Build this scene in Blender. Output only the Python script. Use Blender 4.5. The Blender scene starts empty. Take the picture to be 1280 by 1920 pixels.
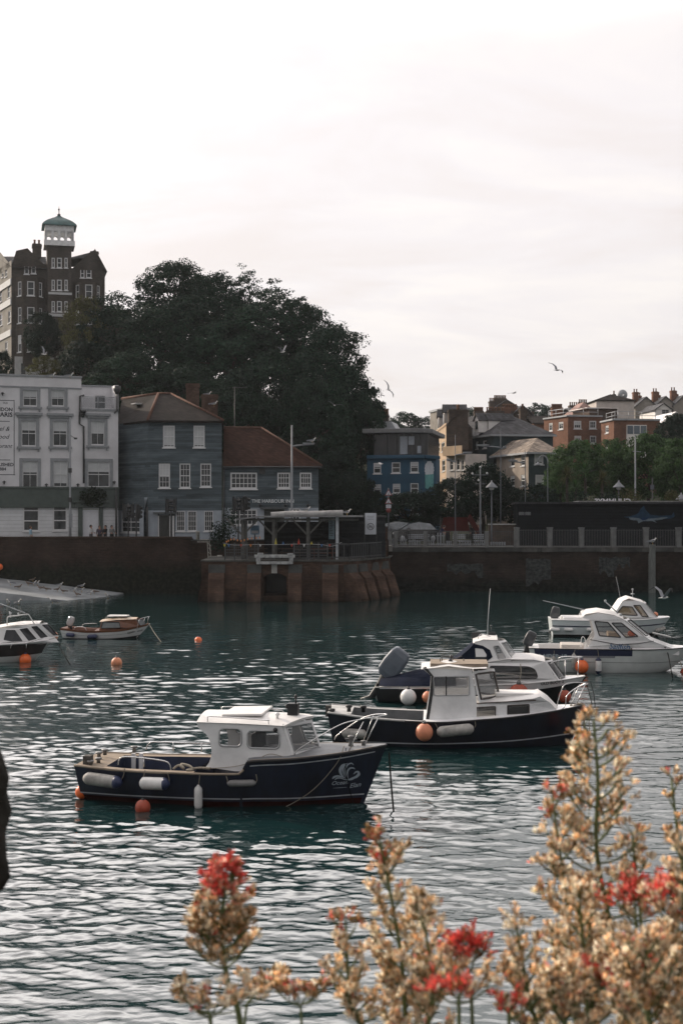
import bpy, bmesh, math, random
import numpy as np
from mathutils import Vector, Matrix
random.seed(7)
R = math.radians
sc = bpy.context.scene
COL = sc.collection

# ------------------------------------------------------------------ camera
CAMZ = 6.4
FPX = 2500.0
cam = bpy.data.cameras.new('camera')
cam.sensor_fit = 'VERTICAL'; cam.sensor_height = 36.0; cam.sensor_width = 24.0
cam.lens = FPX/1920*36.0
cam.clip_start = 0.05; cam.clip_end = 6000
cam.dof.use_dof = True; cam.dof.focus_distance = 32.0; cam.dof.aperture_fstop = 9.0
co = bpy.data.objects.new('camera', cam); COL.objects.link(co)
co.location = (0, 0, CAMZ); co.rotation_euler = (R(90), 0, 0)
sc.camera = co

# ------------------------------------------------------------------ sky
SUN_AZ = R(-50)      # from the view direction (+Y), negative = left
SUN_EL = R(25)
SUND = Vector((math.sin(SUN_AZ)*math.cos(SUN_EL), math.cos(SUN_AZ)*math.cos(SUN_EL), math.sin(SUN_EL)))
world = bpy.data.worlds.new('World'); sc.world = world
world.use_nodes = True
nt = world.node_tree; nt.nodes.clear()
def nd(nt, typ, **kw):
    n = nt.nodes.new(typ)
    for k, v in kw.items(): setattr(n, k, v)
    return n
def build_world():
    L = nt.links.new
    out = nd(nt, 'ShaderNodeOutputWorld'); bg = nd(nt, 'ShaderNodeBackground'); bg.inputs[1].default_value = 0.1
    sky = nd(nt, 'ShaderNodeTexSky'); sky.sky_type = 'NISHITA'; sky.sun_disc = False
    sky.sun_elevation = SUN_EL; sky.sun_rotation = SUN_AZ; sky.dust_density = 2.5; sky.air_density = 1.0
    tc = nd(nt, 'ShaderNodeTexCoord')
    sep = nd(nt, 'ShaderNodeSeparateXYZ'); L(tc.outputs['Generated'], sep.inputs[0])
    # cloud sheet: direction projected on a high flat layer
    zz = nd(nt, 'ShaderNodeMath', operation='MAXIMUM'); L(sep.outputs[2], zz.inputs[0]); zz.inputs[1].default_value = 0.0
    za = nd(nt, 'ShaderNodeMath', operation='ADD'); L(zz.outputs[0], za.inputs[0]); za.inputs[1].default_value = 0.16
    dv = nd(nt, 'ShaderNodeVectorMath', operation='DIVIDE')
    cz = nd(nt, 'ShaderNodeCombineXYZ')
    for i in range(3): L(za.outputs[0], cz.inputs[i])
    L(tc.outputs['Generated'], dv.inputs[0]); L(cz.outputs[0], dv.inputs[1])
    mp = nd(nt, 'ShaderNodeMapping'); mp.inputs['Scale'].default_value = (0.85, 1.35, 0.3); mp.inputs['Location'].default_value = (3.1, 1.7, 0)
    L(dv.outputs[0], mp.inputs[0])
    n1 = nd(nt, 'ShaderNodeTexNoise'); n1.inputs['Scale'].default_value = 1.7; n1.inputs['Detail'].default_value = 9; n1.inputs['Roughness'].default_value = 0.58
    n1.inputs['Distortion'].default_value = 0.5
    L(mp.outputs[0], n1.inputs['Vector'])
    cr = nd(nt, 'ShaderNodeValToRGB')
    e = cr.color_ramp.elements
    e[0].position = 0.36; e[0].color = (7.1, 6.5, 6.3, 1)
    e[1].position = 0.62; e[1].color = (8.0, 7.5, 7.22, 1)
    m = cr.color_ramp.elements.new(0.5); m.color = (7.45, 7.0, 6.95, 1)
    L(n1.outputs[0], cr.inputs[0])
    # brighter round the veiled sun and higher up, darker on the side away from it
    dot = nd(nt, 'ShaderNodeVectorMath', operation='DOT_PRODUCT')
    gd = Vector((math.sin(R(-38))*math.cos(R(40)), math.cos(R(-38))*math.cos(R(40)), math.sin(R(40))))
    L(tc.outputs['Generated'], dot.inputs[0]); dot.inputs[1].default_value = gd
    rp = nd(nt, 'ShaderNodeMapRange'); rp.interpolation_type = 'SMOOTHSTEP'
    L(dot.outputs['Value'], rp.inputs[0]); rp.inputs[1].default_value = -0.5; rp.inputs[2].default_value = 0.80; rp.inputs[3].default_value = 0.50; rp.inputs[4].default_value = 1.03
    rp2 = nd(nt, 'ShaderNodeMapRange'); rp2.interpolation_type = 'SMOOTHSTEP'
    L(dot.outputs['Value'], rp2.inputs[0]); rp2.inputs[1].default_value = 0.74; rp2.inputs[2].default_value = 1.0; rp2.inputs[3].default_value = 0.0; rp2.inputs[4].default_value = 0.5
    ad = nd(nt, 'ShaderNodeMath', operation='ADD'); L(rp.outputs[0], ad.inputs[0]); L(rp2.outputs[0], ad.inputs[1])
    hs = nd(nt, 'ShaderNodeMapRange'); hs.interpolation_type = 'SMOOTHSTEP'   # a touch duller close to the horizon
    L(sep.outputs[2], hs.inputs[0]); hs.inputs[1].default_value = 0.0; hs.inputs[2].default_value = 0.30; hs.inputs[3].default_value = 0.96; hs.inputs[4].default_value = 1.08
    m0 = nd(nt, 'ShaderNodeMath', operation='MULTIPLY'); L(ad.outputs[0], m0.inputs[0]); L(hs.outputs[0], m0.inputs[1])
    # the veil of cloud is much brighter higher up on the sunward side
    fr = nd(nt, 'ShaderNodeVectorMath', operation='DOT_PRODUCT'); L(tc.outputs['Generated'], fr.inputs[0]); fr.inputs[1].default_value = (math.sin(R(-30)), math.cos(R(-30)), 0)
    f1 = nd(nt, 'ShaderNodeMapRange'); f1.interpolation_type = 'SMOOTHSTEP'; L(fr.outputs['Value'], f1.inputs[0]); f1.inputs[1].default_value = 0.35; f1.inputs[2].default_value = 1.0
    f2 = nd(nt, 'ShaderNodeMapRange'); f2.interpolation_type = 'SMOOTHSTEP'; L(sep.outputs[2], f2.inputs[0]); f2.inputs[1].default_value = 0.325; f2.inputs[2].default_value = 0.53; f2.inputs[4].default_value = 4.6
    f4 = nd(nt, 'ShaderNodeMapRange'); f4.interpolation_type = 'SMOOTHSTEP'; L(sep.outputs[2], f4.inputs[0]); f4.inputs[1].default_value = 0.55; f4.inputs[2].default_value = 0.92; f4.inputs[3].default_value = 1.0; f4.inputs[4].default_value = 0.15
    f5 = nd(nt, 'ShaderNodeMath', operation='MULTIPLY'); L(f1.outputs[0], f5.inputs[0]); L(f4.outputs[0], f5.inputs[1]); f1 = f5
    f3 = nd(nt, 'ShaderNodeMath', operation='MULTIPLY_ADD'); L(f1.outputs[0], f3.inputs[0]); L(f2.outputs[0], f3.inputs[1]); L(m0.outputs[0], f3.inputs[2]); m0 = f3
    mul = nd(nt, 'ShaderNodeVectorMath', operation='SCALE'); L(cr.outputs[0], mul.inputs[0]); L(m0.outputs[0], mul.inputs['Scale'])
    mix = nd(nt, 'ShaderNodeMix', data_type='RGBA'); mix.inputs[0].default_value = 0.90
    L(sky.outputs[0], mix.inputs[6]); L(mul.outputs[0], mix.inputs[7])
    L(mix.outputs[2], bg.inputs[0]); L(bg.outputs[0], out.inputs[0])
build_world()
sun = bpy.data.lights.new('sun', 'SUN'); sun.energy = 3.2; sun.angle = R(1.2); sun.color = (1.0, 0.86, 0.70)
so = bpy.data.objects.new('sun', sun); COL.objects.link(so); so.location = SUND*200
so.rotation_euler = (-SUND).to_track_quat('-Z', 'Y').to_euler()
sc.view_settings.view_transform = 'Standard'; sc.view_settings.look = 'None'
sc.view_settings.exposure = 0.35; sc.view_settings.gamma = 1.0; sc.view_settings.use_curve_mapping = False
try:
    sc.cycles.use_denoising = True; sc.cycles.max_bounces = 6; sc.cycles.transparent_max_bounces = 8
    sc.cycles.caustics_reflective = False; sc.cycles.caustics_refractive = False
except Exception: pass

# ------------------------------------------------------------------ helpers
def WX(px, d): return (px-640.0)/FPX*d
def WZ(py, d): return CAMZ-(py-960.0)/FPX*d
def P(px, py, d): return Vector((WX(px, d), d, WZ(py, d)))

def lin(c):
    return tuple(((x/255.0)/12.92 if x/255.0 <= 0.04045 else ((x/255.0+0.055)/1.055)**2.4) for x in c)

MATS = {}
def mat(name, col=(0.5,0.5,0.5), rough=0.6, metal=0.0, var=0.18, scale=3.0, bump=0.0, bscale=None, stretch=(1,1,1), ior=None, coat=0.0,
        kind=None, col2=None, **kw):
    """Principled material with noise-driven colour variation, optional bump, and a few surface kinds."""
    if name in MATS: return MATS[name]
    m = bpy.data.materials.new(name); m.use_nodes = True
    t = m.node_tree; N = t.nodes; L = t.links.new
    b = N['Principled BSDF']
    b.inputs['Roughness'].default_value = rough; b.inputs['Metallic'].default_value = metal
    if rough >= 0.7 and not coat: b.inputs['Specular IOR Level'].default_value = 0.05
    if ior: b.inputs['IOR'].default_value = ior
    if coat: b.inputs['Coat Weight'].default_value = coat; b.inputs['Coat Roughness'].default_value = 0.08
    tc = nd(t, 'ShaderNodeTexCoord'); mp = nd(t, 'ShaderNodeMapping'); mp.inputs['Scale'].default_value = stretch
    L(tc.outputs['Object'], mp.inputs[0])
    nz = nd(t, 'ShaderNodeTexNoise'); nz.inputs['Scale'].default_value = scale; nz.inputs['Detail'].default_value = 6; nz.inputs['Roughness'].default_value = 0.62
    L(mp.outputs[0], nz.inputs['Vector'])
    cr = nd(t, 'ShaderNodeValToRGB'); e = cr.color_ramp.elements
    c2 = col2 or tuple(max(0, x*(1-var)) for x in col)
    c1 = tuple(min(1, x*(1+var*0.6)) for x in col)
    e[0].position = 0.32; e[0].color = (*c2, 1); e[1].position = 0.62; e[1].color = (*c1, 1)
    L(nz.outputs[0], cr.inputs[0])
    colout = cr.outputs[0]
    height = None
    if kind in ('brick', 'stone'):
        s = nd(t, 'ShaderNodeSeparateXYZ'); L(tc.outputs['Object'], s.inputs[0])
        a = nd(t, 'ShaderNodeMath', operation='ADD'); L(s.outputs[0], a.inputs[0]); L(s.outputs[1], a.inputs[1])
        c = nd(t, 'ShaderNodeCombineXYZ'); L(a.outputs[0], c.inputs[0]); L(s.outputs[2], c.inputs[1])
        br = nd(t, 'ShaderNodeTexBrick'); L(c.outputs[0], br.inputs['Vector'])
        bs = kw.get('bs', 1.0)
        br.inputs['Scale'].default_value = 1.0; br.inputs['Brick Width'].default_value = 0.23*bs; br.inputs['Row Height'].default_value = 0.08*bs
        br.inputs['Mortar Size'].default_value = 0.010*bs; br.inputs['Bias'].default_value = -0.2
        br.inputs['Color1'].default_value = (0.75,0.75,0.75,1); br.inputs['Color2'].default_value = (1.2,1.12,1.05,1); br.inputs['Mortar'].default_value = kw.get('mortar', (0.9,0.95,1.0,1))
        mx = nd(t, 'ShaderNodeMix', data_type='RGBA', blend_type='MULTIPLY'); mx.inputs[0].default_value = kw.get('bamt', 0.9)
        L(colout, mx.inputs[6]); L(br.outputs['Color'], mx.inputs[7]); colout = mx.outputs[2]
        height = br.outputs['Fac']; hinv = -0.6
    elif kind in ('board', 'tile'):
        s = nd(t, 'ShaderNodeSeparateXYZ'); L(tc.outputs['Object'], s.inputs[0])
        d = nd(t, 'ShaderNodeMath', operation='DIVIDE'); L(s.outputs[2], d.inputs[0]); d.inputs[1].default_value = kw.get('pitch', 0.17)
        fr = nd(t, 'ShaderNodeMath', operation='FRACT'); L(d.outputs[0], fr.inputs[0])
        fl = nd(t, 'ShaderNodeMath', operation='FLOOR'); L(d.outputs[0], fl.inputs[0])
        # each board / course its own tone
        aa = nd(t, 'ShaderNodeMath', operation='ADD'); L(s.outputs[0], aa.inputs[0]); L(s.outputs[1], aa.inputs[1])
        ln = nd(t, 'ShaderNodeMath', operation='DIVIDE'); L(aa.outputs[0], ln.inputs[0]); ln.inputs[1].default_value = kw.get('blen', 3.2)
        sh = nd(t, 'ShaderNodeMath', operation='MULTIPLY_ADD'); L(fl.outputs[0], sh.inputs[0]); sh.inputs[1].default_value = 0.37; L(ln.outputs[0], sh.inputs[2])
        fx = nd(t, 'ShaderNodeMath', operation='FLOOR'); L(sh.outputs[0], fx.inputs[0])
        cc = nd(t, 'ShaderNodeCombineXYZ'); L(fx.outputs[0], cc.inputs[0]); L(fl.outputs[0], cc.inputs[1])
        wn = nd(t, 'ShaderNodeTexWhiteNoise'); L(cc.outputs[0], wn.inputs['Vector'])
        mr = nd(t, 'ShaderNodeMapRange'); L(wn.outputs['Value'], mr.inputs[0]); mr.inputs[3].default_value = kw.get('lo', 0.75); mr.inputs[4].default_value = kw.get('hi', 1.2)
        lap_shade = nd(t, 'ShaderNodeMapRange'); L(fr.outputs[0], lap_shade.inputs[0]); lap_shade.inputs[1].default_value = 0.0; lap_shade.inputs[2].default_value = 0.12; lap_shade.inputs[3].default_value = 0.45; lap_shade.inputs[4].default_value = 1.0  # shade under each lap put into the colour as a dark line
        ml = nd(t, 'ShaderNodeMath', operation='MULTIPLY'); L(mr.outputs[0], ml.inputs[0]); L(lap_shade.outputs[0], ml.inputs[1])
        sv = nd(t, 'ShaderNodeVectorMath', operation='SCALE'); L(colout, sv.inputs[0]); L(ml.outputs[0], sv.inputs['Scale']); colout = sv.outputs[0]
        height = fr.outputs[0]; hinv = -1.0
    elif kind == 'leaf':
        b.inputs['Specular IOR Level'].default_value = 0.12
        g = nd(t, 'ShaderNodeNewGeometry')
        mr = nd(t, 'ShaderNodeMapRange'); L(g.outputs['Random Per Island'], mr.inputs[0]); mr.inputs[3].default_value = 0.55; mr.inputs[4].default_value = 1.5
        sv = nd(t, 'ShaderNodeVectorMath', operation='SCALE'); L(colout, sv.inputs[0]); L(mr.outputs[0], sv.inputs['Scale']); colout = sv.outputs[0]
        tr = nd(t, 'ShaderNodeBsdfTranslucent'); L(colout, tr.inputs[0])
        ms = nd(t, 'ShaderNodeMixShader'); ms.inputs[0].default_value = kw.get('trans', 0.3)
        L(b.outputs[0], ms.inputs[1]); L(tr.outputs[0], ms.inputs[2]); L(ms.outputs[0], N['Material Output'].inputs[0])
    L(colout, b.inputs['Base Color'])
    if bump or height is not None:
        bp = nd(t, 'ShaderNodeBump'); bp.inputs['Distance'].default_value = kw.get('bdist', 0.02)
        bp.inputs['Strength'].default_value = bump or 0.6
        if height is not None:
            hm = nd(t, 'ShaderNodeMath', operation='MULTIPLY_ADD'); L(height, hm.inputs[0]); hm.inputs[1].default_value = hinv; L(nz.outputs[0], hm.inputs[2])
            L(hm.outputs[0], bp.inputs['Height'])
        else:
            n2 = nd(t, 'ShaderNodeTexNoise'); n2.inputs['Scale'].default_value = bscale or scale*6; n2.inputs['Detail'].default_value = 4
            L(mp.outputs[0], n2.inputs['Vector']); L(n2.outputs[0], bp.inputs['Height'])
        L(bp.outputs[0], b.inputs['Normal'])
    MATS[name] = m
    return m

def glassmat(name, col=(0.25,0.28,0.30), alpha=0.55, rough=0.05):
    """Pane one can look through: part clear, part glossy."""
    if name in MATS: return MATS[name]
    m = bpy.data.materials.new(name); m.use_nodes = True
    t = m.node_tree; N = t.nodes; L = t.links.new; b = N['Principled BSDF']
    nz = nd(t, 'ShaderNodeTexNoise'); nz.inputs['Scale'].default_value = 6; cr = nd(t, 'ShaderNodeValToRGB')
    cr.color_ramp.elements[0].color = (*[x*0.8 for x in col], 1); cr.color_ramp.elements[1].color = (*col, 1)
    L(nz.outputs[0], cr.inputs[0]); L(cr.outputs[0], b.inputs['Base Color'])
    b.inputs['Roughness'].default_value = rough
    tr = nd(t, 'ShaderNodeBsdfTransparent'); ms = nd(t, 'ShaderNodeMixShader'); ms.inputs[0].default_value = alpha
    L(tr.outputs[0], ms.inputs[1]); L(b.outputs[0], ms.inputs[2]); L(ms.outputs[0], N['Material Output'].inputs[0])
    MATS[name] = m
    return m

class MB:
    def __init__(s): s.v = []; s.f = []; s.mi = []; s.sm = []; s.slot = 0
    def add(s, vs, fs, smooth=False):
        o = len(s.v); s.v.extend([tuple(v) for v in vs])
        for f in fs:
            s.f.append([i+o for i in f]); s.mi.append(s.slot); s.sm.append(smooth)
    def box(s, x0, x1, y0, y1, z0, z1):
        s.add([(x0,y0,z0),(x1,y0,z0),(x1,y1,z0),(x0,y1,z0),(x0,y0,z1),(x1,y0,z1),(x1,y1,z1),(x0,y1,z1)],
              [(3,2,1,0),(4,5,6,7),(0,1,5,4),(1,2,6,5),(2,3,7,6),(3,0,4,7)])
    def obox(s, c, sz, rot=None):
        c = Vector(c); M3 = rot if rot is not None else Matrix.Identity(3)
        vs = [c+M3@Vector((sx*sz[0]/2, sy*sz[1]/2, sz_*sz[2]/2)) for sz_ in (-1,1) for sx, sy in ((-1,-1),(1,-1),(1,1),(-1,1))]
        s.add(vs, [(3,2,1,0),(4,5,6,7),(0,1,5,4),(1,2,6,5),(2,3,7,6),(3,0,4,7)])
    def bar(s, a, b, w, h=None):
        a = Vector(a); b = Vector(b); d = b-a; L = d.length
        if L < 1e-6: return
        q = d.to_track_quat('X', 'Z').to_matrix()
        s.obox((a+b)/2, (L, w, h or w), q)
    def tube(s, pts, r, n=6, caps=True, closed=False):
        pts = [Vector(p) for p in pts]; k = len(pts)
        rs = list(r) if hasattr(r, '__len__') else [r]*k
        vs = []; prev = None
        for i, p in enumerate(pts):
            if closed: d = pts[(i+1) % k]-pts[i-1]
            else: d = pts[min(i+1, k-1)]-pts[max(i-1, 0)]
            if d.length < 1e-9: d = Vector((0,0,1))
            d.normalize()
            if prev is None:
                u = d.orthogonal().normalized()
            else:
                u = prev - d*prev.dot(d)
                u = u.normalized() if u.length > 1e-6 else d.orthogonal().normalized()
            prev = u; w = d.cross(u)
            for j in range(n):
                a = 2*math.pi*j/n
                vs.append(p+(u*math.cos(a)+w*math.sin(a))*rs[i])
        fs = []
        for i in range(k if closed else k-1):
            for j in range(n):
                a = i*n+j; b2 = i*n+(j+1) % n; i2 = (i+1) % k
                fs.append((a, b2, i2*n+(j+1) % n, i2*n+j))
        if caps and not closed: fs += [tuple(range(n-1, -1, -1)), tuple(range((k-1)*n, k*n))]
        s.add(vs, fs, True)
    def lathe(s, prof, n=12, c=(0,0,0), rot=None, smooth=True, sx=1, sy=1):
        c = Vector(c); vs = []
        for r, z in prof:
            for j in range(n):
                a = 2*math.pi*j/n
                v = Vector((r*math.cos(a)*sx, r*math.sin(a)*sy, z))
                vs.append(c+(rot@v if rot is not None else v))
        k = len(prof); fs = []
        for i in range(k-1):
            for j in range(n):
                fs.append((i*n+j, i*n+(j+1) % n, (i+1)*n+(j+1) % n, (i+1)*n+j))
        fs += [tuple(range(n-1, -1, -1)), tuple(range((k-1)*n, k*n))]
        s.add(vs, fs, smooth)
    def sphere(s, c, r, n=12, m=8, rot=None):
        r = r if hasattr(r, '__len__') else (r, r, r)
        prof = []
        vs = []; c = Vector(c)
        for i in range(m+1):
            th = math.pi*i/m
            rr = max(math.sin(th), 1e-3)
            for j in range(n):
                a = 2*math.pi*j/n
                v = Vector((rr*math.cos(a)*r[0], rr*math.sin(a)*r[1], -math.cos(th)*r[2]))
                vs.append(c+(rot@v if rot is not None else v))
        fs = [(i*n+j, i*n+(j+1) % n, (i+1)*n+(j+1) % n, (i+1)*n+j) for i in range(m) for j in range(n)]
        fs += [tuple(range(n-1, -1, -1)), tuple(range(m*n, (m+1)*n))]
        s.add(vs, fs, True)
    def prism(s, poly, ext):
        """closed planar polygon (3D points) extruded by a vector"""
        e = Vector(ext); k = len(poly)
        a = [Vector(p) for p in poly]; b = [p+e for p in a]
        s.add(a+b, [tuple(range(k)), tuple(range(2*k-1, k-1, -1))]+[(i, i+k, (i+1) % k+k, (i+1) % k) for i in range(k)])
    def quad(s, *p): s.add(p, [tuple(range(len(p)))])
    def grid(s, rows, smooth=True, close_u=False):
        """rows: list of equal-length point lists"""
        n = len(rows[0]); vs = [p for r in rows for p in r]
        fs = [(i*n+j, i*n+(j+1) % n, (i+1)*n+(j+1) % n, (i+1)*n+j) for i in range(len(rows)-1) for j in range(n if close_u else n-1)]
        s.add(vs, fs, smooth)
    def mesh(s, name, mats):
        me = bpy.data.meshes.new(name); me.from_pydata(s.v, [], s.f)
        for m in (mats if isinstance(mats, (list, tuple)) else [mats]): me.materials.append(m)
        me.polygons.foreach_set('material_index', s.mi); me.polygons.foreach_set('use_smooth', s.sm)
        me.update()
        bm = bmesh.new(); bm.from_mesh(me); bmesh.ops.recalc_face_normals(bm, faces=bm.faces); bm.to_mesh(me); bm.free()
        return me
    def build(s, name, mats, parent=None, loc=(0,0,0), rz=0, bevel=0):
        o = bpy.data.objects.new(name, s.mesh(name, mats)); COL.objects.link(o)
        o.location = loc; o.rotation_euler = (0,0,rz)
        if parent is not None: o.parent = parent
        if bevel:
            md = o.modifiers.new('edge', 'BEVEL'); md.width = bevel; md.segments = 2; md.limit_method = 'ANGLE'; md.angle_limit = R(40)
        return o

def tag(o, label, cat, group=None):
    o['label'] = label; o['category'] = cat
    if group: o['group'] = group
    return o
def thing(name, label, cat, loc=(0,0,0), rz=0, group=None):
    o = bpy.data.objects.new(name, None); COL.objects.link(o); o.empty_display_size = 0.2
    o.location = loc; o.rotation_euler = (0,0,rz)
    return tag(o, label, cat, group)
def struct(o, kind='structure'): o['kind'] = kind; return o
def dup(root, loc, rz, label, group=None):
    r = root.copy(); COL.objects.link(r); r.location = loc; r.rotation_euler = (0,0,rz); r['label'] = label
    if group: r['group'] = group
    for ch in list(root.children):
        c = ch.copy(); COL.objects.link(c); c.parent = r
        for g in list(ch.children):
            d = g.copy(); COL.objects.link(d); d.parent = c
    return r

def text_mesh(s, size=1.0, shear=0.0, bold=0.0, spacing=1.0, extrude=0.0):
    """flat lettering as (verts, faces) in its own x/y plane, left aligned on the baseline"""
    cu = bpy.data.curves.new('lettering', 'FONT'); cu.body = s; cu.size = size; cu.shear = shear; cu.offset = bold; cu.space_character = spacing
    cu.extrude = extrude; cu.resolution_u = 3
    o = bpy.data.objects.new('lettering', cu); COL.objects.link(o)
    dg = bpy.context.evaluated_depsgraph_get(); dg.update()
    me = bpy.data.meshes.new_from_object(o.evaluated_get(dg))
    vs = [tuple(v.co) for v in me.vertices]; fs = [tuple(p.vertices) for p in me.polygons]
    bpy.data.objects.remove(o); bpy.data.curves.remove(cu); bpy.data.meshes.remove(me)
    return vs, fs
def fit_text(s, w, **kw):
    vs, fs = text_mesh(s, 1.0, **kw)
    x0 = min(v[0] for v in vs); x1 = max(v[0] for v in vs); k = w/(x1-x0)
    return [((v[0]-x0)*k, v[1]*k, v[2]*k) for v in vs], fs

# ------------------------------------------------------------------ shared materials
W_PAINT = mat('white_paint', (0.70,0.71,0.72), 0.5, var=0.10, scale=1.5)
FRAME = mat('window_frame_paint', (0.60,0.61,0.62), 0.45, var=0.06)
PANE = mat('window_glass', (0.035,0.042,0.046), 0.08, var=0.5, scale=1.2, ior=1.5)
BLIND = mat('window_blind', (0.50,0.52,0.53), 0.8, var=0.1, scale=2)
DARKMETAL = mat('dark_metal', (0.03,0.032,0.034), 0.45, var=0.3, scale=8)
GREYMETAL = mat('galvanised_steel', (0.34,0.36,0.38), 0.45, metal=0.3, var=0.15, scale=6)
STEEL = mat('stainless_rail', (0.60,0.60,0.60), 0.25, metal=0.9, var=0.08, scale=10)
BLACKP = mat('black_plastic', (0.012,0.013,0.015), 0.4, var=0.3, scale=9)
ROPE = mat('rope', (0.32,0.29,0.24), 0.9, var=0.3, scale=40, bump=0.4)
DROPE = mat('weedy_dark_rope', (0.018,0.02,0.018), 0.85, var=0.3, scale=30)
# ------------------------------------------------------------------ water
def build_water():
    rng = np.random.default_rng(5)
    # rows get coarser with distance, columns fan out
    ys = [4.0]
    while ys[-1] < 118: ys.append(ys[-1]+max(0.03, ys[-1]*0.0018))
    ys = np.array(ys)
    u = np.concatenate([np.linspace(-3.0, -0.40, 40)[:-1], np.linspace(-0.40, 0.40, 800), np.linspace(0.40, 3.0, 40)[1:]])
    Y, U = np.meshgrid(ys, u, indexing='ij')
    X = U*(Y+4.0)
    Zz = np.zeros_like(X); DX = np.zeros_like(X); DY = np.zeros_like(X)
    cell = np.maximum(0.03, Y*0.0018)
    # long patches that make some of the surface calmer
    patch = np.zeros_like(X)
    for k in range(7):
        a = rng.uniform(0, 6.28); wl = rng.uniform(7, 22); q = rng.uniform(0, 6.28)
        patch += np.cos((X*math.cos(a)*0.6+Y*math.sin(a))*6.283/wl+q)
    patch = 0.85+0.30*np.tanh(patch/2.0)
    patch *= (1-.25*np.clip((Y-30)/18, 0, 1))*(1-.60*np.clip((Y-56)/28, 0, 1))*(.82+.18*np.clip((Y-18)/14, 0, 1))
    for i in range(110):
        wl = 0.14*(1.3/0.14)**rng.uniform(0, 1)
        a = R(rng.normal(-97, 24))               # mostly towards the camera
        k = 6.283/wl
        slope = 0.0200*(wl/0.6)**-0.22
        amp = slope/k
        ph = rng.uniform(0, 6.283)
        kx, ky = math.cos(a), math.sin(a)
        th = k*(kx*X+ky*Y)+ph+0.8*np.sin(0.31*X+0.23*Y+ph*3)
        fade = np.clip((wl/cell-2.2)/2.0, 0, 1)
        A = amp*fade*patch
        Zz += A*np.cos(th); DX -= 1.25*A*kx*np.sin(th); DY -= 1.25*A*ky*np.sin(th)
    X2 = X+DX; Y2 = Y+DY
    n0, n1 = X.shape
    co_ = np.stack([X2, Y2, Zz], -1).reshape(-1, 3).astype(np.float32)
    idx = np.arange(n0*n1).reshape(n0, n1)
    q = np.stack([idx[:-1,:-1], idx[:-1,1:], idx[1:,1:], idx[1:,:-1]], -1).reshape(-1, 4)
    me = bpy.data.meshes.new('water')
    me.vertices.add(len(co_)); me.vertices.foreach_set('co', co_.ravel())
    me.loops.add(q.size); me.loops.foreach_set('vertex_index', q.ravel().astype(np.int32))
    me.polygons.add(len(q)); me.polygons.foreach_set('loop_start', (np.arange(len(q))*4).astype(np.int32))
    me.polygons.foreach_set('use_smooth', np.ones(len(q), dtype=bool))
    me.update(calc_edges=True)
    m = bpy.data.materials.new('harbour_water'); m.use_nodes = True
    t = m.node_tree; N = t.nodes; L = t.links.new; b = N['Principled BSDF']
    b.inputs['Roughness'].default_value = 0.04; b.inputs['IOR'].default_value = 1.85
    tc = nd(t, 'ShaderNodeTexCoord')
    nz = nd(t, 'ShaderNodeTexNoise'); nz.inputs['Scale'].default_value = 0.05; nz.inputs['Detail'].default_value = 3
    L(tc.outputs['Object'], nz.inputs['Vector'])
    cr = nd(t, 'ShaderNodeValToRGB'); e = cr.color_ramp.elements
    e[0].position = 0.35; e[0].color = (0.005,0.021,0.022,1); e[1].position = 0.7; e[1].color = (0.008,0.030,0.031,1)
    L(nz.outputs[0], cr.inputs[0]); L(cr.outputs[0], b.inputs['Base Color'])
    mp = nd(t, 'ShaderNodeMapping'); mp.inputs['Scale'].default_value = (0.6, 1.0, 1.0); L(tc.outputs['Object'], mp.inputs[0])
    n2 = nd(t, 'ShaderNodeTexNoise'); n2.inputs['Scale'].default_value = 6.5; n2.inputs['Detail'].default_value = 3; n2.inputs['Distortion'].default_value = 0.6
    L(mp.outputs[0], n2.inputs['Vector'])
    bp = nd(t, 'ShaderNodeBump'); bp.inputs['Strength'].default_value = 0.14; bp.inputs['Distance'].default_value = 0.05
    L(n2.outputs[0], bp.inputs['Height']); L(bp.outputs[0], b.inputs['Normal'])
    me.materials.append(m)
    o = bpy.data.objects.new('water', me); COL.objects.link(o); struct(o)
build_water()
# ------------------------------------------------------------------ ground, quays, slipway
GZ = 3.6
def sm(x, a, b):
    t = np.clip((x-a)/(b-a), 0, 1); return t*t*(3-2*t)
def ground_h(x, y):
    left = sm(-x, -14.0, 14.0)
    hl = 17.5*sm(y, 114, 146)*left
    hr = 9.0*sm(y, 128, 205)*(1-left)+4*sm(y, 150, 230)
    return GZ+hl+hr+9*sm(y, 240, 430)
def build_ground():
    ys = np.concatenate([np.linspace(107.2, 160, 54), np.linspace(163, 760, 90)])
    xs = np.linspace(-420, 420, 211)
    rows = []
    b = MB()
    for y in ys:
        rows.append([(x, y, float(ground_h(np.array(x), np.array(y)))) for x in xs])
    b.grid(rows)
    o = b.build('ground', mat('rough_ground', (0.055,0.06,0.04), 0.95, var=0.4, scale=0.4, bump=0.6, bscale=3)); struct(o)
    b = MB(); b.box(-46, 60, 107.3, 118.5, GZ-0.3, GZ+0.02)
    struct(b.build('pavement', mat('paving', (0.16,0.16,0.155), 0.9, var=0.25, scale=1.2, bump=0.3)))
    b = MB(); b.box(-46, 4, 104.9, 107.8, GZ-0.3, GZ+0.14); b.box(-46, -25.4, 104.9, 106.7, GZ-0.3, GZ+0.10)
    struct(b.build('kerb_strip', mat('kerb_stone', (0.22,0.215,0.20), 0.85, var=0.2)))
    b = MB(); b.box(-46, 4, 107.9, 109.0, GZ, GZ+0.035)
    struct(b.build('road', mat('asphalt', (0.05,0.05,0.052), 0.9, var=0.25, scale=4, bump=0.4, bscale=60)))
build_ground()

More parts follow.
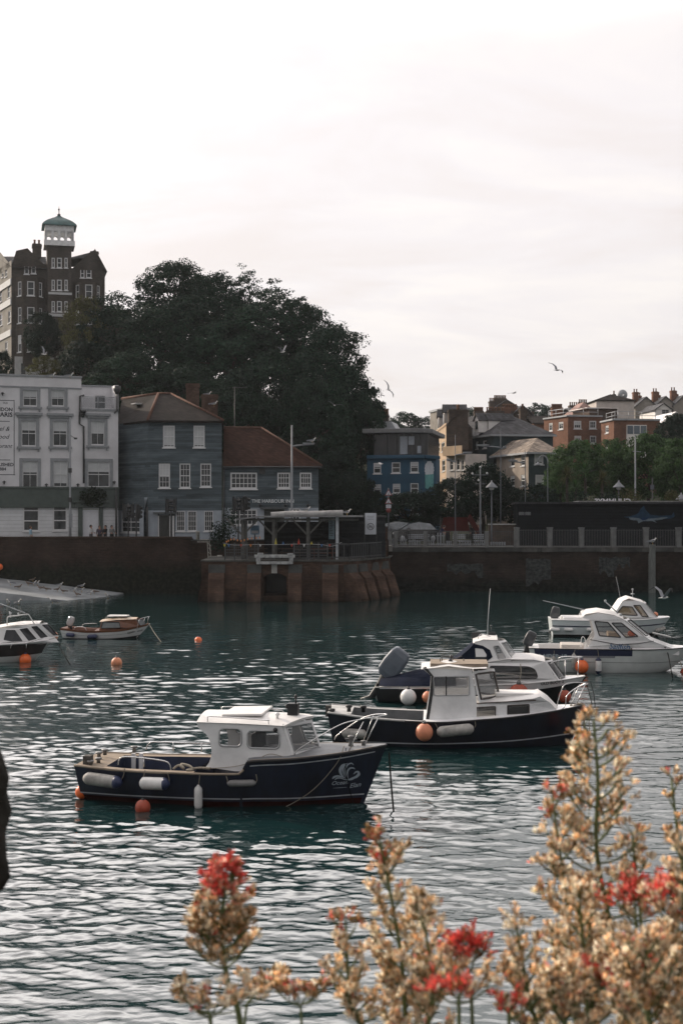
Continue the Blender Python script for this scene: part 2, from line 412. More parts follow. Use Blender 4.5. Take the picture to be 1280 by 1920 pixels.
def quaymat(name, c1, c2, weedtop, sz=1.0):
    """old brick that turns to stained weed towards the tide line"""
    m = mat(name, c1, 0.9, var=0.45, scale=0.55, kind='brick', bs=1.6*sz, bump=0.7, bdist=0.04, mortar=(0.75,0.78,0.8,1))
    t = m.node_tree; N = t.nodes; L = t.links.new; b = N['Principled BSDF']
    src = b.inputs['Base Color'].links[0].from_socket
    tc = nd(t, 'ShaderNodeTexCoord'); s = nd(t, 'ShaderNodeSeparateXYZ'); L(tc.outputs['Object'], s.inputs[0])
    nz = nd(t, 'ShaderNodeTexNoise'); nz.inputs['Scale'].default_value = 0.9; nz.inputs['Detail'].default_value = 8; L(tc.outputs['Object'], nz.inputs['Vector'])
    a = nd(t, 'ShaderNodeMath', operation='MULTIPLY_ADD'); L(nz.outputs[0], a.inputs[0]); a.inputs[1].default_value = 1.6; L(s.outputs[2], a.inputs[2])
    mr = nd(t, 'ShaderNodeMapRange'); L(a.outputs[0], mr.inputs[0]); mr.inputs[1].default_value = weedtop+0.3; mr.inputs[2].default_value = weedtop+1.5
    n3 = nd(t, 'ShaderNodeTexNoise'); n3.inputs['Scale'].default_value = 3.5; n3.inputs['Detail'].default_value = 8; L(tc.outputs['Object'], n3.inputs['Vector'])
    cr = nd(t, 'ShaderNodeValToRGB'); e = cr.color_ramp.elements
    e[0].position = 0.4; e[0].color = (c2[0]*0.6, c2[1]*0.6, c2[2]*0.6, 1); e[1].position = 0.68; e[1].color = (c2[0]*1.6, c2[1]*1.6, c2[2]*1.4, 1)
    L(n3.outputs[0], cr.inputs[0])
    mx = nd(t, 'ShaderNodeMix', data_type='RGBA'); L(mr.outputs[0], mx.inputs[0]); L(cr.outputs[0], mx.inputs[6]); L(src, mx.inputs[7])
    L(mx.outputs[2], b.inputs['Base Color'])
    return m
QL = quaymat('quay_brick_left', (0.048,0.034,0.028), (0.017,0.019,0.015), 2.2)
QR = quaymat('quay_brick_right', (0.045,0.036,0.031), (0.016,0.018,0.017), 1.0)
QB = quaymat('bastion_brick', (0.095,0.062,0.048), (0.026,0.022,0.019), 0.1)
COPE = mat('coping_stone', (0.085,0.085,0.08), 0.9, var=0.35, scale=1.3, bump=0.5)
DOLD = mat('dark_old_render', (0.06,0.062,0.06), 0.9, var=0.4, scale=1.1, bump=0.5)

# left quay wall with its parapet
zt = WZ(1006, 104)
t = thing('quay_wall', 'long dark brick quay wall with weed below the road, behind the slipway', 'wall', (0,0,0))
b = MB()
for i in range(36):
    x0 = -46+i*0.955
    b.box(x0, x0+0.955, 104, 104.9, -1.5, zt-0.16-0.004*(i % 2))
b.build('wall', QL, t)
b = MB()
x = -46
while x < -11.8:
    w = random.uniform(1.2, 1.9); x1 = min(x+w, -11.7)
    b.box(x, x1-0.012, 103.93, 104.97, zt-0.16, zt-random.uniform(0, 0.02)); x = x1
b.build('coping', mat('brick_coping', (0.05,0.037,0.03), 0.9, var=0.3, scale=2), t, bevel=0.015)

# slipway, a wedge of wet concrete running down from the left
t = MB()
A = P(-90, 1073, 103.9); Bp = P(-90, 1099, 97.0)
tip = Vector((WX(232, 103.8), 103.8, 0.10)); fr = Vector((WX(150, 96.2), 96.2, -0.12))
rows = []
for i in range(13):
    f = i/12
    a = A.lerp(tip, f); c = Bp.lerp(fr, f)
    rows.append([a.lerp(c, j/8)+Vector((0,0,random.uniform(-0.02,0.02))) for j in range(9)])
t.grid(rows)
low = [Vector((r[-1].x, r[-1].y-0.05, -1.2)) for r in rows]
t.grid([[r[-1] for r in rows], low], smooth=False)
t.grid([rows[-1], [Vector((p.x+0.05, p.y, -1.2)) for p in rows[-1]]], smooth=False)
o = t.build('slipway', mat('wet_concrete', (0.27,0.29,0.305), 0.45, var=0.35, scale=0.5, bump=0.4, bscale=4))
tag(o, 'grey concrete slipway where the gulls stand, sloping into the water', 'slipway')
SLIPA = A.copy(); SLIPN = (Bp-A).cross(tip-A).normalized()
def slip_pt(px, py):
    """point on the slipway under a photo pixel"""
    n = SLIPN; o_ = Vector((0,0,CAMZ)); d = Vector(((px-640)/FPX, 1, -(py-960)/FPX))
    k = (SLIPA-o_).dot(n)/d.dot(n); return o_+d*k

# bastion: brick platform with sloping buttresses and a culvert mouth
DECK = 2.95
t = thing('bastion', 'brick harbour bastion with sloping buttresses and a dark culvert arch under the terrace', 'bastion', (0,0,0))
bl, br_ = WX(378, 95.5), WX(652, 95.5)
b = MB()
ax0, ax1 = WX(494, 95.5), WX(537, 95.5); az0, az1 = WZ(1117, 95.5), WZ(1082, 95.5)
b.box(bl, ax0, 95.5, 106, -1.5, DECK-0.1); b.box(ax1, br_, 95.5, 106, -1.5, DECK-0.1)
b.box(ax0+0.002, ax1-0.002, 95.505, 106, -1.5, az0)
# arch top cut as a polygon
arc = [(ax0+(ax1-ax0)*i/10, az1+0.30*math.sin(math.pi*i/10)) for i in range(11)]
b.prism([(ax0+.002,95.505,DECK-0.12)]+[(x_, 95.505, z_) for x_, z_ in arc]+[(ax1-.002,95.505,DECK-0.12)], (0,10,0))
# angled flank going back to the right wall
flank = [(br_,95.5),(WX(690,98.5),98.5),(WX(728,103),103),(WX(732,107),107),(br_,107)]
b.prism([(x_,y_,-1.5) for x_, y_ in flank], (0,0,DECK-0.1+1.5))
b.build('wall', QB, t)
b = MB(); b.box(ax0-.1, ax1+.1, 99.0, 99.2, az0-.5, az1+.6); b.build('culvert_dark', BLACKP, t)  # black sheet stands in for the darkness inside the culvert
def buttress(px0, px1, d, rot=0.0, top=None, out=1.1, x=None, y=None):
    b = MB(); w = (px1-px0)/FPX*d
    if x is None: x = WX((px0+px1)/2, d); y = d
    h = top or DECK-0.35
    pr = [(0.4,-1.5),(-out-0.25,-1.5),(-out,0.2),(-out*0.72,h*0.45),(-out*0.62,h*0.62),(-0.25,h*0.80),(-0.15,h),(0.4,h)]
    b.prism([(-w/2, yy, zz) for yy, zz in pr], (w,0,0))
    o = b.build('buttress', QB, t, (x, y, 0), rot, bevel=0.06)
    c = MB(); c.prism([(-w/2-.01, yy, zz) for yy, zz in [(-0.28,h*0.79),(-0.19,h+.03),(0.3,h+.03),(0.3,h*.8)]], (w+.02,0,0))
    c.build('cap', DOLD, o)
for a0, a1 in ((392,422),(464,490),(541,566),(604,634)): buttress(a0, a1, 95.5)
c = MB(); c.prism([(bl+.3,95.6,DECK-.3),(bl+.3,95.6,-1.5),(bl-.55,95.0,-1.5),(bl-.1,95.2,1.0)], (0,3,0)); c.build('corner_pier', QB, t)
for i, (px, d) in enumerate(((656,95.9),(676,97.6),(697,99.8),(716,102))):
    buttress(0, 30, d, R(58), x=WX(px, d), y=d, out=1.25)
b = MB()
poly = [(bl-.06,95.42),(br_+.05,95.42),(WX(693,98.4),98.4),(WX(731,102.9),102.9),(WX(736,107),107),(bl-.06,107)]
b.prism([(x_,y_,DECK-.1) for x_, y_ in poly], (0,0,0.1)); b.build('deck', COPE, t)
b = MB(); k = WX(509, 95.4); b.box(k, k+.40, 95.36, 95.5, az1+.28, DECK-.12); b.build('keystone', mat('pale_stone', (0.36,0.36,0.34), .9, var=.2), t)

# right quay wall
zr = 3.55
t = thing('quay_wall', 'long weathered brick and render wall below the promenade railings on the right', 'wall', (0,0,0))
x0 = WX(724, 107); b = MB(); b.box(x0, 70, 107, 107.9, -1.5, zr-.35); b.build('wall', QR, t)
b = MB(); b.box(x0, 70, 106.9, 107.98, zr-.35, zr); b.build('coping', DOLD, t, bevel=.02)
b = MB()
for px0, px1, y0, y1 in ((985,1032,1046,1100),(1122,1150,1043,1085),(1150,1180,1043,1072),(838,905,1055,1085)):
    x_ = WX(px0, 106.97); x1 = WX(px1, 106.97)
    n = 9; pts = []
    for k in range(n): pts.append((x_+(x1-x_)*k/(n-1), 106.97, WZ(y0, 107)-random.uniform(0, .15)))
    for k in range(n): pts.append((x1-(x1-x_)*k/(n-1), 106.97, WZ(y1, 107)+random.uniform(0, .7)))
    b.prism(pts, (0, .06, 0))
b.build('render_patch', mat('pale_render_patch', (0.055,0.06,0.06), .9, var=.6, scale=4, bump=.5, kind='brick', bs=1.3), t)
b = MB()
for px0, px1 in ((790,802),(978,1006),(1015,1044),(1126,1157),(1202,1225),(1262,1280)):
    b.box(WX(px0,107), WX(px1,107), 106.86, 107.2, zr-.36, zr+.012)
b.build('pier_base', COPE, t, bevel=.015)

# timber fender pile and railings of the promenade
b = MB(); xx = WX(1222, 105.6); b.box(xx-.21, xx+.21, 105.4, 105.8, -1.5, WZ(1021, 105.6)); b.box(xx-.27, xx-.215, 105.45, 105.75, -1.5, 3.1)
tag(b.build('mooring_pile', mat('grey_timber', (0.14,0.15,0.145), .9, var=.4, scale=3, stretch=(6,6,.5), bump=.5), bevel=.02), 'square grey timber mooring pile against the right quay wall with a gull on top', 'pile')

CONC = mat('railing_post_concrete', (0.15,0.155,0.155), .85, var=.25, scale=2, bump=.3)
RAILM = mat('railing_iron', (0.05,0.053,0.056), .55, var=.3, scale=6)
t = thing('promenade_railing', 'dark iron bar railing with square concrete posts in front of the black kiosk', 'railing')
posts = [968,1030,1089,1149,1210,1271,1331]
dr = 107.35
for px in posts:
    b = MB(); x_ = WX(px, dr); b.box(x_-.19, x_+.19, dr-.19, dr+.19, zr, WZ(990, dr)-.06); b.box(x_-.23, x_+.23, dr-.23, dr+.23, WZ(990, dr)-.06, WZ(990, dr)+.05)
    b.build('post', CONC, t, bevel=.015)
for a0, a1 in zip(posts[:-1], posts[1:]):
    b = MB(); xa, xb = WX(a0, dr)+.2, WX(a1, dr)-.2
    b.box(xa, xb, dr-.025, dr+.025, zr+1.36, zr+1.40); b.box(xa, xb, dr-.025, dr+.025, zr+.10, zr+.14)
    n = 17
    for i in range(n):
        x_ = xa+(xb-xa)*(i+.5)/n; b.box(x_-.018, x_+.018, dr-.018, dr+.018, zr+.1, zr+1.45)
    b.build('bar_panel', RAILM, t)
t = thing('promenade_railing', 'low railing of spaced concrete posts and thin rails in front of the parked cars', 'railing')
posts = [730,742,797,853,912,966]
for px in posts:
    b = MB(); x_ = WX(px, dr); b.box(x_-.15, x_+.15, dr-.15, dr+.15, zr, WZ(996, dr)); b.build('post', CONC, t, bevel=.02)
for a0, a1 in zip(posts[:-1], posts[1:]):
    b = MB(); xa, xb = WX(a0, dr)+.15, WX(a1, dr)-.15
    for z_ in (.12, 1.28): b.box(xa, xb, dr-.03, dr+.03, zr+z_, zr+z_+.05)
    n = max(3, int((xb-xa)/.17))
    for i in range(n):
        x_ = xa+(xb-xa)*(i+.5)/n; b.box(x_-.015, x_+.015, dr-.015, dr+.015, zr+.15, zr+1.3)
    b.build('bar_panel', RAILM, t)

# near quay under the camera, its parapet carries the flowers
b = MB(); b.box(-30, 30, -12, 1.25, -1.5, 4.74); struct(b.build('quay', mat('near_paving', (0.2,0.19,0.18), .9, var=.3, scale=2, bump=.4)))
t = thing('parapet_wall', 'low flint and brick parapet along the near quay, below the flowers', 'wall')
b = MB(); b.box(-14, 14, 1.25, 2.35, -1.5, 5.30); b.build('wall', QL, t)
b = MB(); b.box(-14, 14, 1.45, 2.20, 5.29, 5.36); b.build('soil', mat('soil', (0.06,0.045,0.03), 1, var=.4, scale=12, bump=.8), t)
# rough stone pier at the left edge of the view, its cap juts out
b = MB(); rows = []
random.seed(3)
nseg = 28
for i in range(15):
    f = i/14; z_ = 5.815+0.262*f; row = []
    rr = 0.105*(1-0.35*max(0, (f-.72)/.28)**2 - 0.30*max(0, (.12-f)/.12)**2)
    for j in range(nseg):
        a = 6.283*j/nseg
        k = rr*(1+0.03*math.sin(5*a+i*.9)+0.025*math.sin(3*a-i*1.7)+random.uniform(-.02,.02))
        row.append((math.cos(a)*k*1.15, math.sin(a)*k, z_))
    rows.append(row)
b.grid(rows, close_u=True); b.add(rows[0], [tuple(range(nseg-1,-1,-1))]); b.add(rows[-1], [tuple(range(nseg))])
t = thing('stone_pier', 'rough dark stone pier head cut off by the left edge of the photo', 'pier', (-0.6225, 2.0, 0))
b.build('cap', mat('rough_dark_stone', (0.035,0.034,0.03), .95, var=.4, scale=12, bump=.8, bscale=40), t)
b = MB(); b.lathe([(0.075,5.3),(0.07,5.5),(0.07,5.83)], 14); b.build('shaft', mat('rough_dark_stone'), t)
random.seed(11)
# ------------------------------------------------------------------ buildings
class Face:
    """a facade between two corners: local u along it, z up; uz() finds a photo point on it"""
    def __init__(s, px0, d0, px1, d1, zb):
        s.p0 = Vector((WX(px0,d0), d0)); s.p1 = Vector((WX(px1,d1), d1)); s.zb = zb
        s.W = (s.p1-s.p0).length; s.a = math.atan2(s.p1.y-s.p0.y, s.p1.x-s.p0.x)
        s.o = Vector((s.p0.x, s.p0.y, zb))
    def uz(s, px, py, v=0.0):
        dx = (px-640)/FPX; c, sn = math.cos(s.a), math.sin(s.a)
        ox, oy = s.o.x-v*sn, s.o.y+v*c
        u = (dx*oy-ox)/(c-dx*sn); Y = oy+u*sn
        return u, WZ(py, Y)-s.zb
    def rect(s, x0, x1, y0, y1):
        u0, za = s.uz(x0, y1); u1, _ = s.uz(x1, y1); _, zb = s.uz((x0+x1)/2, y0); return (u0, u1, za, zb)
def xf(o, a):
    c, sn = math.cos(a), math.sin(a)
    return lambda u, v, z: (o[0]+u*c-v*sn, o[1]+u*sn+v*c, o[2]+z)
def wall_face(b, o, a, W, H, holes=(), depth=0.12, gable=None, z0=0.0):
    """wall with real openings; gable = [(u,z)...] extra outline above H"""
    T = xf(o, a)
    us = sorted({0, W, *[h[0] for h in holes], *[h[1] for h in holes]}); zs = sorted({z0, H, *[h[2] for h in holes], *[h[3] for h in holes]})
    for i in range(len(us)-1):
        for j in range(len(zs)-1):
            cu, cz = (us[i]+us[i+1])/2, (zs[j]+zs[j+1])/2
            if any(h[0] < cu < h[1] and h[2] < cz < h[3] for h in holes): continue
            b.quad(T(us[i],0,zs[j]), T(us[i+1],0,zs[j]), T(us[i+1],0,zs[j+1]), T(us[i],0,zs[j+1]))
    for u0, u1, za, zb in [h[:4] for h in holes]:
        b.quad(T(u0,0,za),T(u1,0,za),T(u1,depth,za),T(u0,depth,za)); b.quad(T(u0,0,zb),T(u1,0,zb),T(u1,depth,zb),T(u0,depth,zb))
        b.quad(T(u0,0,za),T(u0,0,zb),T(u0,depth,zb),T(u0,depth,za)); b.quad(T(u1,0,za),T(u1,0,zb),T(u1,depth,zb),T(u1,depth,za))
    if gable: b.quad(*[T(u,0,z) for u, z in [(0,H)]+[(W,H)]+list(reversed(gable))])
def win(par, o, a, h, cols=2, rows=2, blind=0.0, sill=True, depth=0.09, fm=None, fw=0.06, bw=0.028, name='window', meet=True, out=0.0, pane=None):
    """window in opening h=(u0,u1,z0,z1): frame with bars > pane, sill, blind"""
    u0, u1, z0, z1 = h[:4]; w, H = u1-u0, z1-z0; fm = fm or FRAME
    b = MB(); y0, y1 = depth-0.05, depth+0.02
    b.box(0, fw, y0, y1, 0, H); b.box(w-fw, w, y0, y1, 0, H); b.box(fw, w-fw, y0, y1, 0, fw*1.2); b.box(fw, w-fw, y0, y1, H-fw, H)
    if meet: b.box(fw, w-fw, y0-.01, y1, H/2-.03, H/2+.03)
    for i in range(1, cols): x = fw+(w-2*fw)*i/cols; b.box(x-bw/2, x+bw/2, y0+.012, y1, fw*1.2, H-fw)
    for j in range(1, rows):
        if meet and rows % 2 == 0 and j == rows//2: continue
        z = H*j/rows; b.box(fw, w-fw, y0+.014, y1, z-bw/2, z+bw/2)
    T = xf(o, a)
    f = b.build(name, fm, par, T(u0,0,z0), a)
    g = MB(); g.box(fw*.5, w-fw*.5, depth+.004, depth+.012, fw*.5, H-fw*.5); g.build('pane', pane or PANE, f)
    if blind:
        g = MB(); g.box(fw, w-fw, depth-.012, depth+.002, H*(1-blind), H-fw*.9); g.build('blind', BLIND, f)
    if sill:
        g = MB(); g.box(-.08, w+.08, -.09, depth, -.09, 0.0); g.build('sill', fm, f)
    return f
def roof_solid(b, polys): 
    for p in polys: b.add(p, [tuple(range(len(p)))])
def hip_roof(b, W, D, H, h, ov=0.3, inset=None, x0=0, y0=0):
    xa, xb, ya, yb = x0-ov, x0+W+ov, y0-ov, y0+D+ov; th = .14
    if (xb-xa) >= (yb-ya):
        k = inset if inset is not None else (yb-ya)/2; r1, r2 = (xa+k, (ya+yb)/2, H+h), (xb-k, (ya+yb)/2, H+h)
        up = [[(xa,ya,H+th),(xb,ya,H+th),r2,r1],[(xb,ya,H+th),(xb,yb,H+th),r2],[(xb,yb,H+th),(xa,yb,H+th),r1,r2],[(xa,yb,H+th),(xa,ya,H+th),r1]]
    else:
        k = inset if inset is not None else (xb-xa)/2; r1, r2 = ((xa+xb)/2, ya+k, H+h), ((xa+xb)/2, yb-k, H+h)
        up = [[(xa,ya,H+th),(xb,ya,H+th),r1],[(xb,ya,H+th),(xb,yb,H+th),r2,r1],[(xb,yb,H+th),(xa,yb,H+th),r2],[(xa,yb,H+th),(xa,ya,H+th),r1,r2]]
    roof_solid(b, up); b.box(xa, xb, ya, yb, H, H+th)
def gable_roof(b, W, D, H, h, ov=0.25, along='x', x0=0, y0=0, th=.16):
    if along == 'x':
        p = [(y0-ov, H-ov*h/(D/2)), (y0+D/2, H+h), (y0+D+ov, H-ov*h/(D/2)), (y0+D+ov, H-ov*h/(D/2)+th), (y0+D/2, H+h+th), (y0-ov, H-ov*h/(D/2)+th)]
        b.prism([(x0-ov, y, z) for y, z in p], (W+2*ov,0,0))
    else:
        p = [(x0-ov, H-ov*h/(W/2)), (x0+W/2, H+h), (x0+W+ov, H-ov*h/(W/2)), (x0+W+ov, H-ov*h/(W/2)+th), (x0+W/2, H+h+th), (x0-ov, H-ov*h/(W/2)+th)]
        b.prism([(x, y0-ov, z) for x, z in p], (0,D+2*ov,0))
POT = mat('chimney_pot_clay', (0.22,0.13,0.09), .85, var=.25)
def chimney(par, x, y, z0, z1, w, d, n, m, pots=True, mname='chimney'):
    b = MB(); b.box(x, x+w, y, y+d, z0, z1-.3); b.box(x-.07, x+w+.07, y-.07, y+d+.07, z1-.3, z1-.12); b.box(x-.02, x+w+.02, y-.02, y+d+.02, z1-.12, z1)
    c = b.build(mname, m, par)
    for i in range(n):
        q = MB(); cx = x+w*(i+.5)/n; q.lathe([(.13,z1-.02),(.105,z1+.45),(.14,z1+.47),(.13,z1+.58)], 8, (cx, y+d/2, 0)); q.build('chimney_pot', POT, c)
    return c
SLATE = mat('roof_slate', (0.075,0.075,0.08), .7, var=.3, scale=1.2, kind='tile', pitch=.22, blen=.3, lo=.7, hi=1.25)
SLATE2 = mat('roof_weathered_slate', (0.16,0.135,0.12), .75, var=.4, scale=.8, kind='tile', pitch=.2, blen=.3, lo=.65, hi=1.35)
REDTILE = mat('roof_red_tile', (0.034,0.016,0.011), .8, var=.4, scale=.7, kind='tile', pitch=.16, blen=.22, lo=.7, hi=1.3)
BRTILE = mat('roof_brown_tile', (0.017,0.0135,0.012), .8, var=.4, scale=.9, kind='tile', pitch=.16, blen=.22, lo=.65, hi=1.3)

# ---- the white hotel on the left
STUCCO = mat('white_stucco', (0.63,0.63,0.65), .75, var=.12, scale=.6, bump=.12, bscale=25)
TRIMG = mat('grey_stone_trim', (0.27,0.285,0.30), .8, var=.12, scale=3)
GREENP = mat('dark_green_paint', (0.055,0.075,0.068), .5, var=.2, scale=2)
SHIPL = mat('white_boarding', (0.58,0.60,0.62), .7, var=.1, scale=1, kind='board', pitch=.30, blen=20, lo=.93, hi=1.05)
F = Face(-75, 106.8, 222, 111.0, GZ)
root = thing('hotel', 'white stucco four storey hotel with dark green shopfront band and painted wall sign', 'hotel', F.o, F.a)
ub, zband0 = F.uz(153, 952); _, zband1 = F.uz(153, 914)
u153, z153 = F.uz(153, 712); _, ztop = F.uz(60, 706)
_, zbal = F.uz(185, 767)
ups = [F.rect(44,70,732,761), F.rect(97,121,732,761)]
mids = [F.rect(41,68,789,836), F.rect(100,126,790,836)]
mr = F.rect(171,196,790,834)
lows = [F.rect(43,71,865,914), F.rect(101,127,865,913)]
lr = F.rect(165,206,866,913)
gr = [F.rect(44,74,938,996), F.rect(100,126,938,995)]
dr_ = F.rect(155,186,955,1035)
O = (0,0,0)
b = MB()
wall_face(b, O, 0, u153, ztop, ups+mids+lows, z0=zband1)
wall_face(b, (u153,0,0), 0, F.W-u153, zbal, [(r[0]-u153, r[1]-u153, r[2], r[3]) for r in (mr, lr)], z0=zband1)
# set-back top storey behind the balcony
ub2, zt2 = F.uz(190, 722)
wb = F.rect(184,205,738,764)
b.box(0, F.W, .2, 9, zband0, zband1); b.quad((0,0,0),(0,9,0),(0,9,ztop),(0,0,ztop))
wall_face(b, (u153,1.7,0), 0, F.W-u153, zt2, [(wb[0]-u153, wb[1]-u153, wb[2], wb[3])], z0=zbal)
b.quad((u153,0,zbal),(F.W,0,zbal),(F.W,1.7,zbal),(u153,1.7,zbal)); b.quad((u153,0,zbal),(u153,1.7,zbal),(u153,1.7,ztop),(u153,0,ztop))
b.quad((F.W,0,0),(F.W,9,0),(F.W,9,zt2),(F.W,0,zt2)); b.quad((0,0,ztop),(u153,0,ztop),(u153,9,ztop),(0,9,ztop)); b.quad((u153,1.7,zt2),(F.W,1.7,zt2),(F.W,9,zt2),(u153,9,zt2))
b.box(F.W-.30, F.W+.02, -.02, 1.8, zbal+.001, zt2+.03)
b.build('wall', STUCCO, root)
b = MB(); wall_face(b, (0,-.02,0), 0, F.W, zband0, gr+[dr_], z0=0); b.build('ground_floor_boarding', SHIPL, root)
b = MB(); b.box(0, F.W+.03, -.22, .1, zband0, zband1); b.box(0, F.W+.06, -.30, .1, zband1-.12, zband1+.05); b.build('fascia_band', GREENP, root, bevel=.02)
b = MB(); b.box(0, u153+.06, -.10, .12, ztop-.02, ztop+.14); b.box(0, u153+.03, -.07, .1, ztop-.92, ztop-.80); b.box(u153+.07, F.W+.06, 1.6, 1.8, zt2, zt2+.12)
b.build('cornice', TRIMG, root, bevel=.02)
b = MB(); b.box(0, dr_[0]-.5, -.08, 0, 0, .75); b.build('plinth', GREENP, root)
def hsurround(r, head):
    b = MB(); g = .26
    b.box(r[0]-g, r[0], -.06, .02, r[2]-.05, r[3]+g); b.box(r[1], r[1]+g, -.06, .02, r[2]-.05, r[3]+g); b.box(r[0], r[1], -.06, .02, r[3], r[3]+g)
    b.box(r[0]-g-.12, r[1]+g+.12, -.16, .02, r[2]-.24, r[2]-.05)
    for x in (r[0]-g, r[1]+g-.12): b.box(x, x+.12, -.12, .02, r[2]-.45, r[2]-.24)
    if head: b.box(r[0]-g-.25, r[1]+g+.25, -.24, .02, r[3]+g+.18, r[3]+g+.40); b.box(r[0]-g-.1, r[1]+g+.1, -.14, .02, r[3]+g, r[3]+g+.18)
    return b
for i, r in enumerate(ups+mids+lows+[mr, lr]):
    bl_ = [.42,.45,.38,.4,.42,.85,.5,.4][i % 8]
    f = win(root, O, 0, r, cols=2, rows=2, blind=bl_, sill=False)
    hsurround(r, r in mids or r is mr).build('surround', TRIMG, root, bevel=.015)
wd = win(root, (0,1.7,0), 0, wb, cols=1, rows=2, sill=False)
for r in gr: win(root, (0,-.02,0), 0, r, cols=1, rows=3, meet=False, sill=True, fw=.09, bw=.09)
for r in gr:
    b = MB(); b.box(r[0]+.05, r[1]-.05, -.04, .05, r[3]-.62, r[3]-.02); sg = b.build('window_sign', mat('brown_sign', (0.05,0.035,0.022), .6), root)
    vs, fs = fit_text('BAR', (r[1]-r[0])*.38, bold=.01); q = MB(); q.add([(r[0]+(r[1]-r[0])*.31+v[0], -.05, r[3]-.47+v[1]) for v in vs], fs); q.build('lettering', mat('gold_letter', (0.45,0.22,0.09), .5), sg)
b = MB(); b.box(dr_[0]+.03, dr_[1]-.03, .03, .07, .02, dr_[3]-.03); dd = b.build('door', mat('pale_door', (0.66,0.68,0.72), .6, var=.06), root)
b = MB(); b.box(dr_[0]-.36, dr_[0], -.2, .02, 0, dr_[3]+.15); b.box(dr_[1], dr_[1]+.30, -.2, .02, 0, dr_[3]+.15)
b.box(dr_[0]-.85, dr_[1]+.8, -.45, .02, dr_[3]+.55, dr_[3]+.72); b.box(dr_[0]-.6, dr_[1]+.55, -.3, .02, dr_[3]+.15, dr_[3]+.55); b.build('door_surround', GREENP, root, bevel=.03)
# climbing plant over the doorway
def clump(b, c, r, n, s, flat=1.0):
    for _ in range(n):
        d = Vector((random.gauss(0,1), random.gauss(0,1), random.gauss(0,1))).normalized()
        k = random.random()**.4
        p = Vector(c)+Vector((d.x*r[0], d.y*r[1], d.z*r[2]))*k
        nrm = (d+Vector((random.gauss(0,.6), random.gauss(0,.6), random.gauss(0,.6)))).normalized()
        u = nrm.orthogonal().normalized(); u = (Matrix.Rotation(random.uniform(0,6.28), 3, nrm)@u); w = nrm.cross(u); q = s*random.uniform(.6,1.3)
        b.add([p-u*q*.5, p+w*q*.3, p+u*q*.5, p-w*q*.3], [(0,1,2,3)])
LEAFD = mat('dark_leaf', (0.022,0.034,0.020), .55, var=.4, scale=.25, kind='leaf', trans=.22)
b = MB(); clump(b, ((dr_[0]+dr_[1])/2+.15, -.4, dr_[3]+1.0), (1.25,.45,.85), 900, .2)
tag(b.build('climbing_plant', LEAFD, None, F.o, F.a), 'dark rounded climber bush growing over the hotel doorway', 'plant')
# rainwater pipes
b = MB(); up, zp0 = F.uz(157, 906); u1, zz1 = F.uz(150, 743); u2, zz2 = F.uz(149, 795); u3, zz3 = F.uz(157, 800); uh, zh = F.uz(155, 775)
b.tube([(u1+.35,-.12,zz1+.1),(u1,-.14,zz1),(u2,-.14,zz2),(u3,-.14,zz3),(up,-.14,zp0)], .075, 8)
b.lathe([(.10,zh-.35),(.24,zh-.05),(.26,zh+.12),(.3,zh+.14),(.3,zh+.22)], 8, (uh,-.2,0))
b.build('drainpipe', DARKMETAL, root)
b = MB(); uq, zq = F.uz(219, 730); uq2, zq2 = F.uz(216, 775)
b.lathe([(.12,zq-.4),(.3,zq-.1),(.3,zq+.25)], 8, (uq,-.2,0)); b.tube([(uq,-.2,zq-.3),(uq,-.18,zq2+.2),(uq2-.1,-.18,zq2)], .08, 8)
ua, za = F.uz(217, 915); b.tube([(ua,-.38,za),(ua,-.38,0)], .09, 8); b.build('drainpipe', DARKMETAL, root)
# balcony balustrade
b = MB(); ux0, zx0 = F.uz(154, 766); ux1, _ = F.uz(214, 766); hb = 1.0
for u in (ux0, (ux0+ux1)/2, ux1): b.tube([(u,-.02,zbal),(u,-.02,zbal+hb)], .025, 6)
b.tube([(ux0,-.02,zbal+hb),(ux1,-.02,zbal+hb)], .03, 6); bo = b.build('balcony_rail', GREYMETAL, root)
b = MB(); b.box(ux0+.05, ux1-.05, -.025, -.015, zbal+.08, zbal+hb-.06); b.build('glass_screen', glassmat('clear_glass', (.2,.22,.24), .25), bo)
b = MB(); b.box(u153, F.W+.02, -.12, .02, zbal-.14, zbal+.02); b.build('balcony_edge', TRIMG, root)
# wall lamps along the band
b0 = MB(); b0.lathe([(.02,.30),(.16,.18),(.17,.16),(.05,.14),(.05,0)], 8); b0.box(-.03,.03,-.02,.2,.08,.14); lm = b0.mesh('wall_lamp', DARKMETAL)
for px, py in ((5,742),(8,908),(87,913),(146,913),(214,908)):
    u, z = F.uz(px, py); o = bpy.data.objects.new('wall_lamp', lm); COL.objects.link(o); o.parent = root; o.location = (u,-.2,z)
# painted wall sign
SIGNK = mat('sign_black_paint', (0.045,0.05,0.06), .7, var=.1)
def wtext(par, Fc, s, px0, px1, py, m, yoff=-.012, v=0, name='lettering', **kw):
    u0, z = Fc.uz(px0, py); u1, _ = Fc.uz(px1, py)
    vs, fs = fit_text(s, u1-u0, **kw); b = MB(); b.add([(u0+x, yoff+v, z+y) for x, y, _ in vs], fs); return b.build(name, m, par)
for s, a0, a1, py, kw in (('OLD',6,15,757,dict(bold=.01)),('LONDON',-18,24,770,dict(bold=.025)),('& PARIS',-16,24,780.5,dict(bold=.025)),
        ('Hotel &',-20,19,807,dict(shear=.35)),('Seafood',-22,19,822,dict(shear=.35)),('Restaurant',-26,24,839,dict(shear=.35)),
        ('ESTABLISHED',-26,26,873.5,dict(bold=.02)),('1884',-3,12,882,dict(bold=.02))):
    wtext(root, F, s, a0, a1, py, SIGNK, **kw)
b = MB()
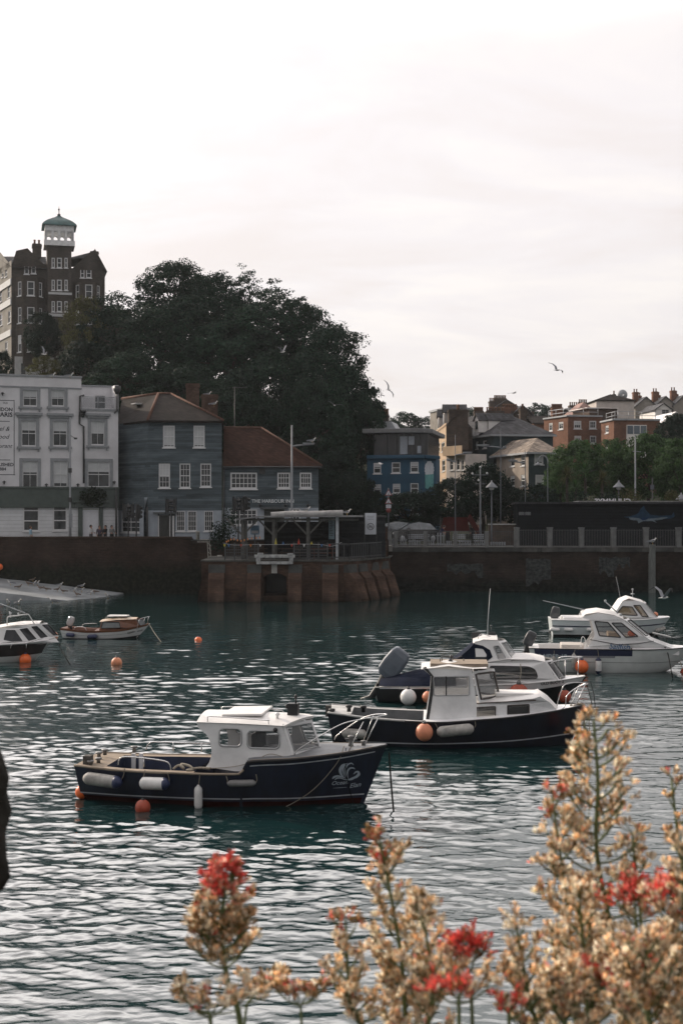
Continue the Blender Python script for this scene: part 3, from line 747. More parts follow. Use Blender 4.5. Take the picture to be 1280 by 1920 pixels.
for x0, x1, y0, y1 in ((-32,27,749.5,750.6),(-32,29,889.5,890.6),(-26,19,789,789.8),(-26,20,861.8,862.6)):
    u0, z = F.uz(x0, y0); u1, _ = F.uz(x1, y0); b.box(u0, u1, -.011, 0, z-.03, z+.02)
ua, za = F.uz(27, 750); uc, zc = F.uz(28.6, 890); b.box(ua-.02, ua+.03, -.0105, 0, zc, za)
b.build('sign_border', SIGNK, root)

# ---- weatherboarded harbour house
WB = mat('blue_grey_weatherboard', (0.085,0.108,0.122), .75, var=.32, scale=.9, kind='board', pitch=.185, blen=3.6, lo=.72, hi=1.18, stretch=(.5,.5,2.5))
RENDW = mat('pale_blue_render', (0.31,0.35,0.395), .8, var=.12, scale=1.5)
Ff = Face(278, 109.0, 416, 109.6, GZ); Fl = Face(222, 113.2, 278, 109.0, GZ)
root = thing('harbour_house', 'blue grey weatherboarded three storey house with hipped tile roof, between hotel and inn', 'house', Ff.o, Ff.a)
_, He = Ff.uz(340, 789); _, Hg = Ff.uz(340, 957)
def loc(p):  # world -> this building's frame
    c, sn = math.cos(-Ff.a), math.sin(-Ff.a); d = Vector(p)-Ff.o; return Vector((d.x*c-d.y*sn, d.x*sn+d.y*c, d.z))
la = Fl.a-Ff.a; lo_ = loc(Fl.o)
tops = [Ff.rect(306,328,798,839), Ff.rect(363,384,798,839)]
mid = [Ff.rect(298,319,869,915), Ff.rect(337,357,869,915), Ff.rect(376,396,869,913)]
g1 = [Ff.rect(331,347,958,996), Ff.rect(352,369,958,996), Ff.rect(383,400,958,996)]; gd = Ff.rect(299,317,966,1035)
b = MB(); wall_face(b, O, 0, Ff.W, He, tops+mid, z0=Hg); wall_face(b, lo_, la, Fl.W, He, z0=0)
b.quad((Ff.W,0,0),(Ff.W,9.5,0),(Ff.W,9.5,He),(Ff.W,0,He)); b.build('wall', WB, root)
b = MB(); wall_face(b, (0,-.01,0), 0, Ff.W, Hg, g1+[gd], z0=0); b.build('ground_floor', RENDW, root)
for i, r in enumerate(tops): win(root, O, 0, r, cols=3, rows=4, blind=.9, fw=.09)
for i, r in enumerate(mid): win(root, O, 0, r, cols=3, rows=4, blind=(.55,0,0)[i], fw=.09)
for r in g1: win(root, (0,-.01,0), 0, r, cols=4, rows=4, meet=False, fw=.07, sill=True)
b = MB(); b.box(gd[0]+.02, gd[1]-.02, .04, .08, .02, gd[3]-.02); b.build('door', mat('dark_door', (0.03,0.034,0.032), .5), root)
b = MB(); b.box(gd[0]-.5, gd[1]+.7, -.4, 0, gd[3]+.12, gd[3]+.25); b.box(gd[0]-.12, gd[0], -.08, 0, 0, gd[3]+.12); b.box(gd[1], gd[1]+.5, -.08, 0, 0, gd[3]+.12); b.build('door_hood', mat('dark_trim', (0.07,0.08,0.085), .6), root)
b = MB(); b.box(gd[1]+.06, gd[1]+.2, -.12, -.08, .4, gd[3]-.05); b.box(gd[1]+.3, gd[1]+.42, -.12, -.08, .4, gd[3]-.05); b.box(gd[0]-.1,gd[0]-.02,-.12,-.08,0,gd[3]-.05); b.build('door_jamb', FRAME, root)
ov = [(-.0,-.35),(.3,-.35)]
zb_ = GZ+He
A_ = loc(P(221, 0, 113.4)); B_ = loc(P(277.5, 0, 108.55)); C_ = loc(P(419, 0, 109.2)); D_ = loc(P(419, 0, 119.5)); E_ = loc(P(221, 0, 121))
for p in (A_,B_,C_,D_,E_): p.z = He
R1 = loc(P(297, 738, 114.5)); R2 = loc(P(320, 738, 114.5)); L1 = loc(P(229, 750, 118)); L1.z = R1.z-.15
b = MB(); roof_solid(b, [[A_,B_,R1,L1],[B_,C_,R2,R1],[C_,D_,R2],[D_,E_,L1,R1,R2],[E_,A_,L1]])
dn = Vector((0,0,-.16)); ring = [A_,B_,C_,D_,E_]
for i in range(5): b.quad(ring[i], ring[(i+1)%5], ring[(i+1)%5]+dn, ring[i]+dn)
b.quad(*[p+dn for p in ring]); b.build('roof', BRTILE, root)
RIDGE = mat('ridge_tile', (0.11,0.062,0.047), .8, var=.3, scale=4)
b = MB(); b.tube([L1,R1], .13, 6); b.tube([R1,B_+Vector((0,0,.05))], .12, 6); b.tube([R2,C_+Vector((0,0,.05))], .11, 6); b.tube([R1,R2], .12, 6); b.build('ridge_tiles', RIDGE, root)
b = MB(); pS = (A_+B_+R1+L1)/4; n_ = (B_-A_).cross(L1-A_).normalized(); n_ = n_ if n_.z > 0 else -n_
b.obox(pS+n_*.06+(L1-A_)*.18, (.9,.6,.08), (B_-A_).to_track_quat('X','Z').to_matrix()); b.build('skylight', FRAME, root)
CHB = mat('chimney_brick', (0.10,0.065,0.05), .9, var=.35, scale=2, kind='brick', bump=.4)
q = loc(P(349, 0, 117)); _, zc_ = Ff.uz(360, 730, 8)
chimney(root, q.x, q.y, He-.5, zc_+.5, 1.15, .8, 0, CHB); q = loc(P(378, 0, 116)); chimney(root, q.x, q.y, He-.5, zc_-.55, 1.4, .7, 0, CHB)
# left lean-to with its sash pair
b = MB(); Tl = xf(lo_, la); zl = Fl.uz(250, 933)[1]
wn = Fl.rect(235,269,959,998); T2 = xf(Tl(0,-.35,0), la)
wall_face(b, Tl(0,-.35,0), la, Fl.W-.1, zl-1.25, [wn]); b.quad(T2(0,0,zl-1.25),T2(Fl.W-.1,0,zl-1.25),T2(Fl.W-.1,.35,zl),T2(0,.35,zl)); b.build('lean_to', RENDW, root)
b = MB(); wall_face(b, Tl(0,-.30,0), la, Fl.W-.1, zl, z0=zl-1.25); b.build('lean_to_boarding', WB, root)
win(root, Tl(0,-.35,0), la, wn, cols=2, rows=4, fw=.08)
b = MB(); u_, z_ = Ff.uz(277, 1000); b.tube([(-.05,-.15,Hg+.3),(-.05,-.15,0)], .07, 8); b.build('drainpipe', DARKMETAL, root)

# ---- the inn
Fi = Face(418, 109.7, 597, 110.3, GZ)
root = thing('inn', 'lower blue grey weatherboarded inn with steep rusty tile roof and white name lettering', 'inn', Fi.o, Fi.a)
_, He = Fi.uz(500, 877); _, Hg = Fi.uz(500, 952)
wn = [(Fi.rect(432,482,886,917),6,3),(Fi.rect(520,544,886,916),4,3),(Fi.rect(562,584,886,916),4,3)]
lo2 = [(Fi.rect(432,482,955,985),6,3),(Fi.rect(542,563,953,975),3,2)]; gd = Fi.rect(495,533,955,1035)
b = MB(); wall_face(b, O, 0, Fi.W, He, [w[0] for w in wn], z0=Hg); b.quad((Fi.W,0,0),(Fi.W,9,0),(Fi.W,9,He),(Fi.W,0,He)); b.quad((0,0,0),(0,9,0),(0,9,He),(0,0,He)); b.build('wall', WB, root)
b = MB(); wall_face(b, (0,-.01,0), 0, Fi.W, Hg, [w[0] for w in lo2]+[gd]); b.build('ground_floor', RENDW, root)
for r, c, n in wn: win(root, O, 0, r, cols=c, rows=n, meet=False, fw=.12, bw=.045)
for r, c, n in lo2: win(root, (0,-.01,0), 0, r, cols=c, rows=n, meet=False, fw=.1, bw=.045)
b = MB(); b.box(gd[0]+.02, gd[1]-.02, .05, .09, 0, gd[3]-.02); b.build('door', mat('dark_door'), root)
b = MB(); b.box(gd[0]-.3, gd[1]+.3, -.5, 0, gd[3]+.05, gd[3]+.2); b.build('door_hood', mat('dark_trim'), root)
rz_ = Fi.uz(470, 802, 4.6)[1]; rx0 = Fi.uz(490, 802, 4.6)[0]
b = MB(); th = .16; xa, xb, ya, yb = .02, Fi.W+.25, -.3, 9.3
r1, r2 = (xa, 4.6, rz_), (rx0, 4.6, rz_)
roof_solid(b, [[(xa,ya,He+th),(xb,ya,He+th),r2,r1],[(xb,ya,He+th),(xb,yb,He+th),r2],[(xb,yb,He+th),(xa,yb,He+th),r1,r2],[(xa,yb,He+th),(xa,ya,He+th),r1]]); b.box(xa, xb, ya, yb, He, He+th)
b.build('roof', REDTILE, root)
b = MB(); b.tube([r1,r2], .11, 6); b.tube([r2,(xb,ya,He+th+.04)], .10, 6); b.build('ridge_tiles', mat('dark_ridge', (0.10,0.06,0.045), .8), root)
b = MB(); b.tube([(0,ya-.05,He+.05),(xb,ya-.05,He+.05)], .07, 6); u_ = .1; b.tube([(u_,-.1,He),(u_,-.1,0)], .06, 6); b.build('gutter', DARKMETAL, root)
wtext(root, Fi, 'THE HARBOUR INN', 472, 551, 942.5, mat('white_letter', (.66,.70,.72), .5), bold=.012, yoff=-.06)
for px in (488, 535, 577):
    u, z = Fi.uz(px, 951); o = bpy.data.objects.new('wall_lamp', lm); COL.objects.link(o); o.parent = root; o.location = (u,-.2,z)
b = MB(); u_, z_ = Fi.uz(489, 884); b.box(u_-.15,u_+.35,-.15,0,z_-.2,z_+.25); b.build('alarm_box', DARKMETAL, root)
b = MB(); p_ = P(440, 806, 118); q_ = P(440, 725, 118); b.tube([(p_.x,118,9),(p_.x,118,q_.z)], .035, 6); b.tube([(p_.x-.2,118,q_.z-.1),(p_.x+1.1,118,q_.z-.05)], .025, 6)
tag(b.build('aerial_mast', DARKMETAL), 'thin aerial mast rising behind the rusty roof of the inn', 'mast')

# ---- grand brick hotel on the hill
DB = mat('dark_hotel_brick', (0.085,0.076,0.068), .9, var=.25, scale=.6, kind='brick', bump=.4)
PALE = mat('hotel_brick_lit_tone', (0.26,0.245,0.22), .9, var=.2, scale=.8)
WTR = mat('white_band_paint', (0.45,0.46,0.47), .6, var=.12)
zb_ = 17.5
Fg = Face(22, 150, 197, 152.5, zb_)
root = thing('grand_hotel', 'tall dark brick Victorian hotel on the hill with white lantern and green copper dome', 'hotel', Fg.o, Fg.a)
uz = Fg.uz
_, Hev = uz(50, 500); ut0, Ht = uz(89, 457); ut1, _ = uz(134, 457)
tw = []
for y0, y1 in ((485,504),(526,546),(566,586)):
    for x0, x1 in ((97,103),(107,116),(121,127)): tw.append(Fg.rect(x0,x1,y0,y1))
lw = [Fg.rect(46,55,494,514), Fg.rect(59,68,494,513)]; rw = [Fg.rect(151,159,504,521), Fg.rect(162,172,504,521)]
b = MB()
wall_face(b, O, 0, ut0, Hev, lw, gable=[(0,Hev),(uz(31,470)[0],uz(31,470)[1]) ,(uz(52,482)[0],uz(52,482)[1]+1.0),(ut0,Hev)])
wall_face(b, (ut0,-.6,0), 0, ut1-ut0, Ht, [(r[0]-ut0,r[1]-ut0,r[2],r[3]) for r in tw])
for uu in (ut0, ut1): b.quad((uu,-.6,0),(uu,3.4,0),(uu,3.4,Ht),(uu,-.6,Ht))
b.quad((ut0,-.6,Ht),(ut1,-.6,Ht),(ut1,3.4,Ht),(ut0,3.4,Ht))
ur, Hr = uz(197, 508); ug, Hgb = uz(176, 468)
wall_face(b, (ut1,0,0), 0, Fg.W-ut1, Hr, [(r[0]-ut1,r[1]-ut1,r[2],r[3]) for r in rw], gable=[(0,Hr),(uz(158,487)[0]-ut1, uz(158,482)[1]),(uz(178,468)[0]-ut1, uz(178,468)[1]),(Fg.W-ut1,Hr)])
b.quad((Fg.W,0,0),(Fg.W,12,0),(Fg.W,12,Hr),(Fg.W,0,Hr)); b.build('wall', DB, root)
for r in tw: win(root, (0,-.6,0), 0, r, cols=1, rows=2, fw=.1, sill=True)
for r in lw+rw: win(root, O, 0, r, cols=1, rows=2, fw=.1)
# left gable end, the light on it put into a paler wall colour
b = MB(); Fe = Face(-40, 166, 22, 150, zb_); ea = Fe.a-Fg.a
T = xf((0,0,0), Fg.a); c_, s_ = math.cos(-Fg.a), math.sin(-Fg.a); dv = Fe.o-Fg.o; eo = (dv.x*c_-dv.y*s_, dv.x*s_+dv.y*c_, 0)
ew = [Fe.rect(-3,0,505,522), Fe.rect(4,7,504,521), Fe.rect(10,14,503,520), Fe.rect(0,4,545,567), Fe.rect(15,20,534,560), Fe.rect(0,5,588,612), Fe.rect(16,21,582,607), Fe.rect(10,15,640,668)]
wall_face(b, eo, ea, Fe.W, Hev, ew, gable=[(0,Hev),(Fe.W*.55,Hev+3.6),(Fe.W,Hev)]); b.build('gable_wall', PALE, root)
for r in ew: win(root, eo, ea, r, cols=1, rows=2, fw=.08)
b = MB(); Te = xf(eo, ea)
for py in (540, 577, 634):
    _, z = Fe.uz(12, py); 
    for dz in (0,): 
        p4 = [Te(0,-.12,z), Te(Fe.W,-.12,z), Te(Fe.W,-.12,z+.7), Te(0,-.12,z+.7)]; b.prism(p4, Vector(Te(0,.2,0))-Vector(Te(0,0,0)))
b.build('stone_band', WTR, root)
# canted bay windows
def bay(px0, px1, y0, y1, rows_, outd=1.0):
    u0, zt_ = uz(px0, y0); u1, zb2 = uz(px1, y1); w = u1-u0; k = w*.26
    pl = [(u0,0),(u0+k,-outd),(u1-k,-outd),(u1,0)]
    bb = MB()
    holes = {0:[],1:[],2:[]}
    for za, zc in rows_:
        z1_, z0_ = uz((px0+px1)/2, za)[1], uz((px0+px1)/2, zc)[1]
        holes[1].append((w*.48*.28, w*.48*.80, z0_, z1_)); holes[0].append((.35,.95,z0_,z1_)); holes[2].append((.35,.9,z0_,z1_))
    for i in range(3):
        p, q = pl[i], pl[i+1]; aa = math.atan2(q[1]-p[1], q[0]-p[0]); ww = math.hypot(q[0]-p[0], q[1]-p[1])
        wall_face(bb, (p[0],p[1],0), aa, ww, zt_, holes[i], z0=zb2)
        for h in holes[i]: win(root, (p[0],p[1],0), aa, h, cols=1, rows=2, fw=.1, blind=random.choice((0,0,.5)))
    bb.prism([(x,y,zt_) for x, y in pl], (0,0,.25)); bb.build('bay', DB, root)
bay(30, 84, 524, 690, ((530,557),(578,608),(630,662)))
bay(138, 192, 534, 690, ((536,562),(584,610)))
b = MB()
for y0, y1 in ((549,555),(589,596)):
    u0, z1_ = uz(91, y0); u1, z0_ = uz(135, y1); b.box(u0, u1, -.68, -.6, z0_, z1_)
b.build('white_band', WTR, root)
b = MB(); u0, z1_ = uz(28, 670); u1, _ = uz(84, 670); b.box(u0, u1+1, -.9, .2, 0, z1_); bw_ = b.build('basement_wall', WTR, root)
b = MB()
u0, z1_ = uz(40, 683); b.box(u0,u0+.45,-.95,-.9,z1_-1.2,z1_); u0, z1_ = uz(60, 683); b.box(u0,u0+.35,-.95,-.9,z1_-.9,z1_); b.build('basement_window', PANE, root)
# roofs
b = MB(); zr1 = uz(8, 457)[1]; zr2 = uz(65, 462)[1]
e1 = Vector(eo); e2 = Vector((0,-.2,0)); 
ridgeL = Vector(Te(Fe.W*.55,0,0)); ridgeL.z = zr1
roof_solid(b, [[(0,-.3,Hev-.2),(ut0,-.3,Hev-.2),(ut0,6,zr2),ridgeL],[ (ut0,6,zr2),ridgeL,(e1.x,e1.y,Hev-.2),(ut0,14,Hev-.2)]])
gp = [(ut1,0,uz(140,466)[1]),(uz(178,466)[0],0,uz(178,466)[1])]
zrr = uz(160, 466)[1]
roof_solid(b, [[(ut1,-.2,Hr+1.2),(uz(158,487)[0],-.2,uz(158,485)[1]),(uz(178,466)[0],1.5,zrr),(ut1,6,zrr)],[(Fg.W+.25,-.3,Hr-.1),(Fg.W+.25,12,Hr-.1),(uz(178,466)[0],12,zrr),(uz(178,466)[0],-.3,zrr)],[(ut1,6,zrr),(uz(178,466)[0],1.5,zrr),(uz(178,466)[0],12,zrr),(ut1,12,zrr)]])
b.build('roof', mat('dark_roof', (0.045,0.045,0.048), .8, var=.3, scale=1, kind='tile', pitch=.25, blen=.35), root)
uc, zc_ = uz(63, 440); chimney(root, uc, 5.0, Hev, zc_, 1.0, 1.6, 2, DB); uc, zc_ = uz(172, 466); chimney(root, uc, 2, Hr+2, zc_+.1, .9, .9, 0, DB)
# white lantern with arched openings and copper dome
lw_, lz0, lz1 = ut1-ut0+.55, Ht+.02, uz(112, 425)[1]
cx = (ut0+ut1)/2; cy = -.6+lw_/2-.1; hw = lw_/2
b = MB(); b.box(cx-hw-.1, cx+hw+.1, cy-hw-.1, cy+hw+.1, lz0-.3, lz0+.28); b.box(cx-hw, cx+hw, cy-hw, cy+hw, lz1-.62, lz1)
for i in range(5):
    for sx, sy in ((0,-1),(0,1),(-1,0),(1,0)):
        t_ = -hw+.12+(2*hw-.24)*i/4
        x, y = (cx+t_, cy+sy*(hw-.12)) if sx == 0 else (cx+sx*(hw-.12), cy+t_)
        b.box(x-.11, x+.11, y-.11, y+.11, lz0+.25, lz1-.6)
for i in range(4):
    for s in (-1, 1):
        for xdir in (0, 1):
            a0 = -hw+.12+(2*hw-.24)*i/4; a1 = -hw+.12+(2*hw-.24)*(i+1)/4; zt_ = lz1-.6
            pl = [(a0,zt_),(a0,zt_-.45)]+[(a0+(a1-a0)*k/8, zt_-.45+.33*math.sin(math.pi*k/8)) for k in range(1,8)]+[(a1,zt_-.45),(a1,zt_)]
            if xdir == 0: b.prism([(cx+p, cy+s*(hw-.16), z) for p, z in pl], (0,.08,0))
            else: b.prism([(cx+s*(hw-.16), cy+p, z) for p, z in pl], (.08,0,0))
b.build('lantern', mat('lantern_white', (0.66,0.67,0.68), .6), root)
b = MB(); dz = uz(104, 400)[1]; hh = dz-lz1; rows = []
for i in range(11):
    f = i/10
    k = (hw+.32)*float(np.interp(f, [0,.1,.25,.45,.65,.8,.92,1], [1,.96,.86,.68,.42,.22,.10,.05]))
    rows.append([(cx+x*k, cy+y*k, lz1+hh*f) for x, y in ((-1,-1),(0,-1.0),(1,-1),(1,0),(1,1),(0,1),(-1,1),(-1,0))])
b.grid(rows, smooth=False, close_u=True); b.add(rows[0],[tuple(range(8))]); b.add(rows[-1],[tuple(range(8))]); b.build('dome', mat('green_copper', (0.045,0.10,0.10), .6, var=.35, scale=1.5), root)
zf = uz(104, 382)[1]; b = MB(); b.lathe([(.16,dz-.5),(.12,dz-.1),(.22,dz+.05),(.06,dz+.2),(.05,dz+.55),(.12,dz+.65),(.03,dz+.8),(.015,zf)], 8, (cx,cy,0)); b.build('finial', DARKMETAL, root)
b = MB(); u0, z0_ = uz(197, 572); b.box(u0, u0+3.3, 3, 8, 0, z0_); wl_ = b.build('low_wing', DB, root); b = MB(); b.lathe([(.2,z0_),(.15,z0_+.5),(.2,z0_+.9)], 8, (u0+1.8,4,0)); b.build('vent_cowl', DARKMETAL, wl_)
# ------------------------------------------------------------------ the town on the right
BLUEP = mat('blue_painted_render', (0.034,0.082,0.130), .7, var=.2, scale=.8, bump=.1)
CREAM = mat('cream_render', (0.50,0.38,0.27), .85, var=.2, scale=.8)
PINKW = mat('off_white_render', (0.52,0.48,0.45), .85, var=.15, scale=.8)
TBRICK = mat('town_brick', (0.19,0.105,0.075), .9, var=.25, scale=.6, kind='brick', bump=.3)
DKBRICK = mat('dark_town_brick', (0.10,0.08,0.068), .9, var=.3, scale=.8, kind='brick', bump=.3)
TEALW = mat('dark_teal_render', (0.045,0.065,0.072), .8, var=.2, scale=1)
BEIGE = mat('beige_render', (0.30,0.26,0.225), .85, var=.2, scale=.7)
LEAD = mat('lead_sheet', (0.30,0.32,0.34), .6, var=.2, scale=1)
def body(b, pts, z0, z1):
    """closed wall ring between plan points"""
    for i in range(len(pts)):
        p, q = pts[i], pts[(i+1) % len(pts)]; b.quad((p[0],p[1],z0),(q[0],q[1],z0),(q[0],q[1],z1),(p[0],p[1],z1))
    b.quad(*[(p[0],p[1],z1) for p in pts])
def toloc(Fc, p):
    c, sn = math.cos(-Fc.a), math.sin(-Fc.a); d = Vector(p)-Fc.o; return Vector((d.x*c-d.y*sn, d.x*sn+d.y*c, d.z))

# blue corner building
Fb = Face(688, 125, 794, 124, GZ); Fc = Face(794, 124, 817, 126, GZ)
root = thing('blue_building', 'blue painted corner building with dark glazed top storey and ice cream mural', 'building', Fb.o, Fb.a)
_, H1 = Fb.uz(740, 853)
ws = [Fb.rect(a,b_,c,d) for a,b_,c,d in ((700,714,868,888),(734,750,867,887),(769,784,866,886),(700,714,908,928),(736,750,907,925),(769,784,906,925),(734,750,940,965),(769,784,940,965))]
b = MB(); wall_face(b, O, 0, Fb.W, H1, ws); lo_ = toloc(Fb, Fc.o); la = Fc.a-Fb.a; wall_face(b, lo_, la, Fc.W, H1)
Tc = xf(lo_, la); pr = Tc(Fc.W,0,0); b.quad((pr[0],pr[1],0),(pr[0]-1,14,0),(pr[0]-1,14,H1),(pr[0],pr[1],H1)); b.quad((0,0,H1),(Fb.W,0,H1),(pr[0],pr[1],H1),(pr[0]-1,14,H1),(0,14,H1)); b.build('wall', BLUEP, root)
for r in ws: win(root, O, 0, r, cols=1, rows=2, blind=random.choice((0,.4)), fw=.08)
b = MB(); b.box(0, Fb.W+.1, -.3, 0, H1-.35, H1-.05); q0, q1 = Tc(0,0,0), Tc(Fc.W,0,0); b.bar((q0[0],q0[1]-.1,H1-.2),(q1[0]+.2,q1[1]-.1,H1-.2), .5, .3); b.build('cornice', BLUEP, root, bevel=.03)
u0, zt_ = Fb.uz(702, 813, 2); u1, _ = Fb.uz(802, 813, 2)
b = MB(); b.box(u0, u1, 2, 11, H1+.002, zt_); g_ = b.build('glazed_storey', mat('dark_glazing', (0.02,0.022,0.026), .25, var=.5, scale=.6), root)
b = MB()
for px in (702, 725, 743, 757, 772, 787, 801): u, _ = Fb.uz(px, 813, 1.95); b.box(u-.05,u+.05,1.93,2,H1,zt_)
b.build('mullion', DARKMETAL, g_)
for a0, a1, y0, y1 in ((744,758,816,850),(760,771,816,832),(777,784,834,848)):
    r = Fb.rect(a0,a1,y0,y1); b = MB(); b.box(r[0],r[1],1.88,1.95,r[2],r[3]); b.build('pale_screen', mat('pale_screen', (0.30,0.33,0.37), .4), g_)
b = MB(); pl = [(u0-1,.9),(u1-2,.9),(u1-.3,1.3),(u1+.4,2.3),(u1+.5,12),(u0-1,12)]; b.prism([(x,y,zt_) for x, y in pl], (0,0,.4)); b.build('roof_slab', mat('grey_roof_edge', (0.15,0.155,0.16), .6), root, bevel=.04)
b = MB(); ua, _ = Fb.uz(694, 800, 6); ub_, za = Fb.uz(746, 806, 6); uc, zb2 = Fb.uz(733, 790, 6); b.prism([(ua,6,za-.3),(ub_,6,za-.3),(uc,6,zb2),(ua,6,zb2)], (0,4,0)); b.build('mansard', LEAD, root)
uc, zc_ = Fb.uz(708, 777, 7); ud, _ = Fb.uz(727, 777, 7); chimney(root, uc, 7, za-.2, zc_, ud-uc, .7, 5, DKBRICK)
# ice cream cone mural on the canted corner
def mural(par, Fx, lo, la, shapes):
    T = xf(lo, la)
    for i, (pts, m, nm) in enumerate(shapes):
        b = MB(); q = []
        for px, py in pts: u, z = Fx.uz(px, py); q.append(T(u, -.015-.004*i, z))
        nv = Vector(T(0,.012,0))-Vector(T(0,0,0)); b.prism(q, nv); b.build(nm, m, par)
WMUR = mat('mural_white', (0.50,0.54,0.58), .8, var=.12); TMUR = mat('mural_teal', (0.13,0.33,0.33), .8, var=.2)
sw = []
for k, (y0, y1, a0, a1) in enumerate(((865,871,799,809),(869,876,796,812),(874,881,795,813),(879,886,795,813),(884,891,796,812))):
    m_ = (y0+y1)/2; sw.append(([(a0,m_+1),(a0+1.5,y0),(a1-1.5,y0-.8),(a1,m_-1),(a1-1,y1-1.2),(a0+1.5,y1)], WMUR, 'ice_cream_swirl'))
sw.append(([(796,890),(812,889),(811.5,915),(808,917),(805,912),(801,917),(796.5,915)], TMUR, 'mural_base'))
mural(root, Fc, lo_, la, sw)

# cream terrace seen end on, its street front catching the sun
zb_ = 5.0
Ft = Face(802, 178, 836, 150, zb_); root = thing('terrace_house', 'cream rendered terrace with sunlit street front and dark chimneyed gable end', 'house', Ft.o, Ft.a)
_, He = Ft.uz(830, 797)
ws = [Ft.rect(*r) for r in ((819,824,830,849),(827,833,829,848),(819,824,863,886),(828,834,862,885),(819,823,898,912),(828,833,897,912),(811,815,833,849))]
b = MB(); wall_face(b, O, 0, Ft.W, He, ws, z0=-2)
Fg_ = Face(836, 150, 885, 153, zb_); lg = toloc(Fg_, Ft.p0.to_3d()) if False else None
e0 = (Ft.W,0,0); ea = Fg_.a-Ft.a
b.build('wall', CREAM, root)
for r in ws: win(root, O, 0, r, cols=1, rows=2, fw=.1)
Te = xf(e0, ea); rz = Fg_.uz(859, 778)[1]
b = MB(); wall_face(b, e0, ea, Fg_.W, He-.4, gable=[(0,He-.4),(Fg_.W*.45,rz),(Fg_.W,Fg_.uz(885,806)[1])], z0=-2); b.build('gable_wall', DKBRICK, root)
q0, q1, q2 = Vector(Te(-.2,-.1,He-.3)), Vector(Te(Fg_.W*.45,-.1,rz+.12)), Vector(Te(Fg_.W,-.1,Fg_.uz(885,806)[1]+.1)); bk = Vector((-Ft.W,0,0))
b = MB(); roof_solid(b, [[q0,q1,q1+bk,q0+bk],[q1,q2,q2+bk,q1+bk]]); b.build('roof', SLATE, root)
pc = Te(Fg_.W*.42, .1, 0); chimney(root, pc[0]-1.2, pc[1]-.9, He-3, Fg_.uz(862,768)[1], 1.3, 2.2, 5, DKBRICK)
for u in (Ft.W*.55, Ft.W*.82):
    b = MB(); b.box(u-.8,u+.8,.15,2.5,He-.1,He+1.5); dm = b.build('dormer', PINKW, root)
    b = MB(); b.box(u-.45,u+.45,.1,.16,He+.2,He+1.3); b.build('dormer_window', PANE, dm); b = MB(); gable_roof(b, 1.6, 2.6, He+1.5, .8, .12, 'y', u-.8, .1); b.build('dormer_roof', SLATE, dm)
# lower shop front stepping out of the terrace
Fs = Face(836, 149, 872, 146, zb_); root = thing('shop_house', 'lower pale house with a balcony against the dark gable of the cream terrace', 'house', Fs.o, Fs.a)
_, He = Fs.uz(850, 852)
ws = [Fs.rect(*r) for r in ((843,849,860,882),(855,861,860,882),(843,850,894,906),(864,869,862,882))]
b = MB(); wall_face(b, O, 0, Fs.W, He, ws, z0=-2); b.quad((Fs.W,0,-2),(Fs.W,2.9,-2),(Fs.W,2.9,He),(Fs.W,0,He)); b.quad((0,0,He),(Fs.W,0,He),(Fs.W,2.9,He),(0,2.9,He)); b.build('wall', PINKW, root)
for r in ws: win(root, O, 0, r, cols=1, rows=2, fw=.08)
b = MB(); b.box(0, Fs.W, -.5, .02, He-.15, He+.02); b.box(0,Fs.W,-.5,-.44,He+.02,He+.9); b.build('balcony', CREAM, root)
# pale flat topped tower block
Fp = Face(833, 220, 879, 221, 12); root = thing('tower_block', 'pale square topped block behind the cream terrace', 'building', Fp.o, Fp.a); _, Hh = Fp.uz(855, 768)
b = MB(); b.box(0, Fp.W, 0, 8, -4, Hh); b.build('wall', PINKW if False else mat('grey_render', (0.27,0.25,0.225), .9, var=.25, scale=.5), root); b = MB(); b.box(-.2, Fp.W+.2, -.2, 8.2, Hh, Hh+.35); b.build('roof', LEAD, root)

# big slate hipped house with two white dormers
zb_ = 5.5
Fl2 = Face(861, 159, 924, 150, zb_); Ff2 = Face(924, 150, 1036, 151, zb_)
root = thing('slate_roof_house', 'large dark teal house with broad slate hipped roof and two white dormers', 'house', Ff2.o, Ff2.a)
_, He = Ff2.uz(960, 815)
lo_ = toloc(Ff2, Fl2.o); la = Fl2.a-Ff2.a
ws = [Fl2.rect(*r) for r in ((867,871,829,843),(877,882,829,843),(892,896,828,842),(905,912,826,841),(867,871,862,880),(880,885,862,880),(893,898,860,878),(906,912,860,878))]
b = MB(); wall_face(b, lo_, la, Fl2.W, He, ws, z0=-2); wall_face(b, O, 0, Ff2.W, He, z0=-2); b.quad((Ff2.W,0,-2),(Ff2.W,10,-2),(Ff2.W,10,He),(Ff2.W,0,He)); b.build('wall', TEALW, root)
for r in ws: win(root, lo_, la, r, cols=1, rows=2, fw=.12, blind=random.choice((0,.3,.6)))
A_ = Vector(xf(lo_,la)(-.3,-.35,He)); B_ = Vector((-.3,-.5,He)); C_ = Vector((Ff2.W+.3,-.4,He)); ap = toloc(Ff2, P(949,775,155)); ap2 = Vector((ap.x-4.5, ap.y+9, ap.z)); D_ = Vector((Ff2.W+.3,14,He)); E_ = Vector((A_.x, 15, He))
b = MB(); roof_solid(b, [[A_,B_,ap,ap2],[B_,C_,ap],[C_,D_,ap2,ap],[D_,E_,A_,ap2],[A_,B_,C_,D_,E_]]); b.build('roof', SLATE, root)
b = MB(); b.bar(A_+Vector((0,0,-.1)), B_+Vector((0,0,-.1)), .15, .2); b.bar(B_+Vector((0,0,-.1)), C_+Vector((0,0,-.1)), .15, .2); b.build('eaves_board', LEAD, root)
WARMW = mat('warm_white_paint', (0.72,0.70,0.68), .6, var=.08)  # plain warm white paint of the dormers, bay and roof edge
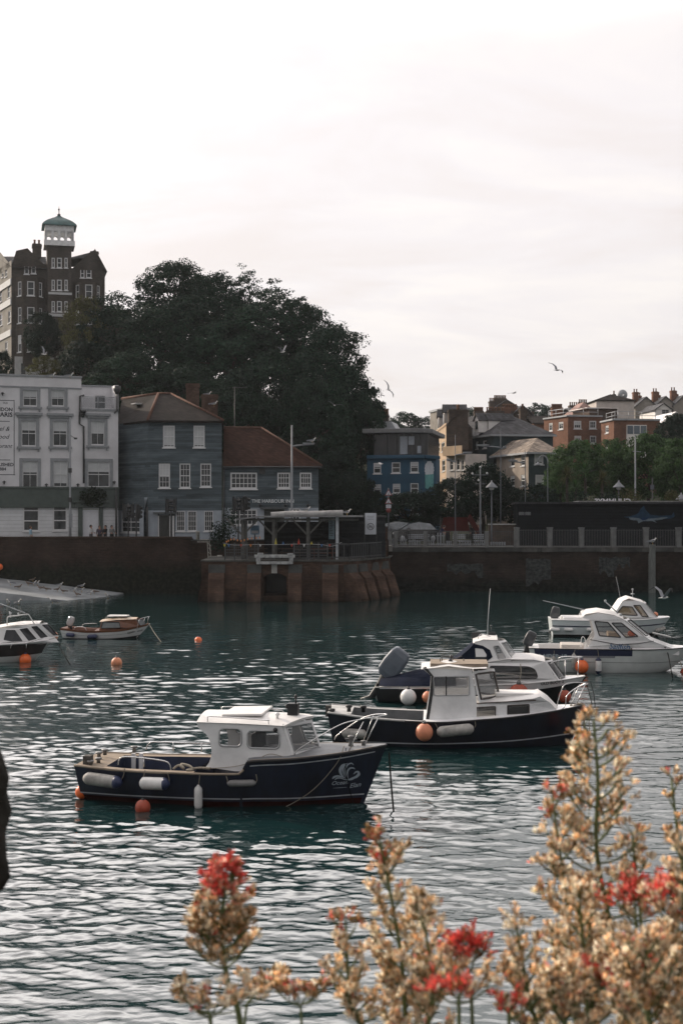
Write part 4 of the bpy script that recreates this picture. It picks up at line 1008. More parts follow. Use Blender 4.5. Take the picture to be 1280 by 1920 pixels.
for px in (893, 912):
    p = toloc(Ff2, P(px, 806, 153.0)); 
    b = MB(); nrm = la
    T = xf((p.x,p.y,p.z), la); w = .62
    b.prism([T(-w,0,-.3),T(w,0,-.3),T(w,0,1.1),T(0,0,1.75),T(-w,0,1.1)], Vector(T(0,3.2,0))-Vector(T(0,0,0))); dm = b.build('dormer', WARMW, root)
    b = MB(); b.prism([T(-.34,-.03,.05),T(.34,-.03,.05),T(.34,-.03,1.0),T(-.34,-.03,1.0)], Vector(T(0,.02,0))-Vector(T(0,0,0))); b.build('dormer_window', PANE, dm)
    b = MB(); e_ = Vector(T(0,3.4,0))-Vector(T(0,0,0)); b.prism([T(-w-.15,-.15,1.0),T(0,-.15,1.82),T(w+.15,-.15,1.0),T(w+.15,-.15,1.12),T(0,-.15,1.95),T(-w-.15,-.15,1.12)], e_); b.build('dormer_roof', SLATE, dm)
pq = toloc(Ff2, P(975, 790, 156)); chimney(root, pq.x, pq.y, He+.5, toloc(Ff2, P(975,766,156)).z, .7, .7, 1, DKBRICK)

# lower house with lichened tile roof
Fl3 = Face(930, 149, 990, 140, GZ); Ff3 = Face(990, 140, 1046, 141, GZ)
root = thing('corner_house', 'two storey beige house with sunlit lichened tile roof beside the green trees', 'house', Ff3.o, Ff3.a)
_, He = Ff3.uz(1000, 848); lo_ = toloc(Ff3, Fl3.o); la = Fl3.a-Ff3.a
ws = [Fl3.rect(*r) for r in ((956,964,856,875),(976,983,853,874),(956,964,892,912),(976,983,890,912))]; w3 = [Ff3.rect(1001,1018,850,871),Ff3.rect(1030,1041,850,869),Ff3.rect(1003,1019,890,910)]
b = MB(); wall_face(b, lo_, la, Fl3.W, He, ws); b.build('wall', BEIGE, root)
b = MB(); wall_face(b, O, 0, Ff3.W, He, w3); b.quad((Ff3.W,0,0),(Ff3.W,9,0),(Ff3.W,9,He),(Ff3.W,0,He)); b.build('front_wall', TEALW, root)  # shade on the front is put into a darker wall colour
for r in ws: win(root, lo_, la, r, cols=1, rows=2, fw=.1, blind=.3)
for r in w3: win(root, O, 0, r, cols=1, rows=1, meet=False, fw=.15, blind=.75)
A_ = Vector(xf(lo_,la)(-1.2,-.35,He)); B_ = Vector((-.35,-.45,He)); C_ = Vector((Ff3.W+.3,-.4,He)); r1 = toloc(Ff3, P(1006,821,144.5)); r2 = toloc(Ff3, P(957,827,150.5)); r2.z = r1.z; D_ = Vector((Ff3.W+.3,11,He))
b = MB(); roof_solid(b, [[A_,B_,r1,r2],[B_,C_,r1],[C_,D_,r2,r1],[D_,A_,r2],[A_,B_,C_,D_]]); b.build('roof', mat('lichened_tile', (0.22,0.185,0.155), .85, var=.5, scale=2.5, kind='tile', pitch=.18, blen=.25, lo=.6, hi=1.35), root)
b = MB(); b.bar(B_+Vector((0,0,-.1)), C_+Vector((0,0,-.1)), .12, .2); b.bar(A_+Vector((0,0,-.1)), B_+Vector((0,0,-.1)), .12, .2); b.build('eaves_board', LEAD, root)

# brick blocks of flats
zb_ = 9.0
def flats(label, Fl_, Ff_, ytop, lw, fw_, extra=None):
    root = thing('apartment_block', label, 'building', Ff_.o, Ff_.a); _, He = Ff_.uz(*ytop); lo_ = toloc(Ff_, Fl_.o); la = Fl_.a-Ff_.a
    a = [Fl_.rect(*r) for r in lw]; c = [Ff_.rect(*r) for r in fw_]
    b = MB(); wall_face(b, lo_, la, Fl_.W, He, a, z0=-3); wall_face(b, O, 0, Ff_.W, He, c, z0=-3); b.quad((Ff_.W,0,-3),(Ff_.W,12,-3),(Ff_.W,12,He),(Ff_.W,0,He))
    b.quad(Vector(xf(lo_,la)(0,0,He)),(0,0,He),(Ff_.W,0,He),(Ff_.W,12,He)); b.build('wall', TBRICK, root)
    for r in a: win(root, lo_, la, r, cols=2, rows=2, fw=.14, meet=False, blind=.3)
    for r in c: win(root, O, 0, r, cols=3, rows=2, fw=.14, meet=False, blind=random.choice((0,.5)))
    b = MB(); T = xf(lo_,la); b.bar(T(0,0,He+.08), T(Fl_.W,0,He+.08), .4, .2); b.bar((0,0,He+.08),(Ff_.W,0,He+.08), .4, .22); b.build('parapet_cap', LEAD, root)
    b = MB()
    def rail(p, q):
        p, q = Vector(p), Vector(q); n = max(2, int((q-p).length/1.6))
        for i in range(n+1): x = p.lerp(q, i/n); b.tube([x, x+Vector((0,0,1.05))], .035, 5)
        for z in (.55, 1.05): b.tube([p+Vector((0,0,z)), q+Vector((0,0,z))], .035, 5)
    rail(Vector(T(.2,.6,He+.1)), Vector(T(Fl_.W-.3,.6,He+.1))); rail((.4,.7,He+.1),(Ff_.W-.3,.7,He+.1)); b.build('roof_railing', GREYMETAL, root)
    return root, He
r1_, He = flats('brown brick flats with sunlit left side and railings on the flat roof', Face(1019,181,1064,175,zb_), Face(1064,175,1128,176,zb_), (1090,781),
    ((1028,1035,793,809),(1046,1055,791,806)), ((1075,1089,789,804),(1104,1117,789,804),(1076,1089,817,826),(1105,1117,817,832)))
Fx = Face(1104,180,1155,181,zb_); q = toloc(Face(1064,175,1128,176,zb_), Fx.o); b = MB(); b.box(q.x,q.x+Fx.W,q.y,q.y+6,He-.2,Fx.uz(1120,766)[1]); st = b.build('stair_head', DKBRICK, r1_)
b = MB(); b.box(q.x-.5,q.x+Fx.W,q.y-.4,q.y+6,Fx.uz(1120,766)[1],Fx.uz(1120,764.5)[1]); b.build('stair_head_roof', WARMW, st)
r2_, He = flats('brown brick flats with a white bay of windows, above the green trees', Face(1126,172,1150,167,zb_), Face(1150,167,1236,168,zb_), (1190,788), ((1134,1140,798,813),(1134,1140,827,842)), ())
Fx = Face(1150,167,1236,168,zb_); r = Fx.rect(1173,1210,797,828); b = MB(); b.box(r[0],r[1],-.25,.1,r[2]-2,r[3]); by_ = b.build('white_bay', WARMW, r2_)
for k in range(3):
    w = (r[1]-r[0])/3; hh = (r[0]+w*k+.06, r[0]+w*(k+1)-.06, r[2]+.95, r[3]-.1); b = MB(); b.box(hh[0],hh[1],-.29,-.26,hh[2],hh[3]); b.build('bay_window', mat('bay_glass', (0.10,0.13,0.16), .15), by_)

# roofs higher up the slope: gabled houses, chimney stacks
def small_house(label, px0, px1, ye, ya, d, wallm, roofm, zb, along='y', depth=8, wins=(), name='house', apx=None, hip=False, group=None):
    Fh = Face(px0, d, px1, d+.3, zb); root = thing(name, label, 'house', Fh.o, Fh.a, group)
    He = Fh.uz((px0+px1)/2, ye)[1]; hr = Fh.uz((px0+px1)/2, ya)[1]-He
    hs = [Fh.rect(*w) for w in wins]
    b = MB()
    g = [(0,He),(Fh.W/2,He+hr),(Fh.W,He)] if along == 'y' and not hip else None
    wall_face(b, O, 0, Fh.W, He, hs, z0=-4, gable=g)
    for u in (0, Fh.W): b.quad((u,0,-4),(u,depth,-4),(u,depth,He),(u,0,He))
    b.build('wall', wallm, root)
    b = MB()
    if hip: hip_roof(b, Fh.W, depth, He, hr, .3)
    else: gable_roof(b, Fh.W, depth, He, hr, .25, along)
    b.build('roof', roofm, root)
    for h in hs: win(root, O, 0, h, cols=2, rows=2, meet=False, fw=.12)
    return root, Fh, He, hr
ro, Fh, He, hr = small_house('cream house with hipped brown roof and skylight standing above the brick flats', 1117, 1188, 752, 736, 215, PINKW, BRTILE, 13, hip=True, depth=9)
b = MB(); b.box(Fh.W*.72,Fh.W*.80,-.1,.6,He+.9,He+1.1); b.build('skylight', LEAD, ro); 
u, z = Fh.uz(1175, 737); b = MB(); b.sphere((u,3,z),(.85,.5,.85),12,8); b.tube([(u,3,z-.8),(u,3,He)], .08); b.build('water_tank', LEAD, ro); chimney(ro, Fh.W*.60, 4, He+hr-.6, Fh.uz(1163,735)[1], .5, .5, 1, DKBRICK)
for px0, px1, ye, ya, lab in ((1190,1231,763,745,'grey gabled house with a tall chimney at its left, first of the upper row'),(1227,1267,762,744,'pale gabled house with two chimney stacks, second of the upper row'),(1262,1300,760,742,'gabled house cut by the right edge, last of the upper row')):
    ro, Fh, He, hr = small_house(lab, px0, px1, ye, ya, 232, mat('grey_render'), SLATE, 14, group='gabled houses along the ridge')
    chimney(ro, Fh.W*.16, 3, He+.3, He+hr+1.2, .9, .9, 2, TBRICK); chimney(ro, Fh.W*.45, 5, He+hr-.5, He+hr+.75, .9, .7, 2, TBRICK)
small_house('small white gabled house with wide bay window in front of the upper row', 1228, 1258, 768, 757, 222, WARMW, SLATE, 13, wins=((1239,1254,767,777),))
small_house('dark gabled house with white bargeboards at the right edge above the round tree', 1247, 1284, 790, 774, 190, DKBRICK, mat('bargeboard_white', (.6,.6,.6), .6), 10)
small_house('house with a broad pink tiled roof behind the brick flats', 1077, 1122, 780, 752, 205, PINKW, mat('pink_tile', (0.30,0.20,0.175), .85, var=.2, scale=1, kind='tile', pitch=.2, blen=.3), 13, hip=True)
ro, Fh, He, hr = small_house('dark gabled house with one white attic window among the chimney stacks', 957, 1001, 781, 761, 205, DKBRICK, SLATE, 13, wins=((971,979,771,777),))
chimney(ro, -1.0, 1, He-1, Fh.uz(966,763)[1], Fh.uz(981,760)[0]-Fh.uz(953,760)[0], 1.2, 7, TBRICK)
ro, Fh, He, hr = small_house('highest dark roofed house crowned by two large chimney stacks', 915, 985, 772, 751, 222, DKBRICK, SLATE, 14, depth=10)
u0, z = Fh.uz(932, 744); u1, _ = Fh.uz(955, 744); chimney(ro, u0, 3, He, z, u1-u0, 1.3, 8, DKBRICK); u0, z = Fh.uz(921, 750); u1, _ = Fh.uz(931, 750); chimney(ro, u0, 2, He-1, z, u1-u0, 1.3, 3, DKBRICK)
ro, Fh, He, hr = small_house('long low terrace roof with a row of potted chimney stacks', 893, 952, 790, 780, 190, PINKW, SLATE2, 10, along='x')
for a0, a1, y0, n in ((894,911,768,7),(917,932,768,4),(933,950,768,3)): u0, z = Fh.uz(a0, y0); u1, _ = Fh.uz(a1, y0); chimney(ro, u0, 2.2, He-1, z, u1-u0, 1.0, n, DKBRICK)
ro, Fh, He, hr = small_house('brown roofed house between the slate roof and the brick flats', 1000, 1060, 794, 778, 200, TBRICK, BRTILE, 10, along='x')
u0, z = Fh.uz(1043, 761); u1, _ = Fh.uz(1063, 761); chimney(ro, u0, 3, He-1, z, u1-u0, 1.2, 8, TBRICK)
ro, Fh, He, hr = small_house('house hidden behind the flats, showing tall stacks of chimney pots', 1072, 1116, 772, 764, 222, DKBRICK, SLATE, 13, along='x')
u0, z = Fh.uz(1076, 757); u1, _ = Fh.uz(1096, 757); chimney(ro, u0, 3, He-1, z, u1-u0, 1.2, 5, DKBRICK); u0, z = Fh.uz(1097, 751); u1, _ = Fh.uz(1113, 751); chimney(ro, u0, 4, He-1, z, u1-u0, 1.2, 5, DKBRICK)

# ---- black kiosk on the promenade with letters facing the other way and a fish mural
Fk = Face(969, 110.5, 1320, 109.5, GZ)
root = thing('kiosk', 'long black seafood kiosk seen from behind with a blue marlin painted on it', 'kiosk', Fk.o, Fk.a)
_, Hk = Fk.uz(1100, 945)
b = MB(); b.box(0, Fk.W, 0, 5, 0, Hk); b.build('wall', mat('black_boarding', (0.009,0.011,0.013), .7, var=.3, scale=1, kind='board', pitch=.25, blen=30, lo=.9, hi=1.1), root)
b = MB(); b.box(-.2, Fk.W+.2, -.35, 5.3, Hk, Hk+.12); b.box(-.12, Fk.W, -.28, 5.2, Hk+.12, Hk+.16); b.build('roof', mat('felt_roof', (0.04,0.042,0.045), .8, var=.3), root, bevel=.01)
b = MB(); b.box(5, Fk.W, -.3, 5.2, Hk+.161, Hk+.26); b.build('roof_edge', mat('pale_roof_edge', (0.22,0.22,0.215), .7, var=.3, scale=3), root)
for a0 in (972, 984):
    r = Fk.rect(a0, a0+10, 960, 966); b = MB(); b.box(r[0], r[1], -.04, 0, r[2], r[3]); v = b.build('vent', mat('vent_grey', (0.22,0.23,0.24), .6), root)
    b = MB()
    for k in range(4): z = r[2]+(r[3]-r[2])*(k+.5)/4; b.box(r[0]+.02, r[1]-.02, -.06, -.04, z-.02, z+.01)
    b.build('vent_slat', DARKMETAL, v)
vs, fs = fit_text('CHUMMYS', 3.0, bold=.02, extrude=.03)
u0, z = Fk.uz(1187, 944.5)
b = MB(); b.add([(u0-x, 1.6+zz, z+y*1.0) for x, y, zz in vs], fs); b.build('letter_sign', mat('letter_white', (.62,.62,.66), .5), root)
b = MB(); b.box(u0-3.1, u0+.1, 1.55, 1.62, Hk+.26, z); b.build('letter_rail', DARKMETAL, root)
MB1 = mat('mural_blue', (0.018,0.042,0.075), .8, var=.3); MB2 = mat('mural_pale_blue', (0.12,0.155,0.18), .8, var=.3); MB3 = mat('mural_deep', (0.012,0.03,0.075), .8, var=.3)
mural(root, Fk, (0,0,0), 0, [
 ([(1168,969),(1180,968),(1190,965),(1196,962),(1200,954),(1206,948),(1210,957),(1218,965),(1235,967),(1258,966),(1262,960),(1264,968),(1258,972),(1240,973),(1226,976),(1210,975),(1200,974),(1188,972),(1176,971)], MB1, 'marlin'),
 ([(1178,970),(1190,971),(1205,973),(1225,972),(1240,970),(1252,970),(1240,974),(1226,976),(1230,980),(1222,977),(1205,977),(1196,981),(1194,976),(1184,975),(1180,974)], MB2, 'marlin_belly'),
 ([(1198,972),(1206,970),(1216,970),(1212,974),(1204,976)], MB3, 'marlin_fin')])
# ------------------------------------------------------------------ trees and shrubs
def leafmat(name, col, trans=.3, var=.45, sc_=.35): return mat(name, col, .75, var=var, scale=sc_, kind='leaf', trans=trans)
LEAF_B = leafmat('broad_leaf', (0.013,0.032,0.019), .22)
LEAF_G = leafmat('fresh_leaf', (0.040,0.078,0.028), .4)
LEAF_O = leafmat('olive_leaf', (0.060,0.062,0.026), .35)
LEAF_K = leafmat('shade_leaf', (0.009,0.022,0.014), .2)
BARK = mat('bark', (0.045,0.038,0.032), .95, var=.4, scale=5, bump=.6)
def crown_mesh(name, m, seed, nclump, per, size, cr=.34, squash=.85, core=.55, loose=0.0):
    """unit crown: clumps of leaf faces through an uneven ball"""
    rnd = np.random.default_rng(seed); V = []
    lob = rnd.normal(size=(7,3)); lob /= np.linalg.norm(lob,axis=1)[:,None]; lh = rnd.uniform(.05,.28,7)
    for c in range(nclump):
        d = rnd.normal(size=3); d /= np.linalg.norm(d); d[2] = d[2] if d[2] > -.9 else -d[2]
        rad = 1-.10+sum(h*max(0,float(d@l))**3 for l, h in zip(lob, lh))
        k = core+(1-core)*rnd.random()**.5
        ctr = d*rad*k*(1+loose*rnd.random())
        s = cr*rnd.uniform(.55,1.15)
        n = int(per*rnd.uniform(.6,1.3))
        q = rnd.normal(size=(n,3)); q /= np.linalg.norm(q,axis=1)[:,None]; q *= (rnd.random((n,1))**.4)*s; q[:,2] *= .65
        p = ctr+q; nr = q/s*.9+d*.5+rnd.normal(size=(n,3))*.45; nr /= np.linalg.norm(nr,axis=1)[:,None]
        u = np.cross(nr, rnd.normal(size=(n,3))); u /= np.linalg.norm(u,axis=1)[:,None]; w = np.cross(nr,u)
        sz = size*rnd.uniform(.6,1.35,(n,1))
        quad = np.stack([p-u*sz*.5, p+w*sz*.34-u*sz*.05, p+u*sz*.5, p-w*sz*.34-u*sz*.05], 1); V.append(quad)
    V = np.concatenate(V); V[...,2] *= squash; n = len(V)
    me = bpy.data.meshes.new(name); co_ = V.reshape(-1,3).astype(np.float32)
    me.vertices.add(n*4); me.vertices.foreach_set('co', co_.ravel()); me.loops.add(n*4); me.loops.foreach_set('vertex_index', np.arange(n*4,dtype=np.int32))
    me.polygons.add(n); me.polygons.foreach_set('loop_start', np.arange(n,dtype=np.int32)*4); me.update(calc_edges=True); me.materials.append(m)
    return me
def trunk_mb(h, r, spread, seed, base=0.0):
    rd = random.Random(seed); b = MB()
    b.tube([(0,0,base),(rd.uniform(-.1,.1),rd.uniform(-.1,.1),h*.5),(rd.uniform(-.2,.2),rd.uniform(-.2,.2),h)], [r*1.3,r,r*.8], 8)
    for i in range(6):
        a = i*1.05+rd.uniform(-.3,.3); l = spread*rd.uniform(.55,.85); z0 = h*rd.uniform(.75,1.0)
        p0 = Vector((0,0,z0)); p2 = Vector((math.cos(a)*l, math.sin(a)*l, h+spread*rd.uniform(.1,.75))); p1 = p0.lerp(p2,.5)+Vector((0,0,spread*.12))
        b.tube([p0,p1,p2], [r*.5,r*.33,r*.12], 5)
    return b
CM = {}
def crown_variant(key):
    if key in CM: return CM[key]
    kind, v = key
    if kind == 'big': me = crown_mesh('crown_broad', LEAF_B, 10+v, 300, 60, .062, .22)
    elif kind == 'loose': me = crown_mesh('crown_loose', LEAF_B, 30+v, 150, 50, .065, .18, core=.35, loose=.15)
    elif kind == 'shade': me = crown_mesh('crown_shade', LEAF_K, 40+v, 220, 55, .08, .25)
    elif kind == 'green': me = crown_mesh('crown_green', LEAF_G, 50+v, 260, 60, .07, .20)
    elif kind == 'olive': me = crown_mesh('crown_olive', LEAF_O, 60+v, 120, 50, .085, .25)
    else: me = crown_mesh('crown_far', LEAF_B, 70+v, 90, 40, .13, .3)
    CM[key] = me; return me
def tree(label, px, py, rx, ry, d, kind, v, zbase=None, group=None, name='tree', dd=1.0):
    c = P(px, py, d); sx, sz = rx/FPX*d, ry/FPX*d
    zb = zbase if zbase is not None else float(ground_h(np.array(c.x), np.array(d)))-.2
    root = thing(name, label, 'tree', (c.x, d, zb), 0, group)
    h = max(.6, c.z-zb-sz*.25)
    trunk_mb(h, max(.12, sx*.06), sx*.9, int(px*7+py), 0).build('trunk', BARK, root)
    o = bpy.data.objects.new('crown', crown_variant((kind, v))); COL.objects.link(o); o.parent = root
    o.location = (0,0,c.z-zb); o.scale = (sx*1.08, sx*dd, sz/.85*1.12); o.rotation_euler = (0,0,(px*13 % 628)/100)
    return root
GH = 'trees of the wooded hill behind the inn'
HILL = [ # label, px, py, rx, ry, d, kind, variant
 ('topmost round tree on the wooded hill, left peak of its outline',325,548,70,52,150,'big',0),
 ('open topped tree with sky showing through its twigs, right of the hill peak',462,562,54,38,148,'loose',0),
 ('tree between the two peaks at the top of the wooded hill',396,580,66,58,146,'big',1),
 ('tree on the right shoulder of the hill below the open twigs',548,622,70,60,142,'big',2),
 ('tree at the rounded upper right edge of the wooded hill',618,672,62,56,138,'big',3),
 ('tree with a ragged bulge, farthest out on the right flank of the hill',650,762,62,66,134,'big',1),
 ('tree low on the right flank above the blue building',664,852,52,70,130,'big',2),
 ('tree filling the dark middle of the wooded hill',430,678,92,74,138,'big',0),
 ('tree in the dark left middle of the wooded hill',300,650,84,70,140,'big',3),
 ('tree under the low wing of the brick hotel',222,632,66,58,144,'big',2),
 ('tree directly behind the chimneys of the harbour house',350,752,84,62,131,'big',1),
 ('tree behind the rusty roof of the inn',510,756,80,78,132,'big',3),
 ('tree beside the right end of the inn roof',590,800,74,88,127,'big',0),
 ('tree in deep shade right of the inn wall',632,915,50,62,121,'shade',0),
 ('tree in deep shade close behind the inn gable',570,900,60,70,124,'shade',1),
 ('tree behind the white hotel roof and the harbour house',238,716,64,50,133,'big',2),
 ('tree filling the notch between the left peak and the shaded middle',372,632,84,64,143,'big',1),
 ('tree in the upper middle of the hill under the open twigs',480,640,84,64,141,'big',3),
 ('tree in the shaded right middle of the hill',590,730,78,70,133,'big',0),
 ('tree behind the inn aerial mast in deep shade',450,790,74,60,128,'big',2),
 ('tree at the foot of the right flank beside the blue building',678,800,42,60,131,'big',0),
 ('tree in shade low between the inn and the blue building',655,940,44,46,119.5,'shade',1),
 ('tree at the lower left of the hill above the white hotel',165,700,60,50,137,'shade',0)]
for lab, px, py, rx, ry, d, k, v in HILL: tree(lab, px, py, rx, ry, d, k, v, group=GH)
tree('sunlit yellowish tree at the left edge of the wooded hill', 150, 628, 36, 52, 141, 'olive', 0)
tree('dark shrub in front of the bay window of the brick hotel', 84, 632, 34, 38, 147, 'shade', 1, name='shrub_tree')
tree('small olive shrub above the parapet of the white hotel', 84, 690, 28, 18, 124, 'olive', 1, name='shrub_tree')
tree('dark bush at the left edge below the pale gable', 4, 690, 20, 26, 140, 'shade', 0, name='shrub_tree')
PR = 'dark street trees behind the promenade'
for lab, px, py, rx, ry, d, k, v in (
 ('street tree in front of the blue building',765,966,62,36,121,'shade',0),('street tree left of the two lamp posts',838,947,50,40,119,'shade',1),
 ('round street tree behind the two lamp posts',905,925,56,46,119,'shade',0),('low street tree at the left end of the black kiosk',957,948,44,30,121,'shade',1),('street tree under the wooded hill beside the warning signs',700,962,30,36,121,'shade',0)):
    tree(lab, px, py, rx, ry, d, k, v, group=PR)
GR = 'green trees behind the black kiosk'
for lab, px, py, rx, ry, d, k, v in (
 ('bright green tree left of the tall flagpole',1088,884,56,54,136,'green',0),('green bushy tree beside the corner house',1050,905,32,38,131,'green',1),
 ('broad green tree right of the tall flagpole',1215,878,62,62,136,'green',1),('green tree behind the flagpole, between its neighbours',1150,884,44,56,139,'green',0),('green tree cut by the right edge of the photo',1275,888,52,60,131,'green',0),
 ('dark tree in front of the corner house',1012,938,34,24,126,'shade',1)):
    tree(lab, px, py, rx, ry, d, k, v, group=GR)
tree('large round dark tree on the slope at the right edge', 1262, 815, 34, 32, 158, 'shade', 0)
for i, (px, py, rx, ry, d) in enumerate(((760,796,28,18,300),(735,800,18,14,290),(793,800,20,14,300),(888,788,18,20,280),(1010,776,20,15,330),(1032,778,18,14,330))):
    tree(('far tree on the skyline over the blue building, the tallest','low far tree nearest the wooded hill','far tree by the cream terrace','far tree beside the pale tower block','far tree right of the gabled attic window','far tree left of the potted stack')[i], px, py, rx, ry, d, 'far', i % 2, group='far trees on the skyline')
# low shrubs by the kiosk and the terrace
def shrub(label, px, py, rx, ry, d, m, n=500, s=.16, zb=None, name='shrub'):
    c = P(px, py, d); b = MB(); clump(b, (0,0,0), (rx/FPX*d, rx/FPX*d*.7, ry/FPX*d), n, s)
    o = b.build(name, m, None, c); tag(o, label, 'shrub'); return o
shrub('yellow flecked dome of a shrub under the flagpole', 1180, 930, 24, 16, 113.5, LEAF_O)
shrub('low dark dome shrub beside the cone lamp', 1140, 934, 22, 12, 114, LEAF_K)
shrub('dark shrub at the left end of the kiosk letters', 1085, 932, 30, 14, 114, LEAF_K)
shrub('yellowish shrub beside the pale lamp shade at the right edge', 1258, 930, 15, 13, 114, LEAF_O)
shrub('dark shrub at the left corner of the terrace deck', 412, 1006, 22, 32, 102.2, LEAF_K, 900, .18)
shrub('taller leafy bush with upright shoots in front of the inn window', 431, 982, 17, 34, 103.2, LEAF_B, 520, .17)
# palms / cordylines: fans of sword leaves on a short trunk
def palm(label, px, py, d, r, seed):
    rd = random.Random(seed); c = P(px, py, d); zb = GZ
    root = thing('palm', label, 'palm', (c.x, d, zb), 0, 'palms behind the kiosk'); h = c.z-zb
    b = MB(); b.tube([(0,0,0),(.05,0,h*.5),(0,0,h)], [.16,.13,.12], 8); b.build('trunk', BARK, root)
    b = MB()
    for i in range(90):
        a = rd.uniform(0,6.283); el = rd.uniform(-.5,1.45); L = r*rd.uniform(.8,1.15); dr = Vector((math.cos(a)*math.cos(el), math.sin(a)*math.cos(el), math.sin(el))); side = dr.cross(Vector((0,0,1))).normalized()*.035
        p0 = Vector((0,0,h)); p1 = p0+dr*L*.6; p2 = p0+dr*L+Vector((0,0,-L*.32*math.cos(el)))
        b.add([p0-side,p0+side,p1+side*1.2,p2,p1-side*1.2], [(0,1,2,4),(4,2,3)])
    b.build('crown', LEAF_G if seed % 2 else LEAF_O, root)
for i, (px, py, d, r) in enumerate(((1062,893,122,1.2),(1096,886,123,1.3),(1128,900,121,1.1),(1078,915,118,1.0))): palm(('palm at the left end above the kiosk roof','tallest palm over the kiosk letters','palm just left of the cone lamp','lowest palm, close above the kiosk roof')[i], px, py, d, r, i)
